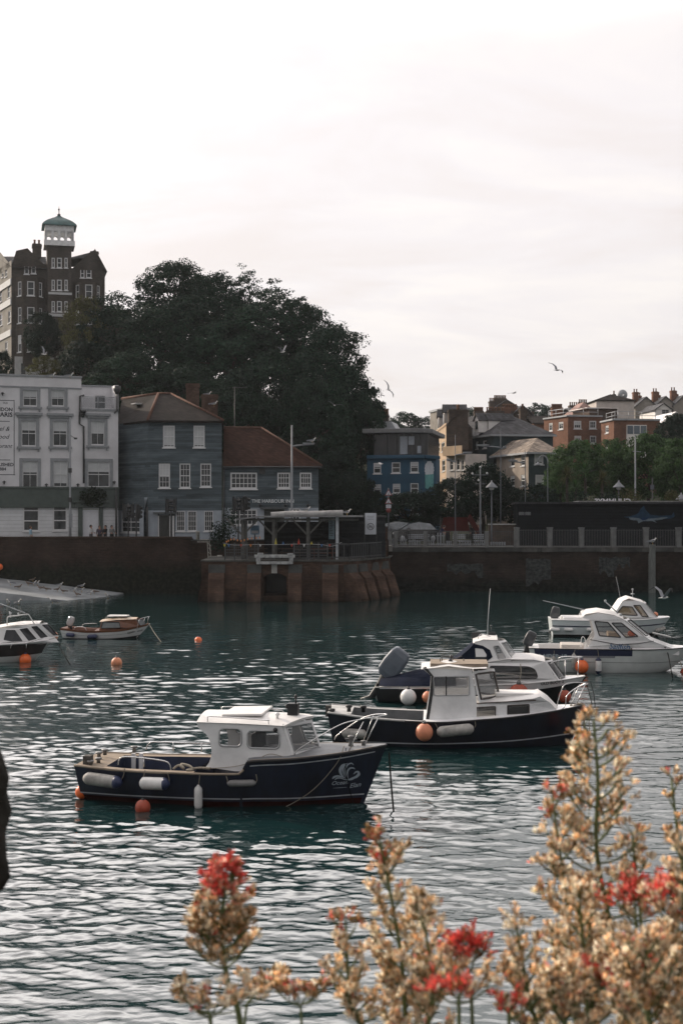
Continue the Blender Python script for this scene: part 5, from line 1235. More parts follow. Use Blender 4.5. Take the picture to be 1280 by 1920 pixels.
# ------------------------------------------------------------------ boats
def curve(pts):
    xs = [p[0] for p in pts]; ys = [p[1] for p in pts]; n = len(xs)
    d = [(ys[i+1]-ys[i])/(xs[i+1]-xs[i]) for i in range(n-1)]; m = [d[0]]+[0 if d[i-1]*d[i] <= 0 else 2*d[i-1]*d[i]/(d[i-1]+d[i]) for i in range(1,n-1)]+[d[-1]]
    def f(x):
        x = min(max(x, xs[0]), xs[-1]); i = 0
        while i < n-2 and x > xs[i+1]: i += 1
        h = xs[i+1]-xs[i]; t = (x-xs[i])/h
        return (2*t**3-3*t*t+1)*ys[i]+(t**3-2*t*t+t)*h*m[i]+(-2*t**3+3*t*t)*ys[i+1]+(t**3-t*t)*h*m[i+1]
    return f
class Boat:
    """boat frame: x forward from the transom, y to port, z up from the waterline"""
    def __init__(s, name, label, px, d, yaw, L, zs, bs, zk, p, rake, trake=0.0, group='moored boats in the harbour'):
        s.o = Vector((WX(px, d), d, 0)); s.yaw = R(yaw); s.L = L; s.zs = curve(zs); s.bs = curve(bs); s.zk = curve(zk); s.p = curve(p); s.rake = rake; s.trake = trake
        s.root = thing(name, label, 'boat', s.o, s.yaw, group)
    def q(s, px, py, y):
        dx = (px-640)/FPX; c, sn = math.cos(s.yaw), math.sin(s.yaw)
        x = (dx*(s.o.y+y*c)-s.o.x+y*sn)/(c-dx*sn); Y = s.o.y+x*sn+y*c
        return x, CAMZ-(py-960)/FPX*Y
    def qt(s, px, py, y0, tum, z0):      # on a side that leans in with height
        y = y0
        for _ in range(4): x, z = s.q(px, py, y); y = y0-math.copysign(tum*(z-z0), y0)
        return x, z, y
    def pt(s, t, v, side=-1, off=0.0):
        X = t*s.L; zs, zk = s.zs(X), s.zk(X); z = zk+(zs-zk)*v
        w = max(0, (t-.45)/.55)**2
        x = X-s.rake*(1-v)*w+s.trake*(1-v)*(1-t)**6
        y = s.bs(X)*(v**s.p(X) if v > 0 else 0)+off
        return Vector((x, side*y, z))
    def hull(s, m, name='hull', v0=0.0, nt_=48, nv=14):
        b = MB(); ts = [i/(nt_-1) for i in range(nt_)]; vs = [v0+(1-v0)*(j/(nv-1)) for j in range(nv)]
        for sd in (-1, 1): b.grid([[s.pt(t, v, sd) for v in vs] for t in ts])
        tr = [s.pt(0, v, -1) for v in vs]+[s.pt(0, v, 1) for v in reversed(vs)]; b.add(tr, [tuple(range(len(tr)))])
        return b.build(name, m, s.root)
    def vz(s, t, z): X = t*s.L; return (z-s.zk(X))/(s.zs(X)-s.zk(X))
    def strip(s, name, m, z0, z1, t0=0.0, t1=1.0, off=.006, n=40, top=False, parent=None):
        """painted band on the topsides; z0, z1 functions of x (top=True: measured down from the sheer)"""
        b = MB()
        for sd in (-1, 1):
            rows = []
            for i in range(n+1):
                t = t0+(t1-t0)*i/n; X = t*s.L; a, c = z0(X), z1(X)
                if top: a, c = s.zs(X)-a, s.zs(X)-c
                rows.append([s.pt(t, s.vz(t, a+(c-a)*k/2), sd, off) for k in range(3)])
            b.grid(rows)
        return b.build(name, m, parent or s.root)
    def rub(s, name, m, r, t0=0, t1=1, dz=0, n=40, off=0.0):
        pa = [[s.pt(t0+(t1-t0)*i/n, 1, sd, off)+Vector((0,0,dz)) for i in range(n+1)] for sd in (-1, 1)]
        for p in ([pa[0]+pa[1][::-1]] if t1 > .95 else pa): b = MB(); b.tube(p, r, 6); b.build(name, m, s.root)
    def deck(s, m, t0, t1, camber=.05, dz=0.0, name='deck', inset=0.0, nt_=24, ny=9):
        b = MB(); rows = []
        for i in range(nt_):
            t = t0+(t1-t0)*i/(nt_-1); a = s.pt(t, 1, -1); w = max(.005, -a.y-inset)
            rows.append([Vector((a.x, -w+2*w*k/(ny-1), a.z+dz+camber*(1-(2*k/(ny-1)-1)**2)*min(1, w))) for k in range(ny)])
        b.grid(rows); return b.build(name, m, s.root)
    def cockpit(s, t0, t1, w, floor, mdeck, mside, mfloor, aft=.3, drop=.0):
        """side decks, coaming sides and floor of an open well between t0 and t1"""
        b = MB(); n = 16; A, Bq, C = {}, {}, {}
        for sd in (-1, 1):
            o_, i_ = [], []
            for k in range(n+1):
                t = t0+(t1-t0)*k/n; p = s.pt(t, 1, sd); o_.append(p+Vector((0,0,.004))); i_.append(Vector((p.x, p.y-sd*w, p.z-drop+.004)))
            b.grid([o_, i_], smooth=False); A[sd] = i_
        ka = aft/s.L
        # aft deck
        e = [s.pt(0,1,-1), s.pt(0,1,1)]; f = [A[1][0], A[-1][0]]
        so_, po_ = s.pt(t0,1,-1), s.pt(t0,1,1)
        b.quad(e[0], s.pt(t0*.5,1,-1), so_, A[-1][0], A[1][0], po_, s.pt(t0*.5,1,1), e[1]); b.build('side_deck', mdeck, s.root)
        b = MB()
        for sd in (-1, 1):
            lo = [Vector((p.x, p.y*.93, floor)) for p in A[sd]]; b.grid([A[sd], lo], smooth=False)
        for k in (0, n): b.quad(A[-1][k], A[1][k], Vector((A[1][k].x, A[1][k].y*.93, floor)), Vector((A[-1][k].x, A[-1][k].y*.93, floor)))
        b.build('well_side', mside, s.root)
        b = MB(); b.grid([[Vector((A[-1][k].x, A[-1][k].y*.93, floor)) for k in range(n+1)], [Vector((A[1][k].x, A[1][k].y*.93, floor)) for k in range(n+1)]], smooth=False); b.build('well_floor', mfloor, s.root)
    def surf(s, x, z, side=-1, off=.008):
        t = min(max(x/s.L, 0), .99)
        for _ in range(12):
            v = min(max(s.vz(t, z), 0), 1); p = s.pt(t, v, side); t = min(max(t+(x-p.x)/s.L*.8, 0), .995)
        p = s.pt(t, v, side, off); return Vector((x, p.y, z))
    def decal(s, shapes, m, name, off=.012, parent=None):
        b = MB()
        for vs, fs in shapes: b.add([s.surf(x, z, -1, off) for x, z in vs], fs)
        return b.build(name, m, parent or s.root)
def rr(x0, x1, z0, z1, r, n=5):
    out = []
    for cx, cz, a0 in ((x1-r,z1-r,0),(x0+r,z1-r,90),(x0+r,z0+r,180),(x1-r,z0+r,270)):
        for k in range(n+1): a = R(a0+90*k/n); out.append((cx+r*math.cos(a), cz+r*math.sin(a)))
    return out
def round_poly(pts, r, n=4):
    out = []; k = len(pts)
    for i in range(k):
        p0, p1, p2 = Vector(pts[i-1]), Vector(pts[i]), Vector(pts[(i+1) % k]); a = (p0-p1); c = (p2-p1); ra = min(r, a.length*.45, c.length*.45)
        A = p1+a.normalized()*ra; C = p1+c.normalized()*ra
        for j in range(n+1): t = j/n; q = A*(1-t)**2+p1*2*t*(1-t)+C*t*t; out.append((q.x, q.y))
    return out
def fill2d(outer, holes):
    """triangulated flat region with holes"""
    cu = bpy.data.curves.new('panel', 'CURVE'); cu.dimensions = '2D'; cu.fill_mode = 'BOTH'
    for pl in [outer]+list(holes):
        sp = cu.splines.new('POLY'); sp.points.add(len(pl)-1); sp.use_cyclic_u = True
        for i, (x, z) in enumerate(pl): sp.points[i].co = (x, z, 0, 1)
    o = bpy.data.objects.new('panel', cu); COL.objects.link(o); dg = bpy.context.evaluated_depsgraph_get(); dg.update()
    me = bpy.data.meshes.new_from_object(o.evaluated_get(dg)); vs = [(v.co.x, v.co.y) for v in me.vertices]; fs = [tuple(p.vertices) for p in me.polygons]
    bpy.data.objects.remove(o); bpy.data.curves.remove(cu); bpy.data.meshes.remove(me); return vs, fs
class Cabin:
    """shell with a side outline in x/z, leaning in by tum, both sides with real window holes"""
    def __init__(s, boat, outline, windows, yh, tum, z0, m, name='cabin', thick=.03, frame=None, glass=None, fr=.018):
        s.b = boat; s.yh, s.tum, s.z0 = yh, tum, z0; s.out = outline
        vs, fs = fill2d(outline, windows); b = MB()
        for sd in (-1, 1):
            if sd == 1: s.o = b.build(name, m, boat.root); b = MB()
            for th in (0, thick): b.add([s.P3(x, z, sd, -th) for x, z in vs], fs)
            for loop in [outline]+list(windows):
                k = len(loop)
                for i in range(k):
                    p, q = loop[i], loop[(i+1) % k]; b.quad(s.P3(*p,sd,0), s.P3(*q,sd,0), s.P3(*q,sd,-thick), s.P3(*p,sd,-thick))
        b.build('cabin_side', m, s.o)
        for w in windows:
            for sd in (-1, 1):
                g = MB(); g.add([s.P3(x, z, sd, -thick*.5) for x, z in w], [tuple(range(len(w)))]); pn = g.build('side_window', glass, s.o)
                if frame: f = MB(); f.tube([s.P3(x, z, sd, .004) for x, z in w], fr, 5, closed=True); f.build('window_frame', frame, s.o)
    def y(s, z, x=None):
        w = s.yh
        if x is not None: w = min(w, max(.04, s.b.bs(min(max(x, 0), s.b.L))-.07))
        return max(.03, w-s.tum*(z-s.z0)*min(1, w/s.yh*1.2))
    def P3(s, x, z, sd, off=0): return Vector((x, sd*(s.y(z, x)+off), z))
    def across(s, chain, m, name, camber=0.0, vee=0.0, ny=9, over=0.0, parent=None, lift=0.0):
        """skin between both sides along a chain of outline points"""
        rows = []
        for x, z in chain:
            w = s.y(z, x)+over
            rows.append([Vector((x+vee*(1-abs(2*k/(ny-1)-1)), -w+2*w*k/(ny-1), z+lift+camber*(1-(2*k/(ny-1)-1)**2))) for k in range(ny)])
        b = MB(); b.grid(rows); return b.build(name, m, parent or s.o)
    def screen(s, A, Bt, m, glass, frame, panes, vee=0.0, parent=None, bul=None, fr=.014):
        """front screen between bottom point A and top point Bt; panes = u ranges across (0 starboard .. 1 port)"""
        def Q(u, v, off=0):
            x = A[0]+(Bt[0]-A[0])*v; z = A[1]+(Bt[1]-A[1])*v; w = s.y(z, x); k = abs(2*u-1)
            e = (1-k) if not bul else (1-k*k)
            return Vector((x+vee*e+off, -w+2*w*u, z+off*.5))
        us = sorted({0,.5,1,*[p for pn in panes for p in pn]}); 
        if bul: us = sorted(set(us) | {i/12 for i in range(13)})
        vsv = [0,.10,.90,1]; b = MB()
        for i in range(len(us)-1):
            for j in range(3):
                c = (us[i]+us[i+1])/2
                if j == 1 and any(p0 < c < p1 for p0, p1 in panes): continue
                b.quad(Q(us[i],vsv[j]),Q(us[i+1],vsv[j]),Q(us[i+1],vsv[j+1]),Q(us[i],vsv[j+1]))
        o = b.build('windscreen_frame', m, parent or s.o)
        for p0, p1 in panes:
            uu = [p0+(p1-p0)*k/6 for k in range(7)]
            g = MB(); g.grid([[Q(u,.10,-.01) for u in uu],[Q(u,.90,-.01) for u in uu]]); g.build('windscreen_pane', glass, s.o)
            f = MB(); f.tube([Q(u,.10,.006) for u in uu]+[Q(u,.90,.006) for u in reversed(uu)], fr, 5, closed=True); f.build('windscreen_trim', frame, s.o)
# boat materials
def hullpaint(name, col, rough=.32): return mat(name, col, rough, var=.5, scale=2.2, stretch=(1.6,1.6,.35), bump=.10, bscale=6, coat=.2)
NAVY = hullpaint('navy_gelcoat', (0.010,0.014,0.030)); NAVY2 = hullpaint('dark_navy_gelcoat', (0.007,0.009,0.018)); BROWNH = hullpaint('dark_brown_gelcoat', (0.016,0.012,0.012))
GEL = mat('white_gelcoat', (0.78,0.78,0.78), .35, var=.10, scale=1.3, coat=.2, bump=.04, bscale=20)
GELW = mat('weathered_white_paint', (0.74,0.745,0.75), .5, var=.15, scale=1.6, bump=.1, bscale=18)
GELTOP = mat('white_roof_paint', (0.66,0.65,0.635), .55, var=.12, scale=2, bump=.1, bscale=30)
TEAKD = mat('weathered_teak', (0.30,0.25,0.20), .8, var=.35, scale=4, stretch=(.6,5,5), bump=.3)
GREYD = mat('grey_deck_paint', (0.16,0.17,0.18), .6, var=.25, scale=2.5, bump=.25, bscale=50)
WELL = mat('well_blue_paint', (0.018,0.028,0.065), .5, var=.3, scale=2)
WELLF = mat('well_floor_dark', (0.03,0.03,0.032), .8, var=.4, scale=3)
STRIPE = mat('white_stripe', (0.50,0.52,0.55), .5, var=.2, scale=4)
ANTIF = mat('red_antifouling', (0.035,0.010,0.009), .8, var=.5, scale=3)
CLEAR = glassmat('boat_glass', (.16,.17,.18), .38, .04); TINT = glassmat('tinted_boat_glass', (.03,.032,.035), .78, .05); DARKG = mat('dark_boat_glass', (0.028,0.032,0.038), .08, var=.3, scale=1)
RUBBER = mat('black_rubber_trim', (0.015,0.015,0.017), .5, var=.2); ALU = mat('aluminium_frame', (0.42,0.43,0.44), .4, metal=.5, var=.15)
LETW = mat('hull_lettering_pale', (0.42,0.48,0.54), .5, var=.1); LETB = mat('lettering_blue', (0.03,0.10,0.22), .5, var=.1); LETK = mat('lettering_black', (0.015,0.018,0.025), .5, var=.1)
WOOD = mat('varnished_wood', (0.17,0.065,0.030), .35, var=.35, scale=3, stretch=(1,6,6), coat=.4)
CANVAS = mat('navy_canvas', (0.012,0.016,0.030), .85, var=.3, scale=2, bump=.5, bscale=6)
TEXT_NARROW = {}
def rails(par, paths, r=.016, name='bow_rail', m=None):
    b = MB()
    for p in paths: b.tube(p, r*.78, 6)
    return b.build(name, m or STEEL, par)
def smooth_path(pts, n=6):
    pts = [Vector(p) for p in pts]; out = []
    for i in range(len(pts)-1):
        p0 = pts[max(i-1,0)]; p1 = pts[i]; p2 = pts[i+1]; p3 = pts[min(i+2,len(pts)-1)]
        for k in range(n):
            t = k/n; out.append(.5*((2*p1)+(p2-p0)*t+(2*p0-5*p1+4*p2-p3)*t*t+(3*p1-p0-3*p2+p3)*t**3))
    out.append(pts[-1]); return out
def outboard(par, loc, size, mcowl, tilt, mleg=None):
    """outboard motor > cowling, propeller"""
    M3 = Matrix.Rotation(R(tilt), 3, 'Y'); k = size; c = Vector(loc); b = MB()
    sect = [(-.12,.16,.12),(.0,.25,.17),(.25,.27,.19),(.50,.25,.18),(.62,.20,.15),(.65,.15,.11)]
    rows = []
    for z, hx, hy in sect: rows.append([c+M3@Vector((math.copysign(abs(math.cos(a))**.35,math.cos(a))*hx*k-.05*k, math.copysign(abs(math.sin(a))**.35,math.sin(a))*hy*k, z*k+.25*k)) for a in [6.283*j/16 for j in range(16)]])
    leg = MB(); lr = []
    for z, hx, hy, ox in ((.16,.15,.12,0),(-.1,.10,.09,.02),(-.45,.075,.05,.03),(-.62,.16,.03,0),(-.75,.09,.05,0),(-.95,.03,.02,-.03)): lr.append([c+M3@Vector((math.cos(a)*hx*k+ox*k, math.sin(a)*hy*k, z*k)) for a in [6.283*j/10 for j in range(10)]])
    leg.grid(lr, close_u=True); leg.add(lr[0],[tuple(range(10))]); leg.add(lr[-1],[tuple(range(10))]); leg.obox(c+Vector((.14*k,0,-.05*k)), (.22*k,.22*k,.3*k))
    m = leg.build('outboard_motor', mleg or BLACKP, par)
    b.grid(rows, smooth=False, close_u=True); b.add(rows[0],[tuple(range(16))]); b.add(rows[-1],[tuple(range(16))]); b.build('cowling', mcowl, m, bevel=.03*k)
    p = MB(); pc = c+M3@Vector((-.14*k,0,-.72*k)); p.sphere(pc, .05*k, 8, 6)
    for i in range(3):
        a = i*2.094; d = M3@Vector((0, math.cos(a), math.sin(a))); e = M3@Vector((.5, -math.sin(a)*.6, math.cos(a)*.6)); p.add([pc+d*.03*k-e*.02*k, pc+d*.12*k-e*.07*k, pc+d*.15*k, pc+d*.12*k+e*.07*k, pc+d*.03*k+e*.02*k],[(0,1,2,3,4)])
    p.build('propeller', mleg or BLACKP, m); return m

ORANGE = mat('orange_buoy_vinyl', (0.78,0.15,0.035), .45, var=.22, scale=3, bump=.05)
FADED = mat('faded_orange_vinyl', (0.66,0.25,0.14), .5, var=.2, scale=3); REDB = mat('dull_red_vinyl', (0.32,0.055,0.025), .55, var=.35, scale=4)
FENW = mat('white_fender_vinyl', (0.70,0.70,0.69), .5, var=.15, scale=4); FEND = mat('dirty_fender_vinyl', (0.34,0.33,0.31), .65, var=.4, scale=5); FENB = mat('blue_fender_end', (0.02,0.03,0.08), .5); CREAMB = mat('cream_buoy', (0.55,0.42,0.26), .6, var=.3, scale=3)
def buoy(label, px, py, r_px, d, m, ztop=None, eye=True, rope=True, cat='buoy', name='buoy', group=None):
    c = P(px, py, d); r = r_px/FPX*d
    root = thing(name, label, cat, c, 0, group)
    b = MB(); b.sphere((0,0,0), (r,r,r*1.04), 24, 16); b.build('float', m, root)
    b = MB(); b.lathe([(r*.28,r*.9),(r*.24,r*1.1),(r*.12,r*1.2)], 10); b.tube([(math.cos(a)*r*.14, 0, r*1.22+math.sin(a)*r*.12) for a in [6.283*k/10 for k in range(10)]], r*.05, 5, closed=True); b.build('eye', BLACKP if m is not ORANGE else mat('buoy_blue_eye', (0.02,0.04,0.10), .5), root)
    return root
def fender_v(label, px, y0, y1, d, r, m, caps=None, rope_to=None, cat='fender'):
    a = P(px, y1, d); L = WZ(y0, d)-a.z; root = thing('fender', label, cat, a, 0, 'fenders hung on the boats')
    b = MB(); b.lathe([(.02,0),(r*.35,.05*L),(r*.85,.14*L),(r,.22*L),(r,.80*L),(r*.85,.88*L),(r*.35,.96*L),(.025,L)], 16); b.build('body', m, root)
    if caps:
        b = MB(); b.lathe([(.02,-.012),(r*.37,.045*L),(r*.87,.135*L),(r*1.02,.19*L),(r*1.02,.2*L)], 16); b.lathe([(r*1.02,.82*L),(r*.87,.885*L),(r*.37,.965*L),(.03,L+.01)], 16); b.build('end_cap', caps, root)
    if rope_to is not None:
        q = Vector(rope_to)-a; b = MB(); b.tube(smooth_path([(0,0,L-.01),(q*.5+Vector((0,0,L*.5)))+Vector((.01,-.01,0)),q],4), .012, 5); b.build('lanyard', ROPE, root)
    return root
def fender_h(label, p0, p1, r, m, cap=None, ropes=()):
    p0, p1 = Vector(p0), Vector(p1); mid = (p0+p1)/2; root = thing('fender', label, 'fender', mid, 0, 'fenders hung on the boats'); d = (p1-p0); L = d.length; q = d.to_track_quat('Z','Y').to_matrix()
    b = MB(); b.lathe([(.03,-L/2),(r*.55,-L/2+.02),(r*.95,-L/2+.10*L),(r,-L/2+.18*L),(r,L/2-.18*L),(r*.95,L/2-.10*L),(r*.55,L/2-.02),(.03,L/2)], 18, rot=q); b.build('body', m, root)
    if cap: b = MB(); b.lathe([(r*1.01,L/2-.17*L),(r*.97,L/2-.09*L),(r*.6,L/2-.005),(.03,L/2+.03)], 18, rot=q); b.build('end_cap', cap, root)
    for a, c in ropes: b = MB(); b.tube(smooth_path([Vector(a)-mid,(Vector(a)+Vector(c))/2-mid+Vector((.02,0,-.03)),Vector(c)-mid],4), .012, 5); b.build('lanyard', ROPE, root)
    return root
def rope(label, pts, r=.02, m=None, name='mooring_rope'): b = MB(); b.tube(smooth_path(pts), r, 6); o = b.build(name, m or ROPE); return tag(o, label, 'rope', 'mooring ropes')
def world(bt, v): c, s_ = math.cos(bt.yaw), math.sin(bt.yaw); return Vector((bt.o.x+v[0]*c-v[1]*s_, bt.o.y+v[0]*s_+v[1]*c, bt.o.z+v[2]))

# ---- 1: navy boat with white cuddy in front
B = Boat('motor_boat', 'nearest navy blue motor boat with white cabin and pale wave emblem on its bow', 162, 30.25, -8, 6.85,
    [(0,.80),(1.5,.75),(3.0,.75),(3.82,.77),(3.95,1.05),(5,1.12),(6.1,1.21),(6.85,1.30)], [(0,.80),(1.2,1.0),(3,1.10),(4.6,1.05),(5.8,.68),(6.5,.26),(6.85,.035)],
    [(0,-.15),(3,-.45),(5.5,-.40),(6.85,-.12)], [(0,.28),(3,.30),(5,.46),(6.85,.85)], .55, .10)
r0 = B.root; B.hull(NAVY)
B.strip('boot_stripe', STRIPE, lambda x: .155+.004*x, lambda x: .185+.004*x, .0, .985, .008)
B.strip('antifouling', ANTIF, lambda x: -.12, lambda x: .115, .0, .98, .004)
B.strip('cove_line', STRIPE, lambda x: .13, lambda x: .105, .585, .97, .01, top=True)
B.rub('rubbing_strake', mat('black_strake', (0.012,0.012,0.014), .5), .032, .578, .995, -.02, off=.01)
B.rub('gunwale_strake', TEAKD, .028, 0, .565, .0)
B.cockpit(.10, .40, .26, .20, TEAKD, WELL, WELLF)
B.deck(GREYD, .575, .995, .07, .006, 'foredeck')
b = MB(); b.grid([[B.pt(.56+.38*i/16,1,sd)+Vector((0,-sd*w,.012+.012*(w>0))) for i in range(17)] for sd in (1,) for w in (0,.09)]); b.grid([[B.pt(.56+.40*i/16,1,-1)+Vector((0,w,.012)) for i in range(17)] for w in (0,.05)]); b.build('toe_rail', TEAKD, r0)
YH, TU, Z0 = .86, .07, .75
def s1(px, py): x, z, y = B.qt(px, py, -YH, TU, Z0); return (x, z)
roof_aft, roof_fwd = s1(369,1354), s1(529,1361)
outl = [s1(386,1438), s1(392,1430), s1(396,1419), s1(396.5,1408), s1(395,1396), s1(391,1383), s1(383,1373), s1(371,1364), roof_aft, roof_fwd, s1(548,1416), s1(520,1420), s1(499,1424), s1(494,1434), s1(489,1447), s1(440,1446)]
wn = [rr(*[v for v in (s1(411,1398)[0], s1(452,1398)[0], s1(430,1399)[1], s1(430,1366)[1])], .09), rr(*[v for v in (s1(464,1402)[0], s1(524,1402)[0], s1(490,1403)[1], s1(490,1370)[1])], .10)]
cb = Cabin(B, outl, wn, YH, TU, Z0, GELW, frame=ALU, glass=CLEAR, fr=.022)
cb.across([roof_aft, ((roof_aft[0]+roof_fwd[0])/2, (roof_aft[1]+roof_fwd[1])/2+.01), roof_fwd], GELTOP, 'cabin_roof', .13, 0, over=.03, lift=.005)
VEE = .52
b = MB(); w = cb.y(roof_fwd[1]); ny = 9
pts = [Vector((roof_fwd[0]+.0, -w-.03+2*(w+.03)*k/(ny-1), roof_fwd[1]+.005+.13*(1-(2*k/(ny-1)-1)**2))) for k in range(ny)]
tip = [Vector((roof_fwd[0]+VEE*(1-abs(2*k/(ny-1)-1))+.04, p.y, p.z-.02*(1-abs(2*k/(ny-1)-1)))) for k, p in enumerate(pts)]
b.grid([pts, tip]); b.grid([tip, [p+Vector((0,0,-.05)) for p in tip]], smooth=False); b.build('roof_peak', GELTOP, cb.o)
cb.screen((s1(548,1416)[0], s1(548,1416)[1]), (roof_fwd[0], roof_fwd[1]+.03), GELW, CLEAR, ALU, [(.05,.46),(.54,.95)], VEE)
cb.across([(outl[1][0]+.0, .79), (outl[1][0]+.0, .80)], GELW, 'bulkhead_sill', 0)
b = MB(); x_ = s1(470,1400)[0]; b.box(x_, x_+.03, -.75, .75, .25, 1.55); b.build('bulkhead', mat('cabin_lining', (0.05,0.048,0.045), .8, var=.3), cb.o)
b = MB(); x0_, z_ = s1(417,1353); x1_, _ = s1(478,1353); b.obox(((x0_+x1_)/2, .16, z_+.10), (x1_-x0_+.18, 1.25, .05), Matrix.Rotation(R(-2), 3, 'Y')); b.build('roof_hatch', GELTOP, cb.o, bevel=.015)
xa, za = s1(389,1345); xb, zb_ = s1(503,1352)
rails(cb.o, [smooth_path([(xa,-.76,za-.09),(xa,-.76,za),(xa+.04,-.76,za+.02),((xa+xb)/2,-.76,(za+zb_)/2+.02),(xb-.04,-.76,zb_+.01),(xb,-.76,zb_),(xb,-.76,zb_-.08)],3),
    smooth_path([(xa,.76,za-.09),(xa,.76,za+.01),((xa+xb)/2,.76,(za+zb_)/2+.02),(xb,.76,zb_+.01),(xb,.76,zb_-.08)],3)], .014, 'grab_rail')
b = MB(); x_, z_ = s1(530,1345); b.box(x_-.02,x_+.21,-.12,.12,z_-.12,z_+.20); b.box(x_-.1,x_+.28,-.18,.18,z_-.13,z_-.08); b.tube([(x_+.15,0,z_+.2),(x_+.15,0,z_+.30)], .02); b.sphere((x_+.15,0,z_+.34),(.035,.035,.06),8,6); b.sphere((x_-.06,0,z_+.12),(.03,.03,.05),8,6); b.build('searchlight_mast', BLACKP, cb.o)
b = MB(); x_, z_ = s1(514,1352); b.lathe([(.035,z_-.1),(.03,z_+.06),(.055,z_+.08),(.055,z_+.11),(.02,z_+.14)], 10, (x_+.0,-.42,0)); b.build('vent', GEL, cb.o)
b = MB(); x_, z_ = s1(517,1368); b.sphere((x_,-YH+.02,z_),(.05,.04,.05),10,8); b.build('horn', BLACKP, cb.o)
# rails
def q3(px, py, y): x, z = B.q(px, py, y); return Vector((x, y, z))
bow = q3(697,1341,0)
st = [q3(553,1418,-.78), q3(557,1407,-.79), q3(600,1380,-.74), q3(640,1358,-.62), q3(675,1349,-.42), q3(705,1344,-.20), q3(723,1341,.0)]
pt_ = [q3(627,1387,.62), q3(633,1378,.62), q3(668,1353,.52), q3(695,1341,.34), q3(722,1339,.12), q3(723,1341,.0)]
rails(r0, [smooth_path(st), smooth_path(pt_), [q3(652,1412,-.50), q3(681,1353,-.40)], [q3(684,1396,-.22), q3(709,1345,-.15)], [q3(680,1392,.40), q3(700,1341,.30)]], .017)
rails(r0, [smooth_path([q3(222,1434,-.92),q3(224,1424,-.92),q3(235,1419,-.92),q3(275,1422,-.98),q3(308,1427,-1.0),q3(318,1433,-1.0),q3(321,1444,-1.0)]), [q3(270,1438,-.96),q3(270,1422,-.96)]], .017, 'stern_rail')
rails(r0, [smooth_path([q3(274,1406,.88),q3(278,1396,.88),q3(290,1391,.88),q3(340,1393,.92),q3(394,1394,.95)]), [q3(325,1408,.9),q3(325,1392,.9)], [q3(378,1410,.93),q3(378,1394,.93)]], .017, 'stern_rail')
b = MB(); x, z = B.q(657,1385,-.1); b.lathe([(.06,z-.17),(.045,z-.1),(.045,z),(.075,z+.03),(.06,z+.06),(.02,z+.07)], 10, (x,-.05,0)); b.box(x-.13,x+.13,-.07,-.03,z-.03,z+.0); b.build('mooring_post', mat('dull_metal', (0.18,0.18,0.18), .5, metal=.4), r0)
b = MB(); x, z = B.q(681,1397,-.05); b.box(x-.14,x+.14,-.10,.04,z-.05,z-.01); b.lathe([(.05,z-.02),(.04,z+.06),(.07,z+.09),(.03,z+.1)], 8, (x,-.03,0)); b.build('bow_cleat', mat('dull_metal'), r0)
for px, py, y in ((170,1430,-.62),(186,1414,.1),(197,1409,.35),(185,1425,-.35),(252,1403,.82)): b = MB(); x, z = B.q(px, py, y); b.lathe([(.05,z-.08),(.04,z),(.08,z+.02),(.08,z+.05)], 8, (x,y,0)); b.build('cleat', mat('dull_metal'), r0)
b = MB(); x, z = B.q(163,1437,-.5); b.box(x-.05,x+.12,-.62,-.40,z-.1,z+.25); b.build('rudder_head', mat('old_grey_wood', (0.10,0.095,0.09), .85, var=.3), r0)
b = MB(); x, z = B.q(238,1428,.2)
for k in range(2): b.box(x+k*.18,x+k*.18+.09,.55,.60,.3,z+.12)
b.build('washboard_post', GELW, r0)
# emblem and name on the bow
def s1h(px, py):   # on the hull side: photo point -> x, z
    y = -.7
    for _ in range(8): x, z = B.q(px, py, y); y = B.surf(x, z, -1, 0).y
    return (x, z)
def crop2(cx, cy): return s1h(580+cx/7.111, 1310+cy/7.113)
def ribbon(pts, ws):
    pts = [Vector((*p,0)) for p in pts]; sp = smooth_path(pts, 5); n = len(sp); wv = [ws[min(int(i*len(ws)/n), len(ws)-1)]*(1) for i in range(n)]
    # interpolated widths
    wv = [np.interp(i/(n-1)*(len(ws)-1), range(len(ws)), ws) for i in range(n)]; L_, R_ = [], []
    for i, p in enumerate(sp):
        d = (sp[min(i+1,n-1)]-sp[max(i-1,0)]); d = d.normalized() if d.length > 0 else Vector((1,0,0)); nn = Vector((-d.y,d.x,0))*wv[i]/2; L_.append((p+nn)[:2]); R_.append((p-nn)[:2])
    vs = L_+R_; return vs, [(i,i+1,n+i+1,n+i) for i in range(n-1)]
E = []
for pts, ws in (
  (((305,1070),(330,1045),(380,1030),(430,1042),(490,1062)),(4,34,26,18,2)),
  (((335,1085),(370,1058),(420,1058),(480,1078),(560,1078),(620,1050)),(2,22,16,12,18,2)),
  (((470,1060),(425,1010),(412,950),(440,890),(480,865)),(4,30,44,36,4)),
  (((480,1050),(455,990),(450,930),(475,880),(510,858)),(3,16,20,18,3)),
  (((500,1050),(480,990),(482,930),(510,880),(560,860),(590,885)),(3,14,20,22,18,2)),
  (((520,1075),(508,1020),(512,960),(545,925),(590,925),(605,940)),(3,14,24,24,18,2)),
  (((520,1075),(570,1060),(625,1040),(655,1005),(650,975),(620,975),(600,995),(585,1005)),(4,26,38,34,28,22,14,2)),
  (((640,1045),(668,1020),(676,990)),(2,8,2)),
  (((400,985),(408,960),(420,930)),(2,10,2))):
    pp = [crop2(*p) for p in pts]; kk = abs(crop2(400,1000)[0]-crop2(300,1000)[0])/100; E.append(ribbon(pp, [w*kk for w in ws]))
B.decal(E, LETW, 'wave_emblem')
def dtext(s_, a, c, base, **kw):
    x0, z0 = base(*a); x1, z1 = base(*c); vs, fs = fit_text(s_, 1.0, **kw); return [(x0+(x1-x0)*v[0]-0*v[1], z0+(z1-z0)*v[0]+(x1-x0)*v[1]) for v in vs], fs
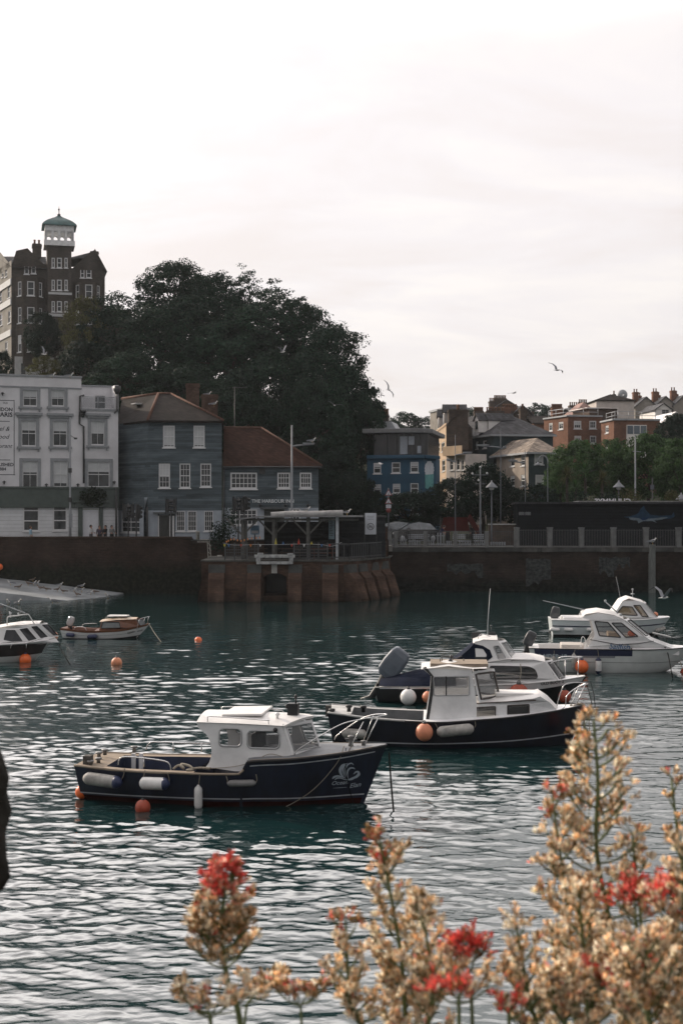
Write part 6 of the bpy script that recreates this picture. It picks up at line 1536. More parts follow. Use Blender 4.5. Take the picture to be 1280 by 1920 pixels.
B.decal([dtext('Ocean', (302,1152), (520,1132), crop2, shear=.4, bold=.012), dtext('Elan', (535,1190), (690,1165), crop2, shear=.4, bold=.012)], LETW, 'lettering')
ua = [crop2(315,1192), crop2(500,1180)]; B.decal([ribbon([ua[0], ((ua[0][0]+ua[1][0])/2,(ua[0][1]+ua[1][1])/2), ua[1]], [.004,.014,.006])], LETW, 'name_underline')
# fenders and ropes of boat 1
w_ = lambda x, y, z: world(B, (x, y, z))
def hull_side(bt, px, py, off):
    y = -.8
    for _ in range(10): x, z = bt.q(px, py, y); y = bt.surf(x, z, -1, 0).y-off
    return Vector((x, y, z))
def fh(bt, label, a, c, r, m, cap, ra=()):
    p, q = hull_side(bt, *a, r+.01), hull_side(bt, *c, r+.01); fender_h(label, world(bt, p), world(bt, q), r, m, cap, [(world(bt, hull_side(bt, *u, .02)), world(bt, hull_side(bt, *v, .03))) for u, v in ra])
fh(B, 'long grey fender with blue end lying along the stern of the navy boat', (157,1458), (227,1468), .14, FEND, FENB, (((234,1440),(226,1464)),))
fh(B, 'shorter pale fender with blue end, second from the stern of the navy boat', (262,1468), (316,1470), .135, FENW, FENB, (((272,1444),(262,1466)),((314,1448),(317,1468))))
p = hull_side(B, 372, 1498, .1); w = world(B, p); fender_v('white torpedo shaped fender hanging upright on the navy boat', 372, 1471, 1521, w.y, .09, FENW, None, world(B, hull_side(B, 375, 1450, .02)))
fh(B, 'flat grey lozenge fender under the cabin of the navy boat', (426,1469), (480,1468), .075, mat('grey_fender', (0.20,0.20,0.20), .6, var=.3), None, (((424,1455),(426,1468)),((480,1452),(480,1467))))
buoy('bright orange buoy afloat behind the stern of the navy boat', 154, 1485, 12.6, 29.8, ORANGE)
buoy('dull red half sunk buoy against the side of the navy boat', 268, 1514, 14.5, 28.55, REDB)
rope('thin slack rope from the foredeck down the navy bow', [w_(*q3(645,1398,-.52)), world(B, hull_side(B,632,1430,.03)), world(B, hull_side(B,590,1478,.03)), world(B, hull_side(B,545,1508,.03)), world(B, hull_side(B,505,1524,.06))], .009)
rope('dark mooring chain hanging straight from the bow of the navy boat', [w_(*q3(729,1412,0)), P(733,1470,28.9), P(738,1526,28.6)], .02, DROPE, 'mooring_chain')
rope('dark line hanging over the emblem on the navy bow', [w_(*q3(648,1402,-.48)), world(B, hull_side(B,648,1440,.03)), world(B, hull_side(B,655,1480,.03)), world(B, hull_side(B,662,1505,.03))], .009, DROPE)
rope('coiled pale rope lying on the side deck of the navy boat', [w_(*q3(325,1442,-.95)), w_(*q3(335,1435,-.9)), w_(*q3(345,1441,-.95)), w_(*q3(340,1433,-.85)), w_(*q3(355,1436,-.9)), w_(*q3(362,1443,-.98)), w_(*q3(350,1444,-.98)), w_(*q3(372,1440,-.9)), w_(*q3(395,1441,-.92))], .028)
rope('thin rope led along the white cabin side of the navy boat', [w_(*q3(394,1441,-.93)), w_(*q3(440,1437,-.90)), w_(*q3(475,1428,-.90)), w_(*q3(505,1414,-.88)), w_(*q3(540,1420,-.85)), w_(*q3(590,1420,-.80))], .008)

# ---- 2: dark navy boat with tall white wheelhouse
B = Boat('motor_boat', 'dark navy motor boat with tall white wheelhouse and coachroof, second from the camera', 618, 37.2, -4, 7.05,
    [(0,.92),(1.5,.79),(3,.74),(4.2,.82),(5.6,.94),(7.05,1.10)], [(0,.78),(1.2,.98),(3,1.12),(4.6,1.06),(6,.66),(6.7,.26),(7.05,.04)],
    [(0,-.15),(3,-.5),(5.5,-.45),(7.05,-.1)], [(0,.32),(3,.30),(5,.44),(7.05,.75)], .45, .15)
r0 = B.root; B.hull(NAVY2)
B.strip('boot_stripe', STRIPE, lambda x: .10+.012*max(0,x-2)**1.75, lambda x: .135+.012*max(0,x-2)**1.75, .06, .975, .008)
B.rub('gunwale_strake', mat('weathered_white_strake', (0.42,0.42,0.41), .6, var=.3), .03, 0, .30, .0); B.rub('rubbing_strake', mat('black_strake'), .03, .30, .995, -.01)
B.cockpit(.09, .37, .20, .15, mat('weathered_white_strake'), GREYD, WELLF)
B.deck(GELW, .37, .995, .06, .004, 'foredeck')
YH, TU, Z0 = .80, .06, .8
roof_aft, roof_fwd = s1(791,1253), s1(884,1257)
outl = [s1(797,1353), s1(805,1303), s1(808,1268), roof_aft, roof_fwd, s1(893,1318), s1(893,1350)]
wn = [round_poly([s1(813,1304), s1(879,1303), s1(879,1268), s1(812,1269)], .05)]
cb = Cabin(B, outl, wn, YH, TU, Z0, GELW, frame=ALU, glass=CLEAR, name='wheelhouse')
cb.across([s1(789,1256), s1(840,1250), s1(886,1255), (s1(905,1256)[0]+.1, s1(905,1254)[1])], GELTOP, 'wheelhouse_roof', .07, 0, over=.04, lift=.02)
b = MB(); xa, za = s1(806,1248); xb, zb_ = s1(915,1248); b.box(xa,xb,-.55,.55,za-.02,za+.04); b.box(xa,xb,-.62,-.58,za-.05,za-.01); b.build('roof_board', TEAKD, cb.o)
cb.screen(s1(898,1318), (roof_fwd[0]+.02, roof_fwd[1]-.03), GELW, CLEAR, mat('brown_window_rubber', (0.05,0.042,0.038), .6), [(.05,.47),(.53,.95)], .62, fr=.03)
b = MB(); b.grid([[cb.P3(*s1(797,1354),sd,.012) , cb.P3(*s1(805,1303),sd,.012), cb.P3(*s1(808,1268),sd,.012), cb.P3(*s1(792,1252),sd,.012)] for sd in (-1,)]+[[cb.P3(*s1(803,1354),-1,.012), cb.P3(*s1(811,1303),-1,.012), cb.P3(*s1(814,1270),-1,.012), cb.P3(*s1(798,1250),-1,.012)]]); b.build('aft_edge_trim', DARKMETAL, cb.o)
b = MB(); x_ = s1(836,1290)[0]; b.box(x_-.018,x_+.018,-YH+.01,-YH+.035,s1(836,1304)[1],s1(836,1268)[1]); b.build('window_bar', RUBBER, cb.o)
# coachroof forward
YH, TU, Z0 = .72, .05, .85
x1_, z1_ = s1(887,1315); 
outl = [s1(886,1356), s1(889,1321), s1(940,1316), s1(1000,1310), s1(1012,1306), s1(1030,1318), s1(1045,1334), s1(1053,1341), s1(1000,1347)]
wn = [round_poly([s1(891,1346), s1(928,1344), s1(928,1325), s1(891,1327)], .02), round_poly([s1(951,1340), s1(991,1338), s1(991,1321), s1(951,1323)], .02)]
c2 = Cabin(B, outl, wn, YH, TU, Z0, GELW, frame=mat('brown_window_rubber'), glass=TINT, name='coachroof')
c2.across([outl[1], outl[2], outl[3], outl[4], outl[5], outl[6], outl[7]], GELTOP, 'coachroof_top', .10)
b = MB(); xa, za = s1(890,1319); xb, zb_ = s1(1004,1313); b.bar((xa,-.70,za),(xb,-.70,zb_),.03,.025); b.build('grab_rail', mat('dark_wood', (0.05,0.032,0.025), .6), c2.o)
b = MB(); xa, za = s1(930,1307); xb, zb_ = s1(1008,1303); b.box(xa,xb,-.35,.45,za-.04,za+.06); b.build('hatch', GELTOP, c2.o, bevel=.015)
rails(r0, [smooth_path([q3(1043,1324,-.45),q3(1050,1300,-.45),q3(1058,1284,-.42),q3(1075,1280,-.25),q3(1098,1280,0)]), smooth_path([q3(1010,1340,-.62),q3(1055,1328,-.45),q3(1062,1305,-.42),q3(1080,1290,-.25),q3(1102,1282,-.05)]), [q3(1068,1325,.3),q3(1086,1284,.1)], [q3(1075,1330,-.15),q3(1096,1284,-.03)], smooth_path([q3(1070,1310,.45),q3(1080,1290,.3),q3(1098,1281,.0)])], .018)
for px, py, y in ((654,1326,-.55),(681,1327,.2),(622,1333,-.5)): b = MB(); x, z = B.q(px, py, y); b.lathe([(.06,z-.12),(.05,z-.02),(.09,z),(.09,z+.06),(.04,z+.07)], 8, (x,y,0)); b.build('cleat', BLACKP, r0)
b = MB(); x, z = B.q(614,1326,-.3); b.box(x-.05,x+.1,-.4,-.22,z-.25,z+.05); b.build('rudder_head', mat('old_grey_wood'), r0)
b = MB(); x, z = B.q(845,1238,.1)
for dx, dy, h in ((-.25,.1,.22),(.0,-.1,.30),(.05,.2,.26),(.35,.1,.18)): b.tube([(x+dx,dy,z-.12),(x+dx,dy,z-.12+h)], .014); 
b.sphere((x,-.1,z+.12),.05,8,6); b.sphere((x-.02,-.1,z+.0),.06,8,6); b.tube(smooth_path([(x-.3,.0,z-.1),(x-.28,.0,z+.08),(x-.1,.0,z+.12),(x+.1,.1,z+.05),(x+.3,.1,z+.12)]), .012); b.build('roof_light_mast', DARKMETAL, cb.o)
p = hull_side(B, 795, 1373, .23); w = world(B, p); buoy('large faded orange ball fender at the side of the wheelhouse boat', 795, 1373, 16.3, w.y, FADED, cat='fender', name='ball_fender')
fh(B, 'long stained white fender along the side of the wheelhouse boat', (818,1373), (888,1366), .15, FEND, None, (((815,1356),(822,1370)),((890,1352),(889,1364))))
fh(B, 'grey sausage fender at the stern quarter of the wheelhouse boat', (641,1374), (687,1377), .13, FEND, None, ())
buoy('orange buoy hanging at the bow of the wheelhouse boat, behind the flowers', 1088, 1392, 15.5, 36.0, ORANGE)
rope('grey rope bundle hanging from the bow of the wheelhouse boat', [world(B, q3(1085,1320,-.1)), world(B, q3(1095,1326,-.05)), P(1094,1360,36.4), P(1096,1378,36.2)], .022)
rope('second line hanging from the bow of the wheelhouse boat', [world(B, q3(1100,1322,0)), P(1104,1360,36.3), P(1102,1400,36.1)], .012)
rope('pale coil of rope on the stem head of the wheelhouse boat', [world(B, q3(1070,1330,-.2)), world(B, q3(1078,1322,-.1)), world(B, q3(1088,1320,0)), world(B, q3(1080,1328,-.12)), world(B, q3(1068,1322,-.1)), world(B, q3(1085,1333,-.15)), world(B, q3(1093,1345,-.12))], .035)
# ---- 3: dark and white cabin boat with big outboard, behind boat 2
B = Boat('motor_boat', 'white and black cabin boat with covered cockpit and large pale outboard, behind the wheelhouse boat', 706, 45.7, -5, 7.1,
    [(0,.52),(2,.56),(4,.64),(6,.76),(7.1,.86)], [(0,.98),(2,1.1),(4.5,1.08),(6,.72),(6.8,.28),(7.1,.06)], [(0,-.2),(4,-.4),(6.5,-.25),(7.1,.1)], [(0,.22),(4,.3),(7.1,.7)], .55, .12)
r0 = B.root; B.hull(mat('black_gelcoat', (0.010,0.011,0.013), .35, var=.25, scale=1.2, coat=.2))
B.strip('topside_band', GEL, lambda x: .0, lambda x: .05+.25*min(1,max(0,(x-2.6)/.3))-.05*max(0,x-4.2), .02, .99, .008, top=True)
B.rub('gunwale_strake', mat('weathered_white_strake'), .022, 0, .99)
B.deck(GEL, .02, .985, .06, .003, 'deck')
YH, TU, Z0 = .92, .12, .9
outl = [s1(893,1273), s1(897,1244), s1(1000,1237), s1(1022,1242), s1(1043,1275), s1(1048,1283), s1(1000,1281)]
wn = [round_poly([s1(919,1273), s1(1008,1272), s1(1003,1256), s1(990,1250), s1(917,1249)], .10)]
cb = Cabin(B, outl, wn, YH, TU, Z0, GEL, frame=RUBBER, glass=TINT)
cb.across([outl[1], s1(950,1236), outl[2], outl[3]], GELTOP, 'cabin_roof', .12)
cb.screen(s1(1048,1279), s1(1020,1240), GEL, TINT, RUBBER, [(.06,.48),(.52,.94)], .30, bul=True)
YH, TU, Z0 = .78, .16, 1.35
outl = [s1(893,1250), s1(889,1203), s1(905,1200), s1(932,1201), s1(958,1238), s1(950,1247)]
wn = [round_poly([s1(934,1236), s1(948,1234), s1(934,1210), s1(924,1212)], .05)]
c2 = Cabin(B, outl, wn, YH, TU, Z0, GEL, frame=ALU, glass=CLEAR, name='wheelhouse')
c2.across([s1(886,1206), s1(905,1199), s1(932,1200)], GELTOP, 'wheelhouse_roof', .10, over=.02)
c2.screen(s1(960,1240), s1(933,1202), GEL, CLEAR, ALU, [(.06,.48),(.52,.94)], .25, bul=True)
YH, TU, Z0 = .88, .18, .9
outl = [s1(838,1246), s1(855,1237), s1(880,1216), s1(888,1207), s1(905,1211), s1(918,1219), s1(923,1232), s1(912,1240), s1(910,1262), s1(838,1262)]
cc = Cabin(B, outl, [round_poly([s1(890,1240), s1(908,1240), s1(912,1228), s1(905,1217), s1(890,1215)], .04)], YH, TU, Z0, CANVAS, name='canvas_hood', glass=DARKG, frame=None)
cc.across([outl[0], outl[1], outl[2], outl[3], outl[4], outl[5]], CANVAS, 'hood_top', .05)
# tonneau cover over the stern
b = MB(); rows = []
for i in range(12):
    f = i/11; t = .02+.36*f; a = B.pt(t,1,-1); rows.append([Vector((a.x, a.y+2*(-a.y)*k/8, a.z+.04+(.12+.62*f)*(1-(2*k/8-1)**2)**.8)) for k in range(9)])
b.grid(rows); b.build('tonneau_cover', CANVAS, r0)
def mo(px, py, y): x, z = B.q(px, py, y); return (x, y, z)
outboard(r0, mo(716,1278,.2), 1.45, mat('pale_grey_cowl', (0.11,0.135,0.165), .35, var=.2, scale=3, coat=.3), 38)
rails(r0, [smooth_path([q3(1022,1300,-.55),q3(1020,1275,-.55),q3(1030,1245,-.5),q3(1060,1236,-.3),q3(1092,1232,0)]), smooth_path([q3(1046,1260,.5),q3(1046,1240,.5),q3(1052,1232,.45),q3(1090,1231,.05)]), [q3(1058,1290,-.3),q3(1059,1236,-.3)], [q3(1082,1275,-.1),q3(1084,1233,-.1)]], .02)
rails(c2.o, [smooth_path([q3(896,1205,-.4),q3(897,1193,-.4),q3(905,1189,-.3),q3(930,1198,-.3)]), smooth_path([q3(915,1200,.3),q3(917,1188,.3),q3(928,1192,.3),q3(934,1200,.3)])], .016, 'roof_rail')
b = MB(); x, z = B.q(913,1200,0); b.tube([(x,0,z-.1),(x+.02,0,z+.6),(x+.1,0,z+1.75)], [.02,.016,.008], 5); b.build('aerial', GREYMETAL, c2.o)
b = MB(); x, z = B.q(896,1195,.1); b.box(x-.22,x+.12,-.02,.02,z-.1,z+.18); x, z = B.q(920,1193,.1); b.box(x-.1,x+.15,-.02,.02,z-.08,z+.15); b.tube([(x,.0,z+.1),(x,.0,z+.32)], .012); b.sphere((x,0,z+.36),.04,8,6); b.build('radar_reflector', DARKMETAL, c2.o)
B.decal([dtext('OLD BUOY 2', (1013,1284.5), (1056,1280), s1h, bold=.02)], LETK, 'lettering', off=.03)
buoy('round white ball fender at the stern of the black hulled boat', 765, 1307, 15, world(B, (1.4,-1.35,0)).y, FENW, cat='fender', name='ball_fender')
buoy('small cream buoy floating low behind the wheelhouse boat', 724, 1317, 10.5, 45.2, CREAMB)
buoy('orange ball fender half hidden by the wheelhouse edge', 802, 1307, 11, world(B, (2.1,-1.38,0)).y, FADED, cat='fender', name='ball_fender')
buoy('orange and black pear fender slung on the black hulled boat', 972, 1302, 19, world(B, (5.0,-1.3,0)).y, REDB, cat='fender', name='ball_fender')
buoy('dark red ball fender under the bow of the black hulled boat', 1058, 1306, 12, world(B, (6.3,-.9,0)).y, REDB, cat='fender', name='ball_fender')
rope('pair of thin mooring lines down from the bow of the black hulled boat', [world(B, q3(1098,1280,0)), P(1104,1300,44.9), P(1110,1325,44.2)], .014, DROPE)
rope('outer thin mooring line right of the black hulled bow', [world(B, q3(1106,1278,0)), P(1112,1300,44.6), P(1115,1326,44.0)], .014, DROPE)
rope('cord that holds the pear fender on the cabin side', [world(B, q3(975,1245,-.85)), world(B, q3(976,1262,-1.0)), world(B, q3(972,1284,-1.2))], .014)

# ---- 4: white and navy striped fishing cruiser, bow cut by the frame
B = Boat('motor_boat', 'white fishing cruiser with navy side band and blue script name at the right edge', 990, 54.3, -7, 6.75,
    [(0,.95),(2.4,.95),(4.4,.95),(6.75,1.0)], [(0,1.0),(2.5,1.15),(4.4,1.08),(5.6,.72),(6.4,.26),(6.75,.05)], [(0,-.2),(3.5,-.35),(5.4,-.1),(6.75,.72)], [(0,.16),(3,.20),(5,.34),(6.75,.7)], .35, .2)
r0 = B.root; B.hull(mat('pale_grey_gelcoat', (0.62,0.65,0.64), .35, var=.12, scale=1.2, coat=.2))
B.strip('navy_band', mat('navy_band', (0.018,0.024,0.06), .4, var=.1), lambda x: .26, lambda x: .02, .03, .60, .010, top=True)
B.strip('grey_band', mat('grey_band', (0.24,0.25,0.27), .5, var=.1), lambda x: .34, lambda x: .262, .03, .50, .010, top=True)
B.strip('chine_line', mat('chine_grey', (0.28,0.30,0.30), .5), lambda x: .50+.01*x, lambda x: .475+.01*x, .05, .97, .008, top=True)
B.rub('gunwale_strake', RUBBER, .022, 0, .998, 0, off=.012)
B.cockpit(.06, .36, .18, .35, GEL, GEL, mat('pale_floor', (0.42,0.42,0.41), .7, var=.2))
YH, TU, Z0 = .98, .12, 1.05
u_out = [s1(1087,1219), s1(1100,1213), s1(1108,1201), s1(1115,1189), s1(1110,1164), s1(1165,1166), s1(1180,1172), s1(1224,1200), s1(1290,1226), s1(1290,1233), s1(1190,1225), s1(1120,1221)]
wn = [round_poly([s1(1113,1164), s1(1140,1166), s1(1164,1196), s1(1123,1192)], .04), round_poly([s1(1145,1166), s1(1163,1164), s1(1196,1193), s1(1172,1195)], .04)]
wn[0] = round_poly([s1(1114,1165), s1(1139,1167), s1(1163,1195), s1(1123,1192)], .04); wn[1] = round_poly([s1(1146,1168), s1(1164,1168), s1(1195,1193), s1(1172,1195)], .04)
outl = [s1(1087,1219), s1(1102,1212), s1(1110,1200), s1(1114,1190), s1(1107,1162), s1(1168,1163), s1(1206,1193), s1(1224,1203), s1(1250,1213), s1(1275,1222), s1(1275,1231), s1(1190,1225), s1(1120,1221)]
cb = Cabin(B, outl, wn, YH, TU, Z0, GEL, frame=RUBBER, glass=CLEAR, fr=.024)
cb.across([s1(1090,1156), s1(1098,1151), s1(1120,1148), s1(1150,1153), s1(1168,1161)], GELTOP, 'cabin_roof', .12, over=.02)
b = MB(); rf = [s1(1090,1157), s1(1120,1149), s1(1150,1154), s1(1168,1162), s1(1107,1163)]
for sd in (-1,1): b.add([cb.P3(x,z,sd,.02) for x, z in rf], [tuple(range(5))])
b.build('roof_side', GEL, cb.o)
cb.screen(s1(1212,1196), s1(1169,1161), GEL, CLEAR, RUBBER, [(.05,.48),(.52,.95)], .22, bul=True, fr=.022)
cb.across([s1(1206,1193), s1(1224,1203), s1(1250,1213), s1(1275,1222)], GEL, 'cabin_front', .10)
B.deck(GEL, .60, .997, .12, .004, 'foredeck')
b = MB(); xa, za = s1(1226,1199); b.obox((xa+.38,-.1,za+.10),(.7,.6,.05), Matrix.Rotation(R(13),3,'Y')); b.build('deck_hatch', mat('hatch_grey', (0.22,0.23,0.23), .3, var=.2), cb.o)
b = MB(); q0 = [cb.P3(*s1(px,py),-1,.008) for px, py in ((1105,1199),(1160,1209),(1195,1207),(1225,1202))]; b.tube(q0, .014, 5); b.build('moulding_line', RUBBER, cb.o)
b = MB(); q_ = s1(1185,1190); b.sphere((q_[0],-.45,q_[1]),(.16,.12,.13),10,8); b.build('orange_bag', ORANGE, cb.o)
b = MB(); q_ = s1(1150,1190); b.box(q_[0]-.2,q_[0]+.2,-.7,.3,q_[1]-.5,q_[1]+.05); q_ = s1(1180,1195); b.box(q_[0]-.3,q_[0]+.3,-.75,.75,q_[1]-.5,q_[1]-.05); b.build('dashboard', mat('helm_grey', (0.25,0.19,0.13), .6, var=.3), cb.o)
outboard(r0, mo(986,1216,0), .82, mat('charcoal_cowl', (0.04,0.044,0.05), .35, var=.2, coat=.3), 25)
b = MB(); xa, za = B.q(1050,1206,0); b.box(xa,xa+.9,-.6,.6,.35,za+.0); b.build('cockpit_seat', mat('seat_cream', (0.48,0.45,0.42), .7, var=.15), r0, bevel=.03)
rails(r0, [smooth_path([q3(1088,1214,-.8),q3(1089,1199,-.8),q3(1092,1194,-.8),q3(1096,1199,-.8),q3(1097,1213,-.8)]), smooth_path([q3(1105,1208,.3),q3(1106,1198,.3),q3(1110,1195,.3),q3(1111,1205,.3)])], .02, 'grab_loop', GEL)
b = MB(); a_, c_ = q3(1107,1146,-.1), q3(1017,1126,-.1); b.tube([a_, a_.lerp(c_,.4), c_], [.028,.022,.01], 6); b.build('aerial', GREYMETAL, cb.o)
b = MB(); a_, c_ = q3(1158,1150,-.3), q3(1134,1128,-.3); b.tube([a_, c_], [.03,.022], 6); b.sphere(c_+Vector((0,0,.03)), .05, 8, 6); b.sphere(q3(1162,1153,-.5), .07, 8, 6); b.build('light_mast', GREYMETAL, cb.o)
b = MB(); vs, fs = dtext('Sailfish', (1141,1216), (1180,1218), s1, shear=.3, bold=.015); b.add([cb.P3(x, z, -1, .012) for x, z in vs], fs); b.build('lettering', LETB, cb.o)
B.decal([dtext('RAIDER 18', (1009,1234), (1062,1234.5), s1h, bold=.03)], LETW, 'side_lettering', off=.022)
p = hull_side(B, 1121, 1250, .12); fender_v('white cylinder fender with navy ends on the striped cruiser', 1121, 1233, 1264, world(B, p).y, .125, FENW, FENB, world(B, hull_side(B,1119,1216,.03)))
p = hull_side(B, 1075, 1240, .12); fender_v('weathered white pear fender beside the orange ball on the striped cruiser', 1075, 1224, 1258, world(B, p).y, .10, FEND, None, world(B, hull_side(B,1077,1218,.03)))
p = hull_side(B, 1038, 1246, .12); fender_v('pale fender nearest the stern of the striped cruiser', 1037, 1230, 1262, world(B, p).y, .10, FEND, None, world(B, hull_side(B,1038,1220,.03)))
p = hull_side(B, 1090, 1250, .22); buoy('bright orange ball fender on the side of the striped cruiser', 1090, 1250, 12.5, world(B, p).y, ORANGE, cat='fender', name='ball_fender')
rope('dark mooring rope looped over the striped cruiser bow into the water', [world(B, q3(1240,1214,-.6)), world(B, q3(1246,1214,-.7)), world(B, hull_side(B,1251,1225,.04)), P(1255,1245,51.6), P(1260,1272,51.2)], .02, DROPE)
buoy('red mooring buoy cut by the right edge beyond the striped cruiser', 1283, 1262, 9, 53, REDB)
rope('thin line down to the red buoy at the right edge', [P(1274,1240,53.2), P(1277,1250,53.1), P(1281,1258,53)], .015, ROPE)

# ---- 5: pale cruiser behind
B = Boat('motor_boat', 'pale grey cruiser with rounded wheelhouse forward, farthest of the boats on the right', 1030, 69.2, -3, 6.15,
    [(0,.88),(2,.86),(4,.89),(6.15,.99)], [(0,.95),(2,1.1),(4.2,1.08),(5.3,.78),(5.95,.36),(6.15,.12)], [(0,-.2),(3.5,-.3),(5.4,-.1),(6.15,.45)], [(0,.16),(3,.20),(5,.3),(6.15,.5)], .35, .1)
r0 = B.root; B.hull(mat('pale_blue_gelcoat', (0.60,0.65,0.66), .4, var=.1, scale=1.2, coat=.2))
B.strip('black_bottom', BLACKP, lambda x: -.05, lambda x: .12+.05*max(0,x-4)**1.4, .0, .97, .006)
B.strip('dark_stripe', mat('navy_band'), lambda x: .35, lambda x: .29, .0, .99, .010, top=True)
B.rub('gunwale_strake', GEL, .03, 0, .99)
B.cockpit(.08, .34, .2, .4, GEL, GEL, GEL); B.deck(GEL, .34, .99, .1, .003, 'foredeck')
YH, TU, Z0 = .92, .14, 1.1
outl = [s1(1090,1163), s1(1096,1150), s1(1150,1152), s1(1162,1133), s1(1166,1127), s1(1192,1126), s1(1206,1130), s1(1232,1160), s1(1240,1163)]
wn = [round_poly([s1(1154,1152), s1(1194,1154), s1(1184,1138), s1(1166,1137)], .04), round_poly([s1(1203,1156), s1(1215,1157), s1(1199,1135), s1(1187,1135)], .03)]
cb = Cabin(B, outl, wn, YH, TU, Z0, GEL, frame=RUBBER, glass=glassmat('amber_boat_glass', (.36,.27,.16), .6), fr=.028)  # partly clear panes with an amber tint
cb.across([outl[1], s1(1120,1147), outl[2], outl[3], outl[4], s1(1178,1122), outl[5], outl[6]], GELTOP, 'cabin_roof', .10)
cb.screen(s1(1233,1160), s1(1205,1129), GEL, CLEAR, RUBBER, [(.05,.48),(.52,.95)], .2, bul=True)
outboard(r0, mo(1038,1165,.1), .85, mat('charcoal_cowl'), 12)
b = MB(); xa, za = B.q(1052,1155,0); b.box(xa,xa+1.3,-.7,.7,.4,za); b.build('cockpit_seat', GEL, r0, bevel=.05)
b = MB(); x, z = B.q(1185,1125,0); b.tube([(x,0,z),(x,0,z+.5)], .018); b.sphere((x,0,z+.55),.055,8,6); b.lathe([(.02,z+.28),(.10,z+.3),(.10,z+.33),(.02,z+.35)], 8, (x,0,0)); x, z = B.q(1163,1128,.2); b.tube([(x,.2,z),(x-.12,.2,z+.7),(x-.25,.2,z+1.3)], [.015,.012,.006], 5); b.build('aerial', GREYMETAL, cb.o)
b = MB(); x, z = B.q(1228,1152,-.3); b.sphere((x,-.3,z),(.13,.13,.13),8,6); b.build('orange_lamp', FADED, cb.o)
for a0, a1, lab in ((1030,1049,'low white sausage fender, first from the stern of the pale cruiser'),(1057,1074,'low white sausage fender, second from the stern of the pale cruiser'),(1099,1115,'low white sausage fender, third from the stern of the pale cruiser')): fh(B, lab, (a0,1180), (a1,1181), .10, FENW, None)
fh(B, 'dark fender below the bow of the pale cruiser', (1228,1183), (1246,1178), .11, FEND, None)
rope('mooring line from the bow of the pale cruiser', [world(B, q3(1246,1178,0)), P(1248,1190,67.4), P(1249,1206,66)], .02, DROPE)

# ---- 6: white and brown cabin boat cut by the left edge
B = Boat('motor_boat', 'white cabin boat with dark brown hull and roof rails, cut by the left edge', -140, 57.9, -6, 5.7,
    [(0,.74),(3,.75),(4.6,.81),(5.7,.90)], [(0,.95),(2.5,1.08),(4,1.0),(5,.62),(5.5,.26),(5.7,.08)], [(0,-.3),(3.5,-.3),(5,-.05),(5.7,.5)], [(0,.2),(3.5,.28),(5.7,.6)], .35, .1)
r0 = B.root; B.hull(mat('pale_grey_gelcoat'))
B.strip('brown_band', BROWNH, lambda x: .22+.03*max(0,x-3)**1.5, lambda x: .72+.03*max(0,x-3), .0, .98, .010)
B.rub('gunwale_strake', GEL, .04, 0, .99, .02); B.deck(GEL, .02, .99, .12, .02, 'deck')
YH, TU, Z0 = .90, .16, .95
outl = [s1(-60,1215), s1(-20,1178), s1(10,1177), s1(68,1170), s1(88,1197), s1(98,1207), s1(40,1211)]
outl = [s1(-60,1214), s1(-50,1185), s1(8,1178), s1(30,1175), s1(68,1171), s1(90,1198), s1(98,1208), s1(40,1212)]
wn = [round_poly([s1(7,1200), s1(22,1203), s1(41,1203), s1(28,1181), s1(12,1181)], .04), round_poly([s1(50,1203), s1(63,1200), s1(48,1178), s1(35,1180)], .03), round_poly([s1(69,1199), s1(80,1197), s1(64,1175), s1(54,1176)], .03)]
cb = Cabin(B, outl, wn, YH, TU, Z0, GEL, frame=None, glass=DARKG)
cb.across([outl[1], s1(8,1175), s1(30,1172), outl[4]], GELTOP, 'cabin_roof', .10)
cb.screen(s1(90,1197), s1(68,1171), GEL, DARKG, RUBBER, [(.05,.48),(.52,.95)], .2, bul=True)
b = MB(); 
for y in (-.55,.55): b.tube(smooth_path([q3(14,1175,y),q3(14,1160,y),q3(18,1156,y),q3(35,1154,y),q3(52,1152,y),q3(56,1155,y),q3(65,1170,y)]), .024, 6)
b.tube([q3(20,1156,-.55),q3(20,1156,.55)], .02); b.tube([q3(52,1152,-.55),q3(52,1152,.55)], .02); b.build('roof_rail_arch', mat('white_tube', (.6,.6,.6), .4), cb.o)
b = MB(); a_, c_ = q3(47,1149,0), q3(-12,1127,0); b.tube([a_,c_], [.025,.012], 5); b.sphere(q3(20,1150,0), .06, 8, 6); b.tube([q3(20,1158,0),q3(18,1146,0)], .02); b.sphere(q3(35,1151,.2), .05, 8, 6); b.build('aerial', GREYMETAL, cb.o)
rails(r0, [smooth_path([q3(20,1216,-1.0),q3(25,1208,-1.0),q3(50,1206,-.85),q3(82,1196,-.5)]), [q3(50,1216,-.85),q3(50,1206,-.85)], smooth_path([q3(92,1199,-.2),q3(100,1197,-.1),q3(106,1195,0)]), [q3(96,1206,-.1),q3(106,1195,0)]], .016)
p = hull_side(B, 48, 1237, .22); buoy('orange ball fender on the brown band of the cut off cabin boat', 48, 1237, 11, world(B, p).y, ORANGE, cat='fender', name='ball_fender')
buoy('faded orange buoy just beyond the bow of the cut off cabin boat', 101, 1193, 8.6, 59.5, FADED)
rope('dark mooring rope slanting down from the cut off cabin boat', [world(B, q3(110,1207,0)), P(120,1226,55.2), P(132,1247,54.4)], .024, DROPE)

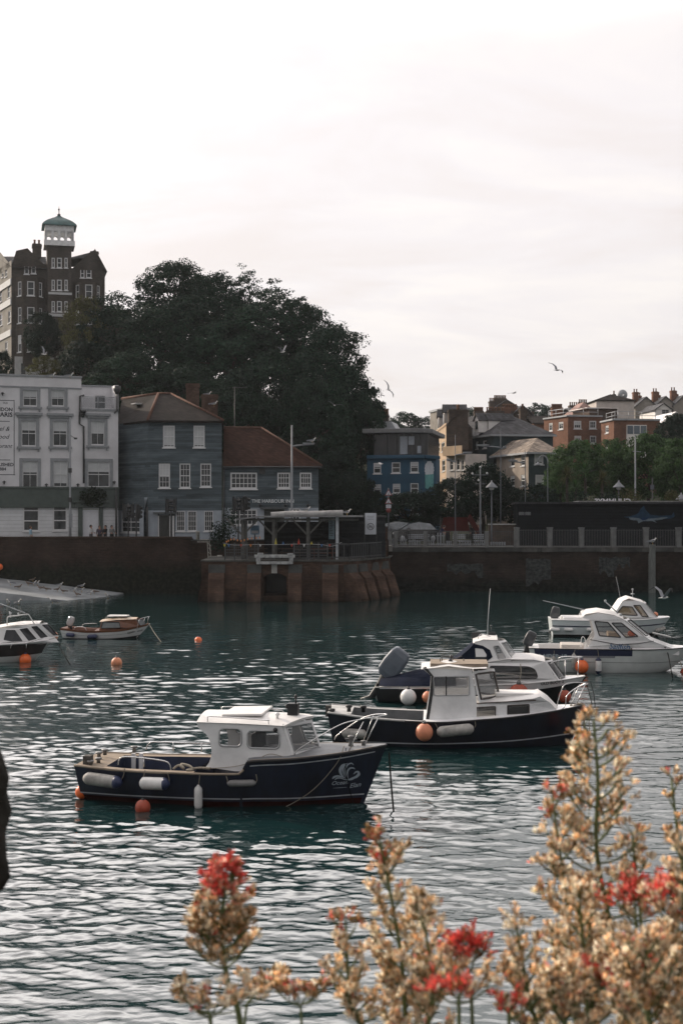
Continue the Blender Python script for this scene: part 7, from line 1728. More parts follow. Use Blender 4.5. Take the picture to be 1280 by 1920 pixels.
# ---- 7: small wooden topped boat
B = Boat('motor_boat', 'small white hulled boat with varnished wooden cabin and deck, alone beyond the left boats', 120, 67.9, -4, 4.45,
    [(0,.54),(1.5,.42),(3,.48),(4.45,.74)], [(0,.70),(1.2,.85),(2.8,.84),(3.8,.46),(4.25,.16),(4.45,.03)], [(0,-.15),(2.5,-.3),(3.8,-.1),(4.45,.35)], [(0,.25),(2.5,.3),(4.45,.7)], .35, .12)
r0 = B.root; B.hull(GEL); B.strip('wood_strake', WOOD, lambda x: .09, lambda x: -.02, .0, .99, .012, top=True); B.strip('side_line', mat('chine_grey'), lambda x: .25, lambda x: .235, .0, .97, .008, top=True); B.strip('black_bottom', BLACKP, lambda x: -.1, lambda x: .03+.05*max(0,x-2.2)**1.6, .0, .98, .006)
B.cockpit(.08, .40, .13, .2, WOOD, WOOD, WOOD); B.deck(WOOD, .40, .99, .06, .003, 'foredeck')
YH, TU, Z0 = .66, .10, .65
outl = [s1(186,1187), s1(190,1165), s1(220,1164), s1(252,1161), s1(259,1175), s1(258,1180)]
wn = [round_poly([s1(190,1178), s1(226,1177), s1(224,1167), s1(193,1166)], .05)]
cb = Cabin(B, outl, wn, YH, TU, Z0, WOOD, frame=RUBBER, glass=mat('milky_glass', (0.17,0.19,0.20), .2, var=.2), fr=.02)
cb.across([s1(187,1166), s1(220,1162), s1(254,1162)], mat('tan_roof', (0.42,0.33,0.24), .6, var=.2), 'cabin_roof', .08, over=.04)
cb.screen(s1(260,1178), s1(252,1161), WOOD, mat('milky_glass'), RUBBER, [(.06,.47),(.53,.94)], .3)
b = MB(); q_ = s1(215,1157); b.box(q_[0]-.45,q_[0]+.55,-.3,.3,q_[1],q_[1]+.05); b.build('roof_hatch', GELTOP, cb.o); rails(cb.o, [smooth_path([q3(200,1161,-.45),q3(201,1157,-.45),q3(238,1155,-.45),q3(247,1157,-.45)])], .013, 'grab_rail')
outboard(r0, mo(130,1176,0), .62, mat('silver_cowl', (0.42,0.43,0.44), .35, var=.15, coat=.3), 20)
rails(r0, [smooth_path([q3(139,1183,-.7),q3(142,1176,-.7),q3(158,1176,-.75),q3(164,1185,-.75)]), smooth_path([q3(154,1178,.6),q3(158,1170,.6),q3(182,1169,.65)])], .018, 'stern_rail')
rails(r0, [smooth_path([q3(257,1180,-.42),q3(262,1162,-.4),q3(275,1157,-.15),q3(281,1156,0)]), [q3(268,1173,-.25),q3(272,1158,-.2)], [q3(276,1172,.1),q3(279,1156,.05)]], .016)
B.decal([dtext('KERRY', (240,1188.5), (254,1185.5), s1h, bold=.02), dtext('ANNE', (258,1185), (268,1182.5), s1h, bold=.02)], LETK, 'lettering', off=.02)
fh(B, 'dark blue fender at the stern of the wooden cabin boat', (124,1190), (140,1191), .10, FENB, None); fh(B, 'dark blue fender amidships on the wooden cabin boat', (164,1194), (183,1193), .11, FENB, None)
rope('mooring rope with pale wrapping ahead of the wooden cabin boat', [world(B, q3(281,1172,0)), P(290,1187,66.4), P(304,1206,65.6)], .02)
b = MB()
# free buoys
buoy('orange buoy alone on the open water in the middle distance', 372, 1201, 7.0, 66.6, ORANGE)
buoy('orange buoy near a bright glint, between the left boats and the navy boat', 219, 1243, 10.3, 56.0, mat('sun_bleached_orange', (0.62,0.24,0.12), .5, var=.35, scale=5))
buoy('orange lifebuoy float against the quay wall at the left edge', 0, 1063, 6, 103.7, ORANGE)
# ------------------------------------------------------------------ terrace on the bastion
TIMB = mat('grey_pergola_timber', (0.10,0.10,0.095), .85, var=.3, scale=3, bump=.3); TIMBP = mat('pale_timber', (0.40,0.43,0.46), .7, var=.2)
dp = 97.2; zr_ = WZ(969.5, dp)
t = thing('pergola', 'timber pergola with flat thin roof and diagonal braces standing on the brick bastion', 'pergola')
b = MB(); xa, xb = WX(444, dp), WX(680, dp); b.prism([(xa,dp-.5,zr_-.22),(xa+1.6,dp-.5,zr_-.02),(xb,dp-.5,zr_),(xb,dp-.5,zr_+.09),(xa+1.6,dp-.5,zr_+.08),(xa,dp-.5,zr_-.12)], (0,4.6,0)); b.build('roof', mat('pergola_roof_sheet', (0.20,0.205,0.21), .75, var=.3, scale=2), t)
for px, m_ in ((455,TIMB),(513,TIMB),(577,TIMB),(632,TIMBP)):
    x = WX(px, dp); b = MB(); b.box(x-.11,x+.11,dp-.11,dp+.11,DECK,zr_-.02); o = b.build('post', m_, t)
    b = MB()
    for s_ in (-1, 1): b.bar((x,dp,zr_-1.35),(x+s_*1.2,dp,zr_-.08), .10, .12)
    if px in (513,577,455): b.build('brace', TIMB, o)
    b = MB(); b.box(x-.1,x+.1,dp+3.2,dp+3.4,DECK,zr_-.02); b.build('post', TIMB, t)
b = MB(); b.box(xa+.3,xb-.3,dp-.08,dp+.08,zr_-.26,zr_-.10); b.build('beam', TIMB, t)
b = MB(); p0, p1 = P(508,965.5,dp-.2), P(643,962.5,dp-.2); b.tube([p0, p0.lerp(p1,.3)+Vector((0,0,.03)), p0.lerp(p1,.7), p1], [.20,.24,.22,.25], 8); b.tube([P(512,967,dp-.3),P(600,966.5,dp-.3)], .06, 6)
tag(b.build('rolled_awning', mat('white_canvas_roll', (0.36,0.355,0.35), .8, var=.3, scale=2)), 'white rolled up awning lying on the pergola roof', 'awning')
# dark bar hut at the back of the terrace
t = thing('bar_hut', 'dark flat roofed bar hut at the back of the terrace under the pergola', 'hut')
b = MB(); xa, xb = WX(496, 101.5), WX(724, 101.5); b.box(xa, WX(640,101.5), 101.3, 103.6, DECK, 5.65); b.build('wall', mat('black_hut_boards', (0.020,0.021,0.023), .7, var=.3, kind='board', pitch=.2, blen=20), t)
b = MB(); b.box(WX(640,101.5), WX(722,101.5), 101.6, 103.6, DECK, 6.0); b.build('side_wall', mat('dark_slate_boards', (0.034,0.038,0.042), .7, var=.2, kind='board', pitch=.25, blen=20), t)
b = MB(); b.box(WX(636,101.5), WX(724,101.5), 101.4, 103.8, 6.0, 6.12); b.build('roof', DARKMETAL, t)
def board(name, label, x0, x1, y0, y1, d, m, cat): 
    a, c = P(x0,y1,d), P(x1,y0,d); t = thing(name, label, cat, ((a.x+c.x)/2, d, a.z)); w, h = c.x-a.x, c.z-a.z
    b = MB(); b.box(-w/2,w/2,-.03,.03,0,h); b.build('panel', m, t, bevel=.01); return t, w, h
t, w, h = board('notice_board', 'white notice board with a ringed no cycling symbol beside the pergola', 684, 705, 962, 1002, 100.9, mat('sign_white', (0.52,0.55,0.60), .5, var=.06), 'sign')
SK = mat('sign_ink', (0.06,0.065,0.075), .6)
b = MB(); cz, r = h*.37, w*.29; b.tube([(math.cos(a)*r,-.035,cz+math.sin(a)*r) for a in [6.283*k/24 for k in range(24)]], .022, 5, closed=True); b.tube([(-r*.7,-.036,cz+r*.7),(r*.7,-.036,cz-r*.7)], .018, 5)
for s_ in (-1,1): b.tube([(s_*r*.42+math.cos(a)*r*.26,-.036,cz-r*.18+math.sin(a)*r*.26) for a in [6.283*k/12 for k in range(12)]], .012, 4, closed=True)
b.tube([(-r*.42,-.036,cz-r*.18),(-r*.12,-.036,cz+r*.25),(r*.3,-.036,cz+r*.25),(r*.42,-.036,cz-r*.18)], .012, 4); b.build('symbol', SK, t)
b = MB()
for k, ww in enumerate((.62,.5,.56)): b.box(-w*ww/2,w*ww/2,-.036,-.03,h*.84-k*h*.075,h*.84-k*h*.075+.035)
b.build('text_line', mat('sign_grey_ink', (0.25,0.27,0.30), .6), t)
b = MB(); b.box(-w/2-.06,-w/2,-.04,.04,-.9,h); b.box(w/2,w/2+.06,-.04,.04,-.9,h); b.build('post', DARKMETAL, t)
t, w, h = board('menu_board', 'pale blue narrow menu board hung under the pergola roof', 616, 627, 974, 1011, 100.2, mat('menu_pale_blue', (0.22,0.32,0.38), .5, var=.15, scale=6), 'sign')
b = MB()
for k in range(9): b.box(-w*.34,w*random.uniform(.05,.36),-.036,-.03,h*(.86-.085*k),h*(.86-.085*k)+.05)
b.build('text_line', SK, t)
t, w, h = board('poster_board', 'blue and white poster board behind the left end of the terrace', 470, 486, 985, 1002, 101.0, mat('poster_blue', (0.12,0.24,0.38), .5, var=.25, scale=5), 'sign')
b = MB(); b.box(-w*.4,w*.4,-.036,-.03,h*.10,h*.42); b.build('picture', mat('sign_white'), t); b = MB(); b.box(-.05,.05,-.02,.02,-2.2,0); b.build('post', DARKMETAL, t)
# terrace railing, bunting, white balustrade frame, furniture
dd = 95.75
t = thing('terrace_railing', 'dark railing with cloth covered panels round the bastion terrace', 'railing')
for px in (422,440,463,484,551,577,597,614): b = MB(); x = WX(px, dd); b.box(x-.05,x+.05,dd-.05,dd+.05,DECK,DECK+1.25); b.build('post', RAILM, t)
for a0, a1 in ((422,463),(463,484),(551,577),(577,614)):
    b = MB(); xa, xb = WX(a0,dd), WX(a1,dd)
    for k in range(6): z = DECK+.12+k*.2; b.box(xa,xb,dd-.02,dd+.02,z,z+.04)
    n = int((xb-xa)/.13)
    for k in range(n): x = xa+(xb-xa)*(k+.5)/n; b.box(x-.012,x+.012,dd-.015,dd+.015,DECK+.1,DECK+1.15)
    b.build('panel', RAILM, t)
pf = [(WX(614,dd),dd),(WX(655,95.9),95.9),(WX(693,98.8),98.8),(WX(722,102.6),102.6)]
for k in range(3):
    b = MB(); p, q = Vector((*pf[k],0)), Vector((*pf[k+1],0)); n = max(4,int((q-p).length/.35))
    for i in range(n+1): x = p.lerp(q,i/n); b.box(x.x-.03,x.x+.03,x.y-.03,x.y+.03,DECK,DECK+1.2)
    for z in (.2,1.15): b.bar(p+Vector((0,0,DECK+z)), q+Vector((0,0,DECK+z)), .06, .08)
    b.build('panel', RAILM, t)
t = thing('balustrade', 'weathered white balustrade frame at the front edge of the terrace above the arch', 'balustrade')
WOLD = mat('flaking_white_paint', (0.36,0.37,0.37), .8, var=.4, scale=4, bump=.4); db = 95.25
a, c = P(481,1058,db), P(549,1040,db); w = c.x-a.x; h = c.z-a.z
b = MB(); b.box(a.x-.15,c.x+.15,db-.18,db+.18,c.z-.22,c.z); b.build('rail', WOLD, t, bevel=.03); b = MB(); b.box(a.x,c.x,db-.16,db+.16,a.z,a.z+.20); b.build('base', WOLD, t, bevel=.02)
for x in (a.x+.12, c.x-.12): b = MB(); b.box(x-.15,x+.15,db-.15,db+.15,a.z+.2,c.z-.22); b.build('post', WOLD, t, bevel=.02)
b = MB(); x0, x1 = WX(483,db), WX(552,db); b.box(x0,x0+.4,db-.2,db+.2,c.z,c.z+.13); b.box(x1-.5,x1-.1,db-.2,db+.2,c.z,c.z+.10); b.build('cap', WOLD, t)
t = thing('bunting', 'string of small coloured pennants drooping along the terrace railing', 'bunting')
pts = smooth_path([P(418,1018,95.6),P(440,1022,95.6),P(480,1021,95.6),P(520,1021,95.6),P(560,1020,95.6),P(600,1021,95.6),P(622,1024,95.6),P(640,1017,96)], 5); b = MB(); b.tube(pts,.012,4); b.build('cord', FRAME, t)
FL = [mat('pennant_'+n, c, .8, var=.1) for n, c in (('yellow',(.45,.40,.08)),('red',(.42,.07,.05)),('pale',(.5,.5,.5)),('blue',(.06,.15,.32)),('orange',(.5,.18,.05)))]
for i, px in enumerate((421,429,452,470,488,517,531,547,560,570,584,603,618)):
    p = P(px,1020.5,95.58); b = MB(); hh = .45 if i in (5,8) else .22; up = 1 if i in (5,6,8,10) else -1; b.prism([p+Vector((-.09,0,0)),p+Vector((.09,0,0)),p+Vector((.0,0,up*hh))],(0,.015,0)); b.build('pennant', FL[(i*3+(0 if i!=8 else 1)) % 5 if i not in (5,8) else (0 if i==5 else 1)], t)
t = thing('light_string', 'string of amber lights looping across the left end of the terrace', 'lights'); pts = smooth_path([P(425,1014,97),P(436,1009,97),P(452,1012,97),P(468,1008,97),P(487,1006,97)],5); b = MB(); b.tube(pts,.012,4); b.build('cord', BLACKP, t)
bm_ = MB(); bm_.sphere((0,0,0),(.05,.05,.09),8,6); me = bm_.mesh('bulb', mat('amber_glass', (0.55,0.22,0.07), .3))
for i, p in enumerate(pts):
    if i % 2 == 0: o = bpy.data.objects.new('bulb', me); COL.objects.link(o); o.parent = t; o.location = p-Vector((0,0,.08))
def picnic(label, px, d, col):
    t = thing('picnic_table', label, 'table', (WX(px,d), d, DECK), 0, 'picnic tables on the terrace'); b = MB(); b.box(-.9,.9,-.4,.4,.72,.77); b.build('tabletop', col, t)
    for s_ in (-1,1):
        b = MB(); b.box(-.9,.9,s_*.75-.13,s_*.75+.13,.43,.47); b.build('seat', col, t); b = MB(); b.bar((s_*.65,-.75,0),(s_*.65,.2,.74),.06,.08); b.bar((s_*.65,.75,0),(s_*.65,-.2,.74),.06,.08); b.build('leg', col, t)
DW = mat('dark_stained_wood', (0.05,0.035,0.028), .7, var=.3)
picnic('dark picnic table at the left of the terrace', 478, 98.0, DW); picnic('dark picnic table under the middle of the pergola', 545, 98.2, DW); picnic('reddish picnic table near the right pergola post', 606, 98.0, mat('reddish_stained_wood', (0.10,0.04,0.03), .7, var=.3))
# white gate frame at the end of the left wall
t = thing('gate_frame', 'rusting white metal gate frame at the end of the left quay wall', 'gate'); d = 103.4; OLDW = mat('rusty_white_metal', (0.36,0.35,0.32), .7, var=.4, scale=8)
b = MB(); p = P(371,1012,d); b.lathe([(.14,0),(.14,.58),(.16,.6),(.16,.66)], 10, p); b.build('cap_post', OLDW, t); b = MB(); b.bar(P(370,1012,d),P(394,1012,d),.07); b.bar(P(370,1016,d),P(391,1016,d),.06); b.bar(P(392,1011,d),P(397,1056,d),.08); b.bar(P(389,1016,d),P(391,1056,d),.06)
for k in range(5): b.bar(P(389.5,1018+k*8,d),P(396,1024+k*8,d),.04)
b.bar(P(391,1056,d),P(410,1055,d),.06); b.bar(P(391,1043,d),P(412,1043,d),.06); b.build('frame', OLDW, t); b = MB(); p = P(412,1054,d); b.lathe([(.2,0),(.22,.3),(.2,.55)], 10, p); b.build('drum', OLDW, t)

# wall that closes the side of the road behind the terrace
t = thing('terrace_wall', 'low dark brick wall between the terrace and the road', 'wall'); b = MB(); b.box(-11.72, WX(728,104.5), 104.0, 104.6, -1.5, GZ+.55); b.build('wall', QL, t); b = MB(); b.box(-11.72, WX(728,104.5), 103.95, 104.65, GZ+.55, GZ+.65); b.build('coping', DOLD, t)
t = thing('brick_pier', 'brick gate pier with pale cap right of the notice board', 'pier'); p = P(716,1000,103); b = MB(); b.box(p.x-.42,p.x+.42,102.6,103.4,2.6,WZ(990,103)); b.build('shaft', QB, t); b = MB(); b.box(p.x-.5,p.x+.5,102.5,103.5,WZ(990,103),WZ(987,103)); b.build('cap', COPE, t, bevel=.03)

# ------------------------------------------------------------------ street furniture
PALEP = mat('pale_lamp_post_paint', (0.19,0.205,0.22), .6, var=.12, scale=3); GREYP = mat('grey_lamp_post_paint', (0.07,0.082,0.095), .6, var=.15, scale=3)
def post(name, label, px, y0, y1, d, r, m, parts=None, cat='lamp post', zb=None, group=None):
    p = P(px, y1, d); zb = p.z if zb is None else zb; h = WZ(y0, d)-zb; t = thing(name, label, cat, (p.x, d, zb), 0, group)
    b = MB(); b.tube([(0,0,0),(0,0,h*.28),(0,0,h*.285),(0,0,h)], [r*1.35,r*1.35,r,r*.75], 10); b.build('pole', m, t); return t, h
LENS = mat('lamp_lens', (0.5,0.5,0.48), .3)
def arm_lamp(t, h, ya, x1, lab='arm'):
    z = h-ya; b = MB(); b.tube([(0,0,z-.15),(x1*.3,0,z-.08),(x1,0,z)], [.06,.06,.05], 6); a = b.build('arm', PALEP, t); b = MB(); b.box(x1*.5,x1*1.04,-.16,.16,z+.02,z+.13); b.build('lamp_head', PALEP, a); b = MB(); b.box(x1*.6,x1,-.12,.12,z-.0,z+.02); b.build('lens', LENS, a)
t, h = post('lamp_post', 'tall pale lamp post in front of the inn, a gull on its arm', 547, 797, 1000, 105.6, .085, PALEP, zb=GZ); arm_lamp(t, h, (833-797)/FPX*105.6, 41/FPX*105.6)
t, h = post('lamp_post', 'tall pale post in front of the white hotel with a small camera arm', 132, 783, 1005, 106.5, .085, PALEP, zb=GZ)
b = MB(); z = h-(819-783)/FPX*106.5; b.tube([(0,0,z+.15),(.2,0,z),(.42,0,z-.1)], .03, 5); b.box(.32,.56,-.08,.08,z-.2,z-.06); b.build('camera_head', DARKMETAL, t)
for py in (882, 937): b = MB(); z = h-(py-783)/FPX*106.5; b.box(-.12,.12,-.16,.12,z-.18,z+.18); b.build('junction_box', DARKMETAL, t)
b = MB(); z = h-(975-783)/FPX*106.5; b.box(.05,.17,-.1,.1,z-.6,z+.5); b.build('bus_flag', mat('grey_flag', (0.25,0.27,0.29), .5), t)
def cone_lamp(label, px, y0, y1, d, two=False):
    t, h = post('street_lamp', label, px, y0, y1, d, .06, GREYP, zb=GZ); b = MB(); b.lathe([(.52,h-.42),(.50,h-.36),(.08,h+.05),(.05,h+.2)], 14); s_ = b.build('lamp_shade', mat('pale_shade', (0.20,0.215,0.23), .6, var=.1), t); b = MB(); b.lathe([(.1,h-.62),(.2,h-.55),(.2,h-.43),(.1,h-.42)], 10); b.build('lantern', LENS, s_); return t
cone_lamp('cone shaded street lamp between the trees, right of the grey mast', 921, 905, 1000, 111.5)
cone_lamp('cone shaded street lamp above the kiosk roof letters', 1159, 905, 1000, 116.5)
cone_lamp('cone shaded street lamp beside the yellowish shrub at the right edge', 1276, 928, 1000, 116)
t, h = post('lamp_mast', 'grey mast with crossarm and small cameras beside the cone shaded lamp', 900, 878, 1000, 110.8, .075, GREYP, zb=GZ)
b = MB(); b.tube([(-.65,0,h-.55),(.7,0,h-.55)], .035, 6); b.tube([(-.4,0,h-1.3),(.4,0,h-1.3)], .035, 6); b.build('crossarm', GREYP, t)
for x, z in ((-.65,h-.45),(.55,h-.42),(0,h+.1),(-.15,h-1.0)): b = MB(); b.sphere((x,0,z),(.09,.09,.09),10,8); b.build('camera_dome', mat('camera_grey', (0.40,0.42,0.44), .4), t)
t, h = post('lamp_post', 'slim post with flat lamp arms before the cream terrace', 853, 815, 985, 113, .04, GREYP, zb=GZ); arm_lamp(t, h, 35/FPX*113, 30/FPX*113); arm_lamp(t, h, 48/FPX*113, -16/FPX*113)
t, h = post('lamp_post', 'slim post with long pale lamp arm in front of the slate roofed house', 938, 802, 985, 114, .04, GREYP, zb=GZ); arm_lamp(t, h, 34/FPX*114, -44/FPX*114); arm_lamp(t, h, 37/FPX*114, 10/FPX*114)
t, h = post('lamp_post', 'slim post before the beige wall of the corner house', 984, 846, 985, 116, .038, GREYP, zb=GZ); arm_lamp(t, h, 19/FPX*116, -30/FPX*116)
t, h = post('swan_neck_lamp', 'pale swan neck street lamp before the windows of the corner house', 1026, 868, 985, 117, .045, GREYP, zb=GZ)
b = MB(); b.tube([(0,0,h-.1)]+[(-.42+.42*math.cos(a),0,h+.1+.55*math.sin(a)) for a in [R(k*20) for k in range(0,10)]], .05, 6); b.lathe([(.05,h+.1),(.2,h-.12),(.22,h-.2),(.05,h-.22)], 10, (-.84,0,0)); b.build('neck', PALEP, t)
t, h = post('flagpole', 'tall white flagpole among the green trees', 1190, 818, 1000, 115.5, .075, PALEP, zb=GZ, cat='flagpole'); b = MB(); b.sphere((0,0,h+.05),.09,8,6); b.build('ball_finial', PALEP, t)
b = MB(); b.tube([(-.2,0,h-1.3),(.5,0,h-1.35)], .03, 5); b.build('cleat', PALEP, t)
t, h = post('lamp_post', 'thin dark post right of the flagpole', 1222, 896, 1000, 116, .05, DARKMETAL, zb=GZ); b = MB(); b.box(-.14,.14,-.1,.1,h-1.0,h-.6); b.build('sign_box', GREYP, t)
# traffic lights
def traffic(label, px, ytop, d, n, seed):
    p = P(px, ytop, d); t = thing('traffic_light', label, 'traffic light', (p.x, d, GZ), 0, 'traffic lights along the road'); h = p.z-GZ; b = MB(); b.tube([(0,0,0),(0,0,h)], .06, 8); b.build('pole', DARKMETAL, t)
    for k in range(n):
        s_ = (-1,1)[k % 2]; x = s_*.28 if n > 1 else 0.18; a = R((90,-90)[k % 2]+seed*20); b = MB(); hh = 1.05
        M3 = Matrix.Rotation(a, 3, 'Z'); o_ = Vector((x,0,h-.6)); b.obox(o_, (.30,.24,hh), M3); b.obox(o_+M3@Vector((0,.13,0)), (.52,.03,hh+.25), M3); hd = b.build('signal_head', BLACKP, t, bevel=.02)
        b = MB()
        for j in range(3): c = o_+M3@Vector((0,-.12,.33-.33*j)); b.tube([c, c+M3@Vector((0,-.18,-.02))], [.11,.12], 10, caps=False); b.sphere(c, (.09,.09,.09), 8, 6)
        b.build('visor', BLACKP, hd)
traffic('pair of traffic light heads before the lean-to of the harbour house', 241, 944, 105.3, 2, 1); traffic('single traffic light head right beside that pair before the lean-to', 256, 946, 106.0, 1, 2)
traffic('pair of traffic light heads in front of the harbour house door', 321, 934, 105.8, 2, 0)
traffic('pair of traffic light heads left of the inn lettering', 447, 932, 105.4, 2, 1); traffic('single taller traffic light head just left of the inn lettering', 458, 930, 106.2, 1, 0)
# warning triangles
t = thing('road_sign', 'post with two red bordered warning triangles, one above the other, and a small plate', 'sign', (WX(728,109), 109, GZ)); b = MB(); h = WZ(915,109)-GZ; b.tube([(0,0,0),(0,0,h)], .045, 8); b.build('pole', GREYP, t)
RED = mat('sign_red', (0.16,0.025,0.025), .5, var=.1); SW = mat('sign_white')
for py in (925, 940.5):
    z = WZ(py,109)-GZ; b = MB(); R3 = lambda r, y: [(r*math.cos(R(90+120*k)), y, z+r*math.sin(R(90+120*k))) for k in range(3)]; b.prism(R3(.36,-.06),(0,.02,0)); s_ = b.build('triangle', RED, t); b = MB(); b.prism(R3(.245,-.066),(0,.006,0)); b.build('face', SW, s_); b = MB(); b.prism([(-.03,-.07,z-.08),(.03,-.07,z-.08),(.02,-.07,z+.10),(-.02,-.07,z+.10)],(0,.004,0)); b.prism([(-.09,-.0705,z-.10),(.09,-.0705,z-.10),(.09,-.0705,z-.06),(-.09,-.0705,z-.06)],(0,.004,0)); b.build('symbol', SK, s_)
z = WZ(949.5,109)-GZ; b = MB(); b.box(-.2,.2,-.06,-.04,z-.14,z+.14); s_ = b.build('plate', SW, t); b = MB()
for k in range(2): b.box(-.13,.13,-.064,-.06,z-.07+k*.1,z-.03+k*.1)
b.build('plate_mark', SK, s_); b = MB(); z = WZ(957,109)-GZ; b.lathe([(.2,-.01),(.2,.01)], 16, (0,-.05,z), Matrix.Rotation(R(90),3,'X')); b.build('red_disc', RED, t)

# cars behind the railing
def car(label, px, d, rz, body, s_=1.18, zb=GZ+.25):
    t = thing('parked_car', label, 'car', (WX(px,d), d, zb), rz, 'cars behind the promenade railing'); t.scale = (1,1,s_)
    top = [(-2.05,.55),(-2.1,.78),(-1.75,.92),(-1.15,1.36),(-.1,1.46),(.75,1.32),(1.45,.95),(2.0,.82),(2.12,.55),(2.1,.28),(-2.05,.28)]
    low = [(-2.08,.28),(-2.12,.62),(-2.0,.86),(-1.6,.93),(1.45,.94),(1.95,.84),(2.12,.58),(2.1,.26)]
    b = MB(); n = 9; rows = []
    for x, z in low+[low[0]]: rows.append([(x-.10*(abs(2*k/(n-1)-1)**3)*(1 if x > 1.4 else -1 if x < -1.5 else 0), -.86+1.72*k/(n-1), z) for k in range(n)])
    b.grid(rows); 
    for s2 in (-1,1): b.add([(x, s2*.86, z) for x, z in low], [tuple(range(len(low)))])
    bd = b.build('body', body, t)
    gh = [(-1.62,.92),(-1.1,1.35),(-.1,1.45),(.7,1.31),(1.42,.93)]; b = MB(); wv = [.80,.66,.64,.66,.80]; b.grid([[(x, -w+2*w*k/6, z+.03*(1-(k/3-1)**2)) for k in range(7)] for (x, z), w in zip(gh, wv)]); b.build('roof', body, t)
    b = MB()
    for s2 in (-1,1): b.add([(x, s2*(w+.004), z) for (x, z), w in zip(gh, wv)], [tuple(range(5))])
    q0, q1 = [(gh[3][0]+.05,.62,gh[3][1]-.0),(gh[4][0]-.02,.76,gh[4][1]+.05)]; b.quad((q0[0],-q0[1],q0[2]+.02),(q0[0],q0[1],q0[2]+.02),(q1[0]+.01,q1[1],q1[2]+.02),(q1[0]+.01,-q1[1],q1[2]+.02)); q0, q1 = [(gh[1][0]-.05,.62,gh[1][1]+.01),(gh[0][0],.76,gh[0][1]+.06)]; b.quad((q0[0],-q0[1],q0[2]),(q0[0],q0[1],q0[2]),(q1[0],q1[1],q1[2]),(q1[0],-q1[1],q1[2])); b.build('windows', mat('car_glass_sky_tone', (0.20,0.22,0.235), .1, var=.4, scale=2), t)  # sky reflection put into the panes as a paler base colour
    for x in (-1.3,1.32):
        for s2 in (-1,1): b = MB(); b.lathe([(.2,-.1),(.32,-.1),(.33,-.05),(.33,.05),(.32,.1),(.2,.1)], 18, (x,s2*.80,.32), Matrix.Rotation(R(90),3,'X')); w_ = b.build('wheel', BLACKP, t); b = MB(); b.lathe([(.05,-.105),(.2,-.105),(.2,.105),(.05,.105)], 14, (x,s2*.80,.32), Matrix.Rotation(R(90),3,'X')); b.build('rim', GREYMETAL, w_)
    for s2 in (-1,1): b = MB(); b.sphere((2.02,s2*.62,.66),(.09,.16,.09),10,6); b.build('headlight', mat('headlamp', (0.6,0.6,0.6), .15), t); b = MB(); b.box(.7,.9,s2*.9-.08,s2*.9+.08,.92,1.06); b.build('mirror', body, t)
car('black car parked behind the railing, larger and nearer the trees', 778, 110.9, R(192), mat('black_car_paint', (0.02,0.021,0.024), .15, var=.2, coat=1.0)); car('silver grey car half hidden by the black car', 741, 113.2, R(200), mat('silver_car_paint', (0.20,0.21,0.22), .3, metal=.4, var=.1, coat=.5))
# white picket panels, benches, red awning behind the railing
PK = mat('white_picket_paint', (0.27,0.29,0.31), .7, var=.2)
def picket(label, x0, x1, y0, d):
    a, c = WX(x0,d), WX(x1,d); h = WZ(y0,d)-zr; t = thing('picket_panel', label, 'fence', ((a+c)/2, d, zr+.01), 0, 'white picket panels behind the railing'); n = max(3, int((c-a)/.19)); b = MB(); w = c-a
    for i in range(n): x = -w/2+w*(i+.5)/n; b.box(x-.05,x+.05,-.02,.02,.05,h)
    b.build('pickets', PK, t); b = MB()
    for z in (.2,h*.75): b.box(-w/2,w/2,.02,.05,z,z+.08)
    b.build('rail', PK, t)
for i, (a0,a1,y0) in enumerate(((728,739,1009),(749,762,1010),(765,789,1014),(801,814,1012),(817,834,999),(836,846,1014),(859,884,1013),(888,910,1012),(918,948,1016))):
    picket(('short white picket panel at the left end of the railing','white picket panel below the front of the black car','long white picket panel below the black car','low white picket panel beside the post right of the black car','tallest white picket panel, below the stooping person in navy','narrow low white picket panel right of the tallest one','low white picket panel in the bay under the red awning','white picket panel just left of the grey mast','low white picket panel nearest the kiosk')[i], a0, a1, y0, 108.3)
def bench(label, px, d, w=1.7):
    t = thing('park_bench', label, 'bench', (WX(px,d), d, GZ+.02), 0, 'benches on the promenade'); b = MB()
    for k in range(3): b.box(-w/2,w/2,-.2+k*.15,-.08+k*.15,.42,.46)
    b.build('seat', PK, t); b = MB()
    for k in range(3): b.box(-w/2,w/2,.26,.29,.58+k*.14,.68+k*.14)
    b.build('backrest', PK, t)
    for x in (-w/2+.15, w/2-.15): b = MB(); b.box(x-.03,x+.03,-.2,-.14,0,.42); b.box(x-.03,x+.03,.22,.29,0,.98); b.build('leg', DARKMETAL, t)
for lab, px in (('slatted bench seen through the railing left of the stooping person',785),('slatted bench seen through the railing under the red awning',868),('slatted bench seen through the railing beside the grey mast',892)): bench(lab, px, 109.6)
t = thing('red_awning', 'red fabric market awning with sloping side under the street trees', 'awning', (WX(852,114.5),114.5,GZ)); RF = mat('red_fabric', (0.055,0.012,0.010), .8, var=.2); b = MB(); w = 1.25; b.prism([(-w,-.5,1.15),(w,-.5,1.15),(w*.8,-.5,2.35),(-w*.8,-.5,2.35)],(0,.08,0)); b.prism([(w+.05,-.5,2.6),(w+1.1,-.5,.9),(w+.7,-.5,.9),(w-.2,-.5,2.2)],(0,.8,0)); b.build('canopy', RF, t); b = MB()
for x in (-w,w): b.box(x-.03,x+.03,-.46,-.40,0,2.4)
b.build('frame', DARKMETAL, t)
t = thing('wall_segment', 'low dark wall with pale top right of the lamp posts', 'wall', (0,0,0)); b = MB(); b.box(WX(915,112),WX(965,112),111.8,112.1,GZ,WZ(984,112)); b.build('wall', DKBRICK, t); b = MB(); b.box(WX(914,112),WX(966,112),111.75,112.15,WZ(984,112),WZ(982,112)); b.build('coping', mat('pale_coping', (0.4,0.4,0.39), .8), t)

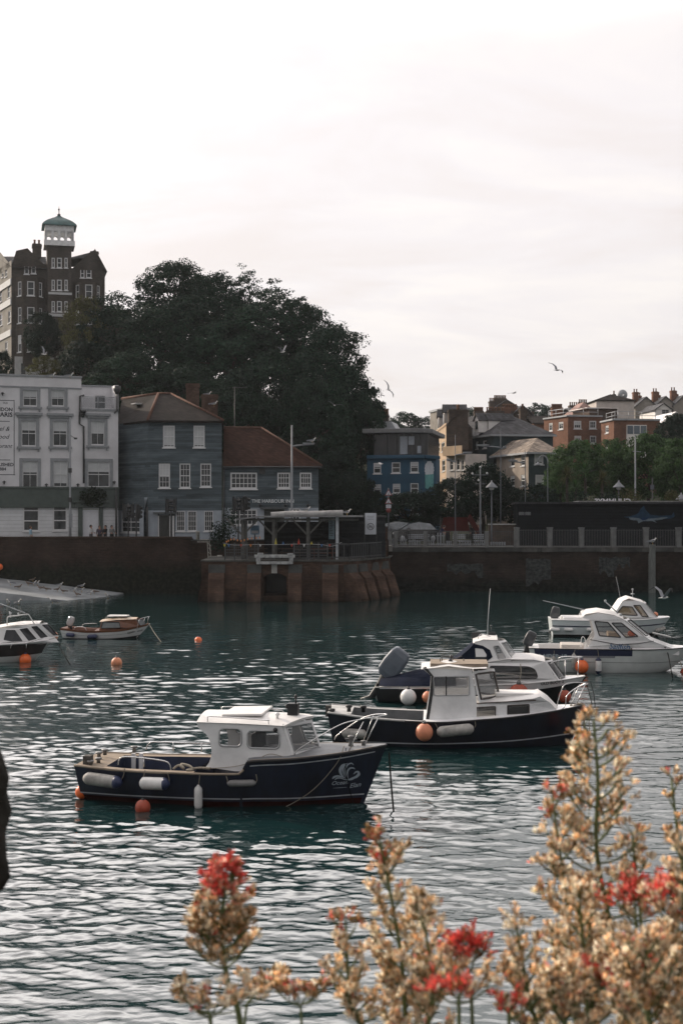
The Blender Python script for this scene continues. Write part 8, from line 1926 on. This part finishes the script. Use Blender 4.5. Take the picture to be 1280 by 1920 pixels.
# ------------------------------------------------------------------ people
SKIN = mat('skin', (0.36,0.20,0.14), .6, var=.1)
def person(label, px, d, h, top, legs, hair, pose=None, rz=0.0, zb=GZ+.05, group='people along the quay'):
    """one skinned body with face, hands and clothes as materials by region; hair a child"""
    J = {'pel':(0,0,.53),'che':(0,0,.74),'nec':(0,0,.83),'hd':(0,-.01,.90),'tp':(0,0,.97)}
    pose = pose or {}
    lean = pose.get('lean',0)
    def L_(p): return (p[0], p[1]-lean*max(0,p[2]-.53), p[2]-lean*.25*max(0,p[2]-.53))
    V = []; E = []; Rr = []; reg = []
    def v(p, r, g): V.append(L_(p)); Rr.append(r); reg.append(g); return len(V)-1
    pel = v((0,0,.53),.085,'l'); wa = v((0,0,.62),.075,'t'); ch = v((0,0,.74),.092,'t'); ne = v((0,0,.83),.034,'s'); he = v((0,-.012,.885),.05,'s'); hm = v((0,-.006,.93),.058,'s'); tp = v((0,0,.975),.036,'s'); no = v((0,-.062,.915),.012,'s')
    E += [(pel,wa),(wa,ch),(ch,ne),(ne,he),(he,hm),(hm,tp),(hm,no)]
    for s_ in (-1,1):
        st = pose.get('stride',.04)*s_; hp = v((s_*.055,0,.49),.062,'l'); kn = v((s_*.06,-st*.5,.27),.045,'l'); an = v((s_*.06,st,.04),.028,'l'); to = v((s_*.065,st-.07,.018),.022,'l'); E += [(pel,hp),(hp,kn),(kn,an),(an,to)]
        bend = pose.get('arm',.05); sh = v((s_*.115,0,.795),.042,'t'); el = v((s_*.15,.01-bend*.3,.64),.030,'t' if pose.get('long',1) else 's'); wr = v((s_*.135,-bend,.52 if bend < .12 else .60),.020,'s'); ha = v((s_*.13,-bend-.02,.475 if bend < .12 else .59),.022,'s'); fi = v((s_*.125,-bend-.03,.445 if bend < .12 else .585),.010,'s'); th = v((s_*.105,-bend-.035,.475 if bend < .12 else .60),.008,'s'); E += [(ch,sh),(sh,el),(el,wr),(wr,ha),(ha,fi),(ha,th)]
    me = bpy.data.meshes.new('person'); me.from_pydata([tuple(c*h for c in p) for p in V], E, []); o = bpy.data.objects.new('person', me); COL.objects.link(o)
    o.modifiers.new('skin','SKIN'); o.modifiers.new('sub','SUBSURF').levels = 1
    me.skin_vertices[0].data[0].use_root = True
    for i, r in enumerate(Rr): me.skin_vertices[0].data[i].radius = (r*h, r*h)
    dg = bpy.context.evaluated_depsgraph_get(); dg.update(); m2 = bpy.data.meshes.new_from_object(o.evaluated_get(dg)); bpy.data.objects.remove(o); bpy.data.meshes.remove(me)
    m2.materials.clear(); 
    for m_ in (SKIN, top, legs): m2.materials.append(m_)
    VV = np.array([[c*h for c in p] for p in V]); ids = [{'s':0,'t':1,'l':2}[g] for g in reg]
    for p in m2.polygons:
        c = np.array(p.center); p.material_index = ids[int(np.argmin(((VV-c)**2).sum(1)/(np.array(Rr)*h+.02)))]; p.use_smooth = True
    o = bpy.data.objects.new('person', m2); COL.objects.link(o); o.location = (WX(px,d), d, zb); o.rotation_euler = (0,0,rz); tag(o, label, 'person', group)
    b = MB(); c = L_((0,.012,.94)); b.sphere([q*h for q in c], (.062*h,.064*h,.058*h), 10, 8); b.sphere([q*h for q in L_((0,.035,.90))], (.05*h,.04*h,.05*h), 8, 6); b.build('hair', hair, o)
    b = MB()
    for s_ in (-1,1): b.sphere([q*h for q in L_((s_*.022,-.058,.928))], .008*h, 6, 4)
    b.build('eyes', LETK, o)
def cloth(n, c=None): return mat('cloth_'+n, c, .85, var=.2, scale=8)
HB = mat('dark_hair', (0.015,0.012,0.010), .6); HN = mat('brown_hair', (0.07,0.045,0.03), .6); DKC = cloth('charcoal', (0.03,0.032,0.036)); WHC = cloth('white', (0.55,0.56,0.58))
person('person in white top and dark trousers standing in the hotel doorway', 171, 108.9, 1.72, WHC, cloth('white_dark', (0.10,0.10,0.11)), HB, {'arm':.14}, 1.2)
person('person in dark clothes at the right side of the hotel doorway', 187, 109.0, 1.66, cloth('plum', (0.07,0.06,0.085)), DKC, HN, {}, .4)
person('person in a black top, middle of the group right of the hotel door', 198, 108.8, 1.70, cloth('black', (0.018,0.018,0.02)), DKC, HB, {'arm':.15}, -.8)
person('person in grey patterned top nearest the hotel drainpipe', 210, 108.8, 1.70, cloth('grey', (0.20,0.20,0.20)), DKC, HB, {'arm':.14}, .9)
person('person in a pale blue top passing before the hotel ground floor window', 58, 106.9, 1.66, cloth('pale_blue', (0.28,0.42,0.52)), cloth('pale_grey', (0.35,0.35,0.35)), HN, {'stride':.1}, 1.57)
person('person in navy stooping over the tall picket panel', 824, 109.8, 1.78, cloth('navy', (0.02,0.025,0.06)), DKC, HB, {'lean':.55,'arm':.2}, 1.2)
person('person in a white shirt standing left of the black car', 753, 117.5, 1.72, WHC, DKC, HB, {}, .3)
person('person in grey by the left car under the warning signs', 730, 117.0, 1.72, cloth('grey'), DKC, HN, {'stride':.08}, 1.0)
person('person in black between the red awning and the grey mast', 886, 115.5, 1.74, cloth('black'), DKC, HB, {}, .2)
person('person in a pale top left of the grey mast in tree shade', 896, 116.2, 1.68, WHC, DKC, HN, {'arm':.14}, -.5)
person('person in a white top seated height behind the low dark wall', 950, 114.5, 1.55, WHC, DKC, HB, {'arm':.15}, .6)
person('person in black and white left of the kiosk end', 961, 115.0, 1.72, cloth('grey'), DKC, HB, {}, -.3)
person('person in an olive coat behind the railing, left of the red awning', 838, 116.5, 1.70, cloth('olive', (0.07,0.07,0.045)), DKC, HN, {}, .1)

# ------------------------------------------------------------------ gulls
GW = mat('gull_white', (0.62,0.62,0.61), .7, var=.08); GG = mat('gull_grey_wing', (0.22,0.23,0.25), .7, var=.12); GK = mat('gull_black_tip', (0.02,0.02,0.02), .7); GY = mat('gull_yellow_bill', (0.5,0.30,0.05), .5); GBR = mat('gull_young_brown', (0.16,0.13,0.11), .8, var=.3)
def loft(b, pts, n=10):
    rows = []
    for x, z, ry, rz_ in pts: rows.append([(x, math.cos(a)*ry, z+math.sin(a)*rz_) for a in [6.283*k/n for k in range(n)]])
    b.grid(rows, close_u=True); b.add(rows[0],[tuple(range(n))]); b.add(rows[-1],[tuple(range(n))])
def gull_stand(young=False):
    b = MB(); b.slot = 0
    loft(b, [(-.30,.165,.012,.006),(-.18,.185,.05,.03),(-.05,.20,.085,.07),(.08,.22,.085,.08),(.15,.265,.06,.065),(.175,.315,.045,.045),(.195,.36,.045,.046),(.235,.365,.035,.034),(.255,.36,.014,.014)])
    b.slot = 1
    for s_ in (-1,1): rows = [[(x, s_*(y+.012), z+dz) for dz in (.055,.03,0,-.03)] for x, y, z in ((.10,.075,.235),(0,.088,.225),(-.12,.07,.20),(-.24,.035,.18),(-.36,.012,.165))]; b.grid(rows)
    b.slot = 2; b.tube([(.25,0,.36),(.285,0,.355),(.305,0,.345)], [.012,.010,.004], 6)
    for s_ in (-1,1): b.tube([(.02,s_*.03,.15),(.025,s_*.03,0)], .007, 5); b.add([(.02,s_*.03-.02,.003),(.07,s_*.03-.02,.003),(.07,s_*.03+.02,.003),(.02,s_*.03+.02,.003)],[(0,1,2,3)])
    b.slot = 3; b.add([(-.30,-.014,.17),(-.40,0,.16),(-.30,.014,.172)],[(0,1,2)])
    for s_ in (-1,1): b.sphere((.225,s_*.037,.375),.006,6,4)
    return b.mesh('gull', [GBR if young else GW, GBR if young else GG, GY, GK])
def gull_fly(up=.5, fold=.2):
    b = MB(); b.slot = 0
    loft(b, [(-.30,0,.05,.006),(-.20,0,.03,.02),(-.05,0,.065,.055),(.10,.005,.065,.06),(.18,.02,.042,.045),(.24,.03,.04,.04),(.28,.025,.015,.015)])
    for s_ in (-1,1):
        prof = [(0,0,.20),(.30,.30*up,.19),(.62,.52*up-.05,.13),(.95,.30*up,.02)]
        for k in range(3):
            (y0,z0,c0),(y1,z1,c1) = prof[k], prof[k+1]; sw = (0,.05,-.05,-.22*(1+fold)); b.slot = 1 if k < 2 else 3
            p = [(sw[k]+.09,s_*(y0+.04),z0+.03),(sw[k+1]+.09,s_*(y1+.04),z1+.03),(sw[k+1]+.09-c1,s_*(y1+.04),z1+.02),(sw[k]+.09-c0,s_*(y0+.04),z0+.02)]
            b.add(p+[(x,y,z-.014) for x, y, z in p], [(0,1,2,3),(7,6,5,4),(0,4,5,1),(2,6,7,3),(1,5,6,2)])
    b.slot = 2; b.tube([(.275,0,.025),(.33,0,.012)], [.012,.004], 6)
    return b.mesh('gull', [GW, GG, GY, GK])
GS, GYg = gull_stand(), gull_stand(True); GF = [gull_fly(.5), gull_fly(1.1), gull_fly(.15,.5)]
def gull(label, loc, rz, me, group, sc_=1.05, tilt=(0,0)):
    o = bpy.data.objects.new('gull', me); COL.objects.link(o); o.location = loc; o.rotation_euler = (tilt[0], tilt[1], rz); o.scale = (sc_,)*3; tag(o, label, 'gull', group); return o
G1 = 'gulls resting on the slipway'
slg = [(21,1098,0,1),(36,1105,1,0),(54,1099,0,0),(62,1092,1,0),(70,1098,1,1),(76,1107,0,0),(88,1109,0,0),(108,1110,1,0),(113,1101,1,1),(119,1113,0,0),(139,1110,1,1),(154,1103,1,1),(153,1111,1,1),(170,1116,1,1),(178,1114,0,0),(196,1106,1,1),(145,1119,0,0),(63,1098,1,1)]
GL = ['white gull nearest the left edge on the slipway','brown young gull lying left of the middle of the slipway','brown gull low beside the left cluster on the slipway','grey gull at the top of the left cluster','white gull standing right in the left cluster','brown gull crouched below the left cluster','brown gull at the lower edge, right of the left cluster','wide bodied brown gull at the middle lower edge','white gull standing upper middle of the slipway','brown gull by the water below the middle','white gull in the right middle, facing right','largest white gull, upper right of the slipway','white gull just under the largest one','pale gull near the lower right edge','brown gull beside the pale one at the lower right edge','white gull nearest the tip of the slipway','dark gull half in the water at the slipway edge','white gull in the heart of the left cluster']
for i, (px, py, f, ad) in enumerate(slg): gull(GL[i], slip_pt(px, py)+Vector((0,0,.005)), (0 if f else math.pi)+random.uniform(-.6,.6), GS if ad else GYg, G1, 1.0)
def gp(px, py, d): return P(px, py, d)
gull('gull standing left on the white hotel parapet', gp(97,708.5,107.9)+Vector((0,.05,-.05)), .3, GS, 'gulls on roofs and posts', 1.25); gull('gull standing right on the white hotel parapet', gp(131,708.5,108.6)+Vector((0,.05,-.05)), .2, GS, 'gulls on roofs and posts', 1.25)
gull('gull on the arm of the lamp post by the inn', gp(585,831.8,105.6), .3, GS, 'gulls on roofs and posts', 1.25)
gull('gull at the right end of the pergola roof', gp(650,969,97.4)+Vector((0,0,.09)), .2, GS, 'gulls on roofs and posts', 1.25); gull('gull on the rolled awning over the pergola', gp(575,961,97.0)+Vector((0,0,-.0)), .4, GS, 'gulls on roofs and posts', 1.1)
gull('gull on top of the timber mooring pile', Vector((WX(1222,105.6),105.6,WZ(1021,105.6))), .2, GS, 'gulls on roofs and posts', 1.35)
gull('gull resting low on the roof edge by the second chimney', gp(401,762.5,115), .2, GS, 'gulls on roofs and posts', 1.3); gull('gull on top of the second chimney of the harbour house', Vector(world_p) if False else gp(390,744,116.2), .2, GS, 'gulls on roofs and posts', 1.2)
GFL = 'gulls in flight'
for lab, px, py, d, rz, k, tl in (('gull gliding in the open sky over the town',1043,694,120,.5,0,(.5,0)),('gull seen wings spread vertically beside the wooded hill',728,731,110,.9,0,(1.0,0)),('small distant gull beside the highest chimney stack',962,737,170,.3,2,(0,0)),('gull flying before the dark wooded hill, upper',530,660,110,-.6,1,(.2,0)),('gull flying before the dark hill, right of the inn mast',627,760,108,1.5,0,(.25,0)),('gull flying across the small olive shrub',83,664,118,.7,1,(.5,0)),('gull flying low over the water with raised wings behind the right cruisers',1243,1121,82,.4,1,(.0,0)),('gull flying before the blue building',712,870,112,.1,2,(.2,0))):
    gull(lab, P(px, py, d), rz, GF[k], GFL, .9 if px < 800 else 1.2, tl)
GWt = 'gulls afloat by the slipway'
for lab, px, py, d in (('gull afloat left of the slipway edge',17,1130,92),('white gull afloat next to the pair at left',35,1132,92),('white gull splashing below the slipway middle',100,1127,94),('white gull afloat near the slipway tip',203,1120,99)):
    gull(lab, (WX(px,d), d, -.12), random.uniform(0,6), GS, GWt, 1.35)
# ------------------------------------------------------------------ valerian flowers on the near parapet
STEM = mat('flower_stem', (0.085,0.115,0.035), .6, var=.3, scale=30)
LEAFV = mat('valerian_leaf', (0.035,0.065,0.025), .5, var=.3, scale=20, kind='leaf', trans=.35)
def petal(name, c, tr): return mat(name, c, .75, var=.3, scale=60, kind='leaf', trans=tr)
TAN = petal('dried_tan_floret', (0.88,0.65,0.43), .5); PALEF = petal('pale_seed_plume', (0.93,0.80,0.64), .55); OLV = petal('olive_bud', (0.34,0.22,0.09), .45); REDF = petal('red_floret', (0.72,0.14,0.115), .42); PINKF = petal('pink_floret', (0.82,0.38,0.31), .5)
def frnd(a, b): return random.uniform(a, b)
class Fl:
    def __init__(s): s.b = MB()
    def floret(s, p, d, L, slot, w=.34):
        """small tapered trumpet or bud: 4-sided spindle flaring to a ragged mouth"""
        u = d.orthogonal().normalized(); u = Matrix.Rotation(frnd(0,6.28),3,d)@u; v = d.cross(u); r = L*w*.5; s.b.slot = slot
        q = [p]; m = p+d*L*.55; e = p+d*L
        for k in range(3): a = 2.094*k; q.append(m+(u*math.cos(a)+v*math.sin(a))*r*.62)
        for k in range(3): a = 2.094*k+.5; q.append(e+(u*math.cos(a)+v*math.sin(a))*r*frnd(.7,1.5)+d*L*frnd(-.08,.12))
        s.b.add(q, [(0,1,2),(0,2,3),(0,3,1),(1,2,5,4),(2,3,6,5),(3,1,4,6)])
    def plume(s, p, d, L, slot):
        s.b.slot = slot
        for _ in range(3):
            t = (d+Vector((frnd(-.7,.7),frnd(-.7,.7),frnd(-.5,.6)))).normalized(); w = t.orthogonal().normalized()*L*.16; w = Matrix.Rotation(frnd(0,6.28),3,t)@w; s.b.add([p, p+t*L*.55+w, p+t*L, p+t*L*.55-w], [(0,1,2,3)])
def head(fl, stems, p, up, R_, mix, n):
    """domed cyme: short forks ending in florets"""
    ax = up.normalized(); nb = max(4, int(n/7.5))
    for i in range(nb):
        d = (ax*frnd(.1,1.1)+Vector((frnd(-1,1),frnd(-1,1),frnd(-.3,.6)))*.9).normalized(); L = R_*frnd(.5,1.3); e = p+d*L
        if i % 2: stems.append(([p, e], .0009))
        for k in range(7):
            dd = (d*.6+ax*.7+Vector((frnd(-1,1),frnd(-1,1),frnd(-1,1)))*.6).normalized(); o_ = e-d*L*frnd(0,.4)+Vector((frnd(-1,1),frnd(-1,1),frnd(-1,1)))*R_*.14
            sl = random.choices(range(5), mix)[0]; l = frnd(.0055,.0105)
            if sl == 1 or (sl > 2 and k % 2): fl.plume(o_, dd, l*1.2, sl)
            else: fl.floret(o_, dd, l*1.12, sl, .34)
MTAN = (36,40,22,0,2); MRED = (2,2,8,66,22); MOLV = (28,14,54,1,3); MMIX = (28,20,26,14,12); MTIP = (20,10,46,12,12)
def plant(label, path, heads, side, kind, r0=.0045, leaves=0):
    """path: main stem points; heads: list of (t along stem, direction, length, radius, mix, n)"""
    pts = smooth_path(path, 8); base = pts[0]; t = thing('valerian_plant', label, 'plant', base, 0, 'valerian plants in flower on the parapet')
    rel = [p-base for p in pts]; fl = Fl(); stems = []
    n = len(rel)
    for tt, dx, dz, L, R_, mix, nf in heads:
        i = min(int(tt*(n-1)), n-1); p = rel[i]; dy = frnd(-.5,.5); d = Vector((dx, dy, dz)).normalized()
        e = p+d*L; mid = p+d*L*.5-Vector((0,0,L*.10))
        if L > .004: stems.append((smooth_path([p, mid, e], 4), max(.0013, r0*.35)))
        m3 = max(1, int(L/(R_*.75)))
        for k in range(m3): q = p.lerp(e, (k+1)/m3); head(fl, stems, q, d*.5+Vector((0,0,1)), R_*(.72+.28*(k+1)/m3), mix, int(nf*(.55+.45*(k+1)/m3)))
    b = MB(); b.tube(rel, [r0*(1-.62*i/(n-1)) for i in range(n)], 7)
    for ps, r in stems: b.tube(ps, r, 4, caps=False)
    b.build('stem', STEM, t); fl.b.build('flower_heads', [TAN, PALEF, OLV, REDF, PINKF], t)
    if leaves:
        b = MB()
        for _ in range(leaves):
            i = int(frnd(.02,.40)*(n-1)); p = rel[i]; a = frnd(0,6.28); d = Vector((math.cos(a),math.sin(a),frnd(-.1,.5))).normalized(); w = d.cross(Vector((0,0,1))).normalized(); L = frnd(.06,.10)
            rows = []
            for k in range(6): f = k/5; hw = L*.22*math.sin(math.pi*min(1,f*.95+.05))**.8; c = p+d*L*f-Vector((0,0,L*.25*f*f)); rows.append([c-w*hw+Vector((0,0,hw*.3)), c, c+w*hw+Vector((0,0,hw*.3))])
            b.grid(rows)
        b.build('leaf', LEAFV, t)
def spike(label, px0, px1, py1, d, spread, kind, dens=1.0, leaves=0, bend=0, pyb=1980, tipmix=None, t0=.28):
    """flowering shoot from below the frame up to the photo point (px1, py1)"""
    A = P(px0, pyb, d); tip = P(px1, py1, d+frnd(-.04,.04)); base = Vector((A.x+(A.x-tip.x)*.12, d, 5.35)); path = [base, A, A.lerp(tip,.45)+Vector((bend,frnd(-.02,.02),0)), tip]
    mix = {'tan':MTAN,'red':MRED,'olive':MOLV,'mix':MMIX}[kind]; heads = []
    H = (tip-base).length; n = int(H*24*dens); 
    for i in range(n):
        tt = t0+(1-t0)*(i+.5)/n; s_ = (-1,1)[i % 2]; k = 1-tt; L = spread*(.05+.80*k**.5)*frnd(.5,1.15); a = frnd(.45,1.0); m = mix
        if tipmix and tt > .91: m = tipmix
        heads.append((tt, s_*math.sin(a)*frnd(.6,1.2), math.cos(a)*1.0+.15, L, .0118*frnd(.8,1.25), m, int(25*frnd(.7,1.2))))
    heads.append((1.0, 0, 1, .006, .019, tipmix or mix, 36))
    plant(label, path, heads, 0, kind, .0042*frnd(.85,1.2), leaves)
# left: pink tipped shoot
d = 1.75
tip = P(425,1640,d); base = Vector((WX(450,d)+.02,d,5.35)); hs = []
for i in range(34):
    tt = .54+.46*(i+.5)/34; k = (1-tt)/.46; hs.append((tt, (-1,1)[i % 2]*frnd(.6,1), frnd(.5,1.0), (.010+.046*k**.7)*frnd(.6,1.1), .0145*frnd(.85,1.2), MRED if tt > .87 else MMIX if tt > .80 else (MOLV if i % 3 else MTAN), 34 if tt > .85 else 27))
hs.append((1,0,1,.006,.020,MRED,60))
plant('left valerian shoot with a pinkish red crown, standing apart', [base, P(455,1960,d), P(425,1830,d), P(416,1735,d), tip], hs, 0, 'mix', .0052, 0)
tip = P(392,1915,1.68); base = Vector((WX(400,1.68),1.68,5.35)); plant('short valerian head with olive and pink buds at the lower left', [base, P(396,1955,1.68), tip], [(1,0,1,.01,.030,MMIX,60),(.93,-.8,.6,.035,.028,MOLV,50),(.92,.8,.6,.035,.028,MTAN,50),(.86,.5,.8,.02,.028,MTAN,50),(.82,-.8,.4,.04,.026,MOLV,46),(.80,1,.4,.06,.024,MTAN,40),(.7,-.7,.4,.045,.022,MTAN,36)], 0, 'olive', .004, 0)
tip = P(560,1885,1.80); base = Vector((WX(572,1.8),1.8,5.35)); plant('small thin valerian shoot with a pink tip between the two taller ones', [base, P(566,1945,1.8), tip], [(1,0,1,.008,.016,MRED,34),(.96,-.5,.8,.018,.015,MOLV,26),(.95,.5,.8,.018,.015,MOLV,26),(.88,-.9,.5,.03,.015,MOLV,26),(.86,.9,.5,.03,.015,MOLV,26),(.78,.8,.5,.04,.014,MOLV,24),(.76,-.8,.5,.035,.014,MOLV,24)], 0, 'olive', .003)
tip = P(486,1862,1.9); base = Vector((WX(455,1.9),1.9,5.35)); plant('faint sparse valerian sprig right of the pinkish crown', [base, P(458,1940,1.9), P(472,1870,1.9), tip], [(1,0,1,.008,.015,MOLV,26),(.95,.8,.6,.03,.013,MOLV,22),(.9,-.7,.7,.025,.013,MOLV,20),(.82,.9,.4,.04,.013,MTAN,22),(.72,.9,.4,.05,.016,MTAN,30)], 0, 'olive', .0026)
# middle tall tan mass
spike('tall tan valerian with a small pink tip, middle of the picture', 760, 712, 1575, 1.85, .115, 'tan', 1.5, 4, .01, tipmix=MTIP)
spike('tan valerian leaning left beside the tall middle one', 690, 648, 1735, 1.78, .09, 'tan', 1.1, 2, -.01, tipmix=MTIP)
spike('tan valerian filling the lower middle', 800, 790, 1700, 1.72, .10, 'tan', 1.2, 3, .01)
tip = P(872,1800,1.75); base = Vector((WX(890,1.75),1.75,5.35)); plant('bright red valerian head left of the big stem', [base, P(885,1920,1.75), tip], [(1,0,1,.010,.028,MRED,190),(.98,-.7,.6,.022,.022,MRED,110),(.98,.8,.5,.024,.022,MRED,110),(.80,.4,.9,.03,.020,MOLV,30),(.7,-.8,.5,.05,.020,MTAN,34),(.66,.8,.4,.05,.020,MTAN,34)], 0, 'red', .004)
tip = P(858,1888,1.66); base = Vector((WX(862,1.66),1.66,5.35)); plant('red valerian head low at the bottom edge, below the bright one', [base, P(860,1930,1.66), tip], [(1,0,1,.010,.028,MRED,180),(.93,-.7,.5,.03,.026,MRED,60),(.9,.8,.5,.04,.022,MTAN,40)], 0, 'red', .004, 2)
tip = P(952,1920,1.66); base = Vector((WX(956,1.66),1.66,5.35)); plant('red valerian head just peeping over the bottom edge', [base, P(954,1950,1.66), tip], [(1,0,1,.012,.034,MRED,80),(.9,.8,.5,.04,.022,MTAN,40)], 0, 'red', .004)
# right mass
d = 1.95
tip = P(1113,1362,d); base = Vector((WX(1190,d),d,5.35)); hs = []
for i in range(26):
    tt = .42+.58*(i+.5)/26; s_ = (-1,1)[i % 2]; k = 1-tt; hs.append((tt, s_*frnd(.6,1.0), frnd(.4,.9), (.02+.20*k)*frnd(.7,1.1) if s_ < 0 or k < .3 else (.02+.10*k), .0175*frnd(.8,1.2), MTAN if frnd(0,1) < .7 else MOLV, int(30*frnd(.7,1.2))))
hs.append((1,0,1,.008,.020,MOLV,42))
plant('tallest tan valerian with a long bare green stem on the right', [base, P(1182,1960,d), P(1150,1770,d), P(1118,1600,d), P(1120,1470,d), tip], hs, 0, 'tan', .0058, 8)
spike('tan valerian with a pink bud, left of the tallest stem', 1080, 1035, 1500, 1.88, .13, 'tan', 1.35, 3, .01, tipmix=MTIP)
spike('bushy tan valerian at the lower left of the right group', 1010, 968, 1745, 1.76, .10, 'tan', 1.15, 2)
spike('tan valerian between the two tall right stems', 1120, 1085, 1690, 1.72, .12, 'tan', 1.25, 4)
spike('tan valerian right of the tallest stem', 1220, 1185, 1570, 1.90, .11, 'tan', 1.2, 3)
spike('brownish valerian at the right edge, reaching high', 1290, 1258, 1465, 2.05, .10, 'olive', 1.2, 0, .01)
spike('tan valerian cut by the right edge', 1300, 1278, 1600, 1.62, .13, 'tan', 1.3, 3)
spike('tan valerian low in the right corner', 1215, 1210, 1780, 1.58, .12, 'tan', 1.3, 4)
spike('low tan valerian at the foot of the tallest stem', 1060, 1045, 1820, 1.62, .09, 'tan', 1.1, 5)
for lab, px, py, dd, rr_ in (('large red valerian head right of the tallest stem',1190,1702,1.80,.040),('red valerian head cut by the right edge',1268,1705,1.66,.040),('small red valerian head low at the foot of the right group',1095,1855,1.68,.026),('reddish head hidden behind tan blooms in the right corner',1190,1838,1.70,.020)):
    tip = P(px,py,dd); base = Vector((tip.x+.02,dd,5.35)); plant(lab, [base, P(px+8,1950,dd), tip], [(1,0,1,.010,rr_*.8,MRED,190),(.98,-.8,.5,.022,rr_*.62,MRED,110),(.98,.8,.5,.022,rr_*.62,MRED,110),(.9,.2,.9,.01,rr_*.6,MMIX,40),(.8,.8,.5,.04,.018,MTAN,30),(.78,-.8,.5,.04,.018,MTAN,30)], 0, 'red', .004, 2)
# ------------------------------------------------------------------ air over the harbour
b = MB(); b.box(-900, 900, -60, 1500, -2.6, 75)
hz = bpy.data.materials.new('haze'); hz.use_nodes = True; hz.node_tree.nodes.clear()
ho = nd(hz.node_tree, 'ShaderNodeOutputMaterial'); hv = nd(hz.node_tree, 'ShaderNodeVolumePrincipled'); hv.inputs['Color'].default_value = (0.88,0.94,1.0,1); hv.inputs['Density'].default_value = 0.0001; hv.inputs['Anisotropy'].default_value = 0.35
hz.node_tree.links.new(hv.outputs[0], ho.inputs['Volume'])
o = b.build('haze', hz); struct(o, 'stuff')
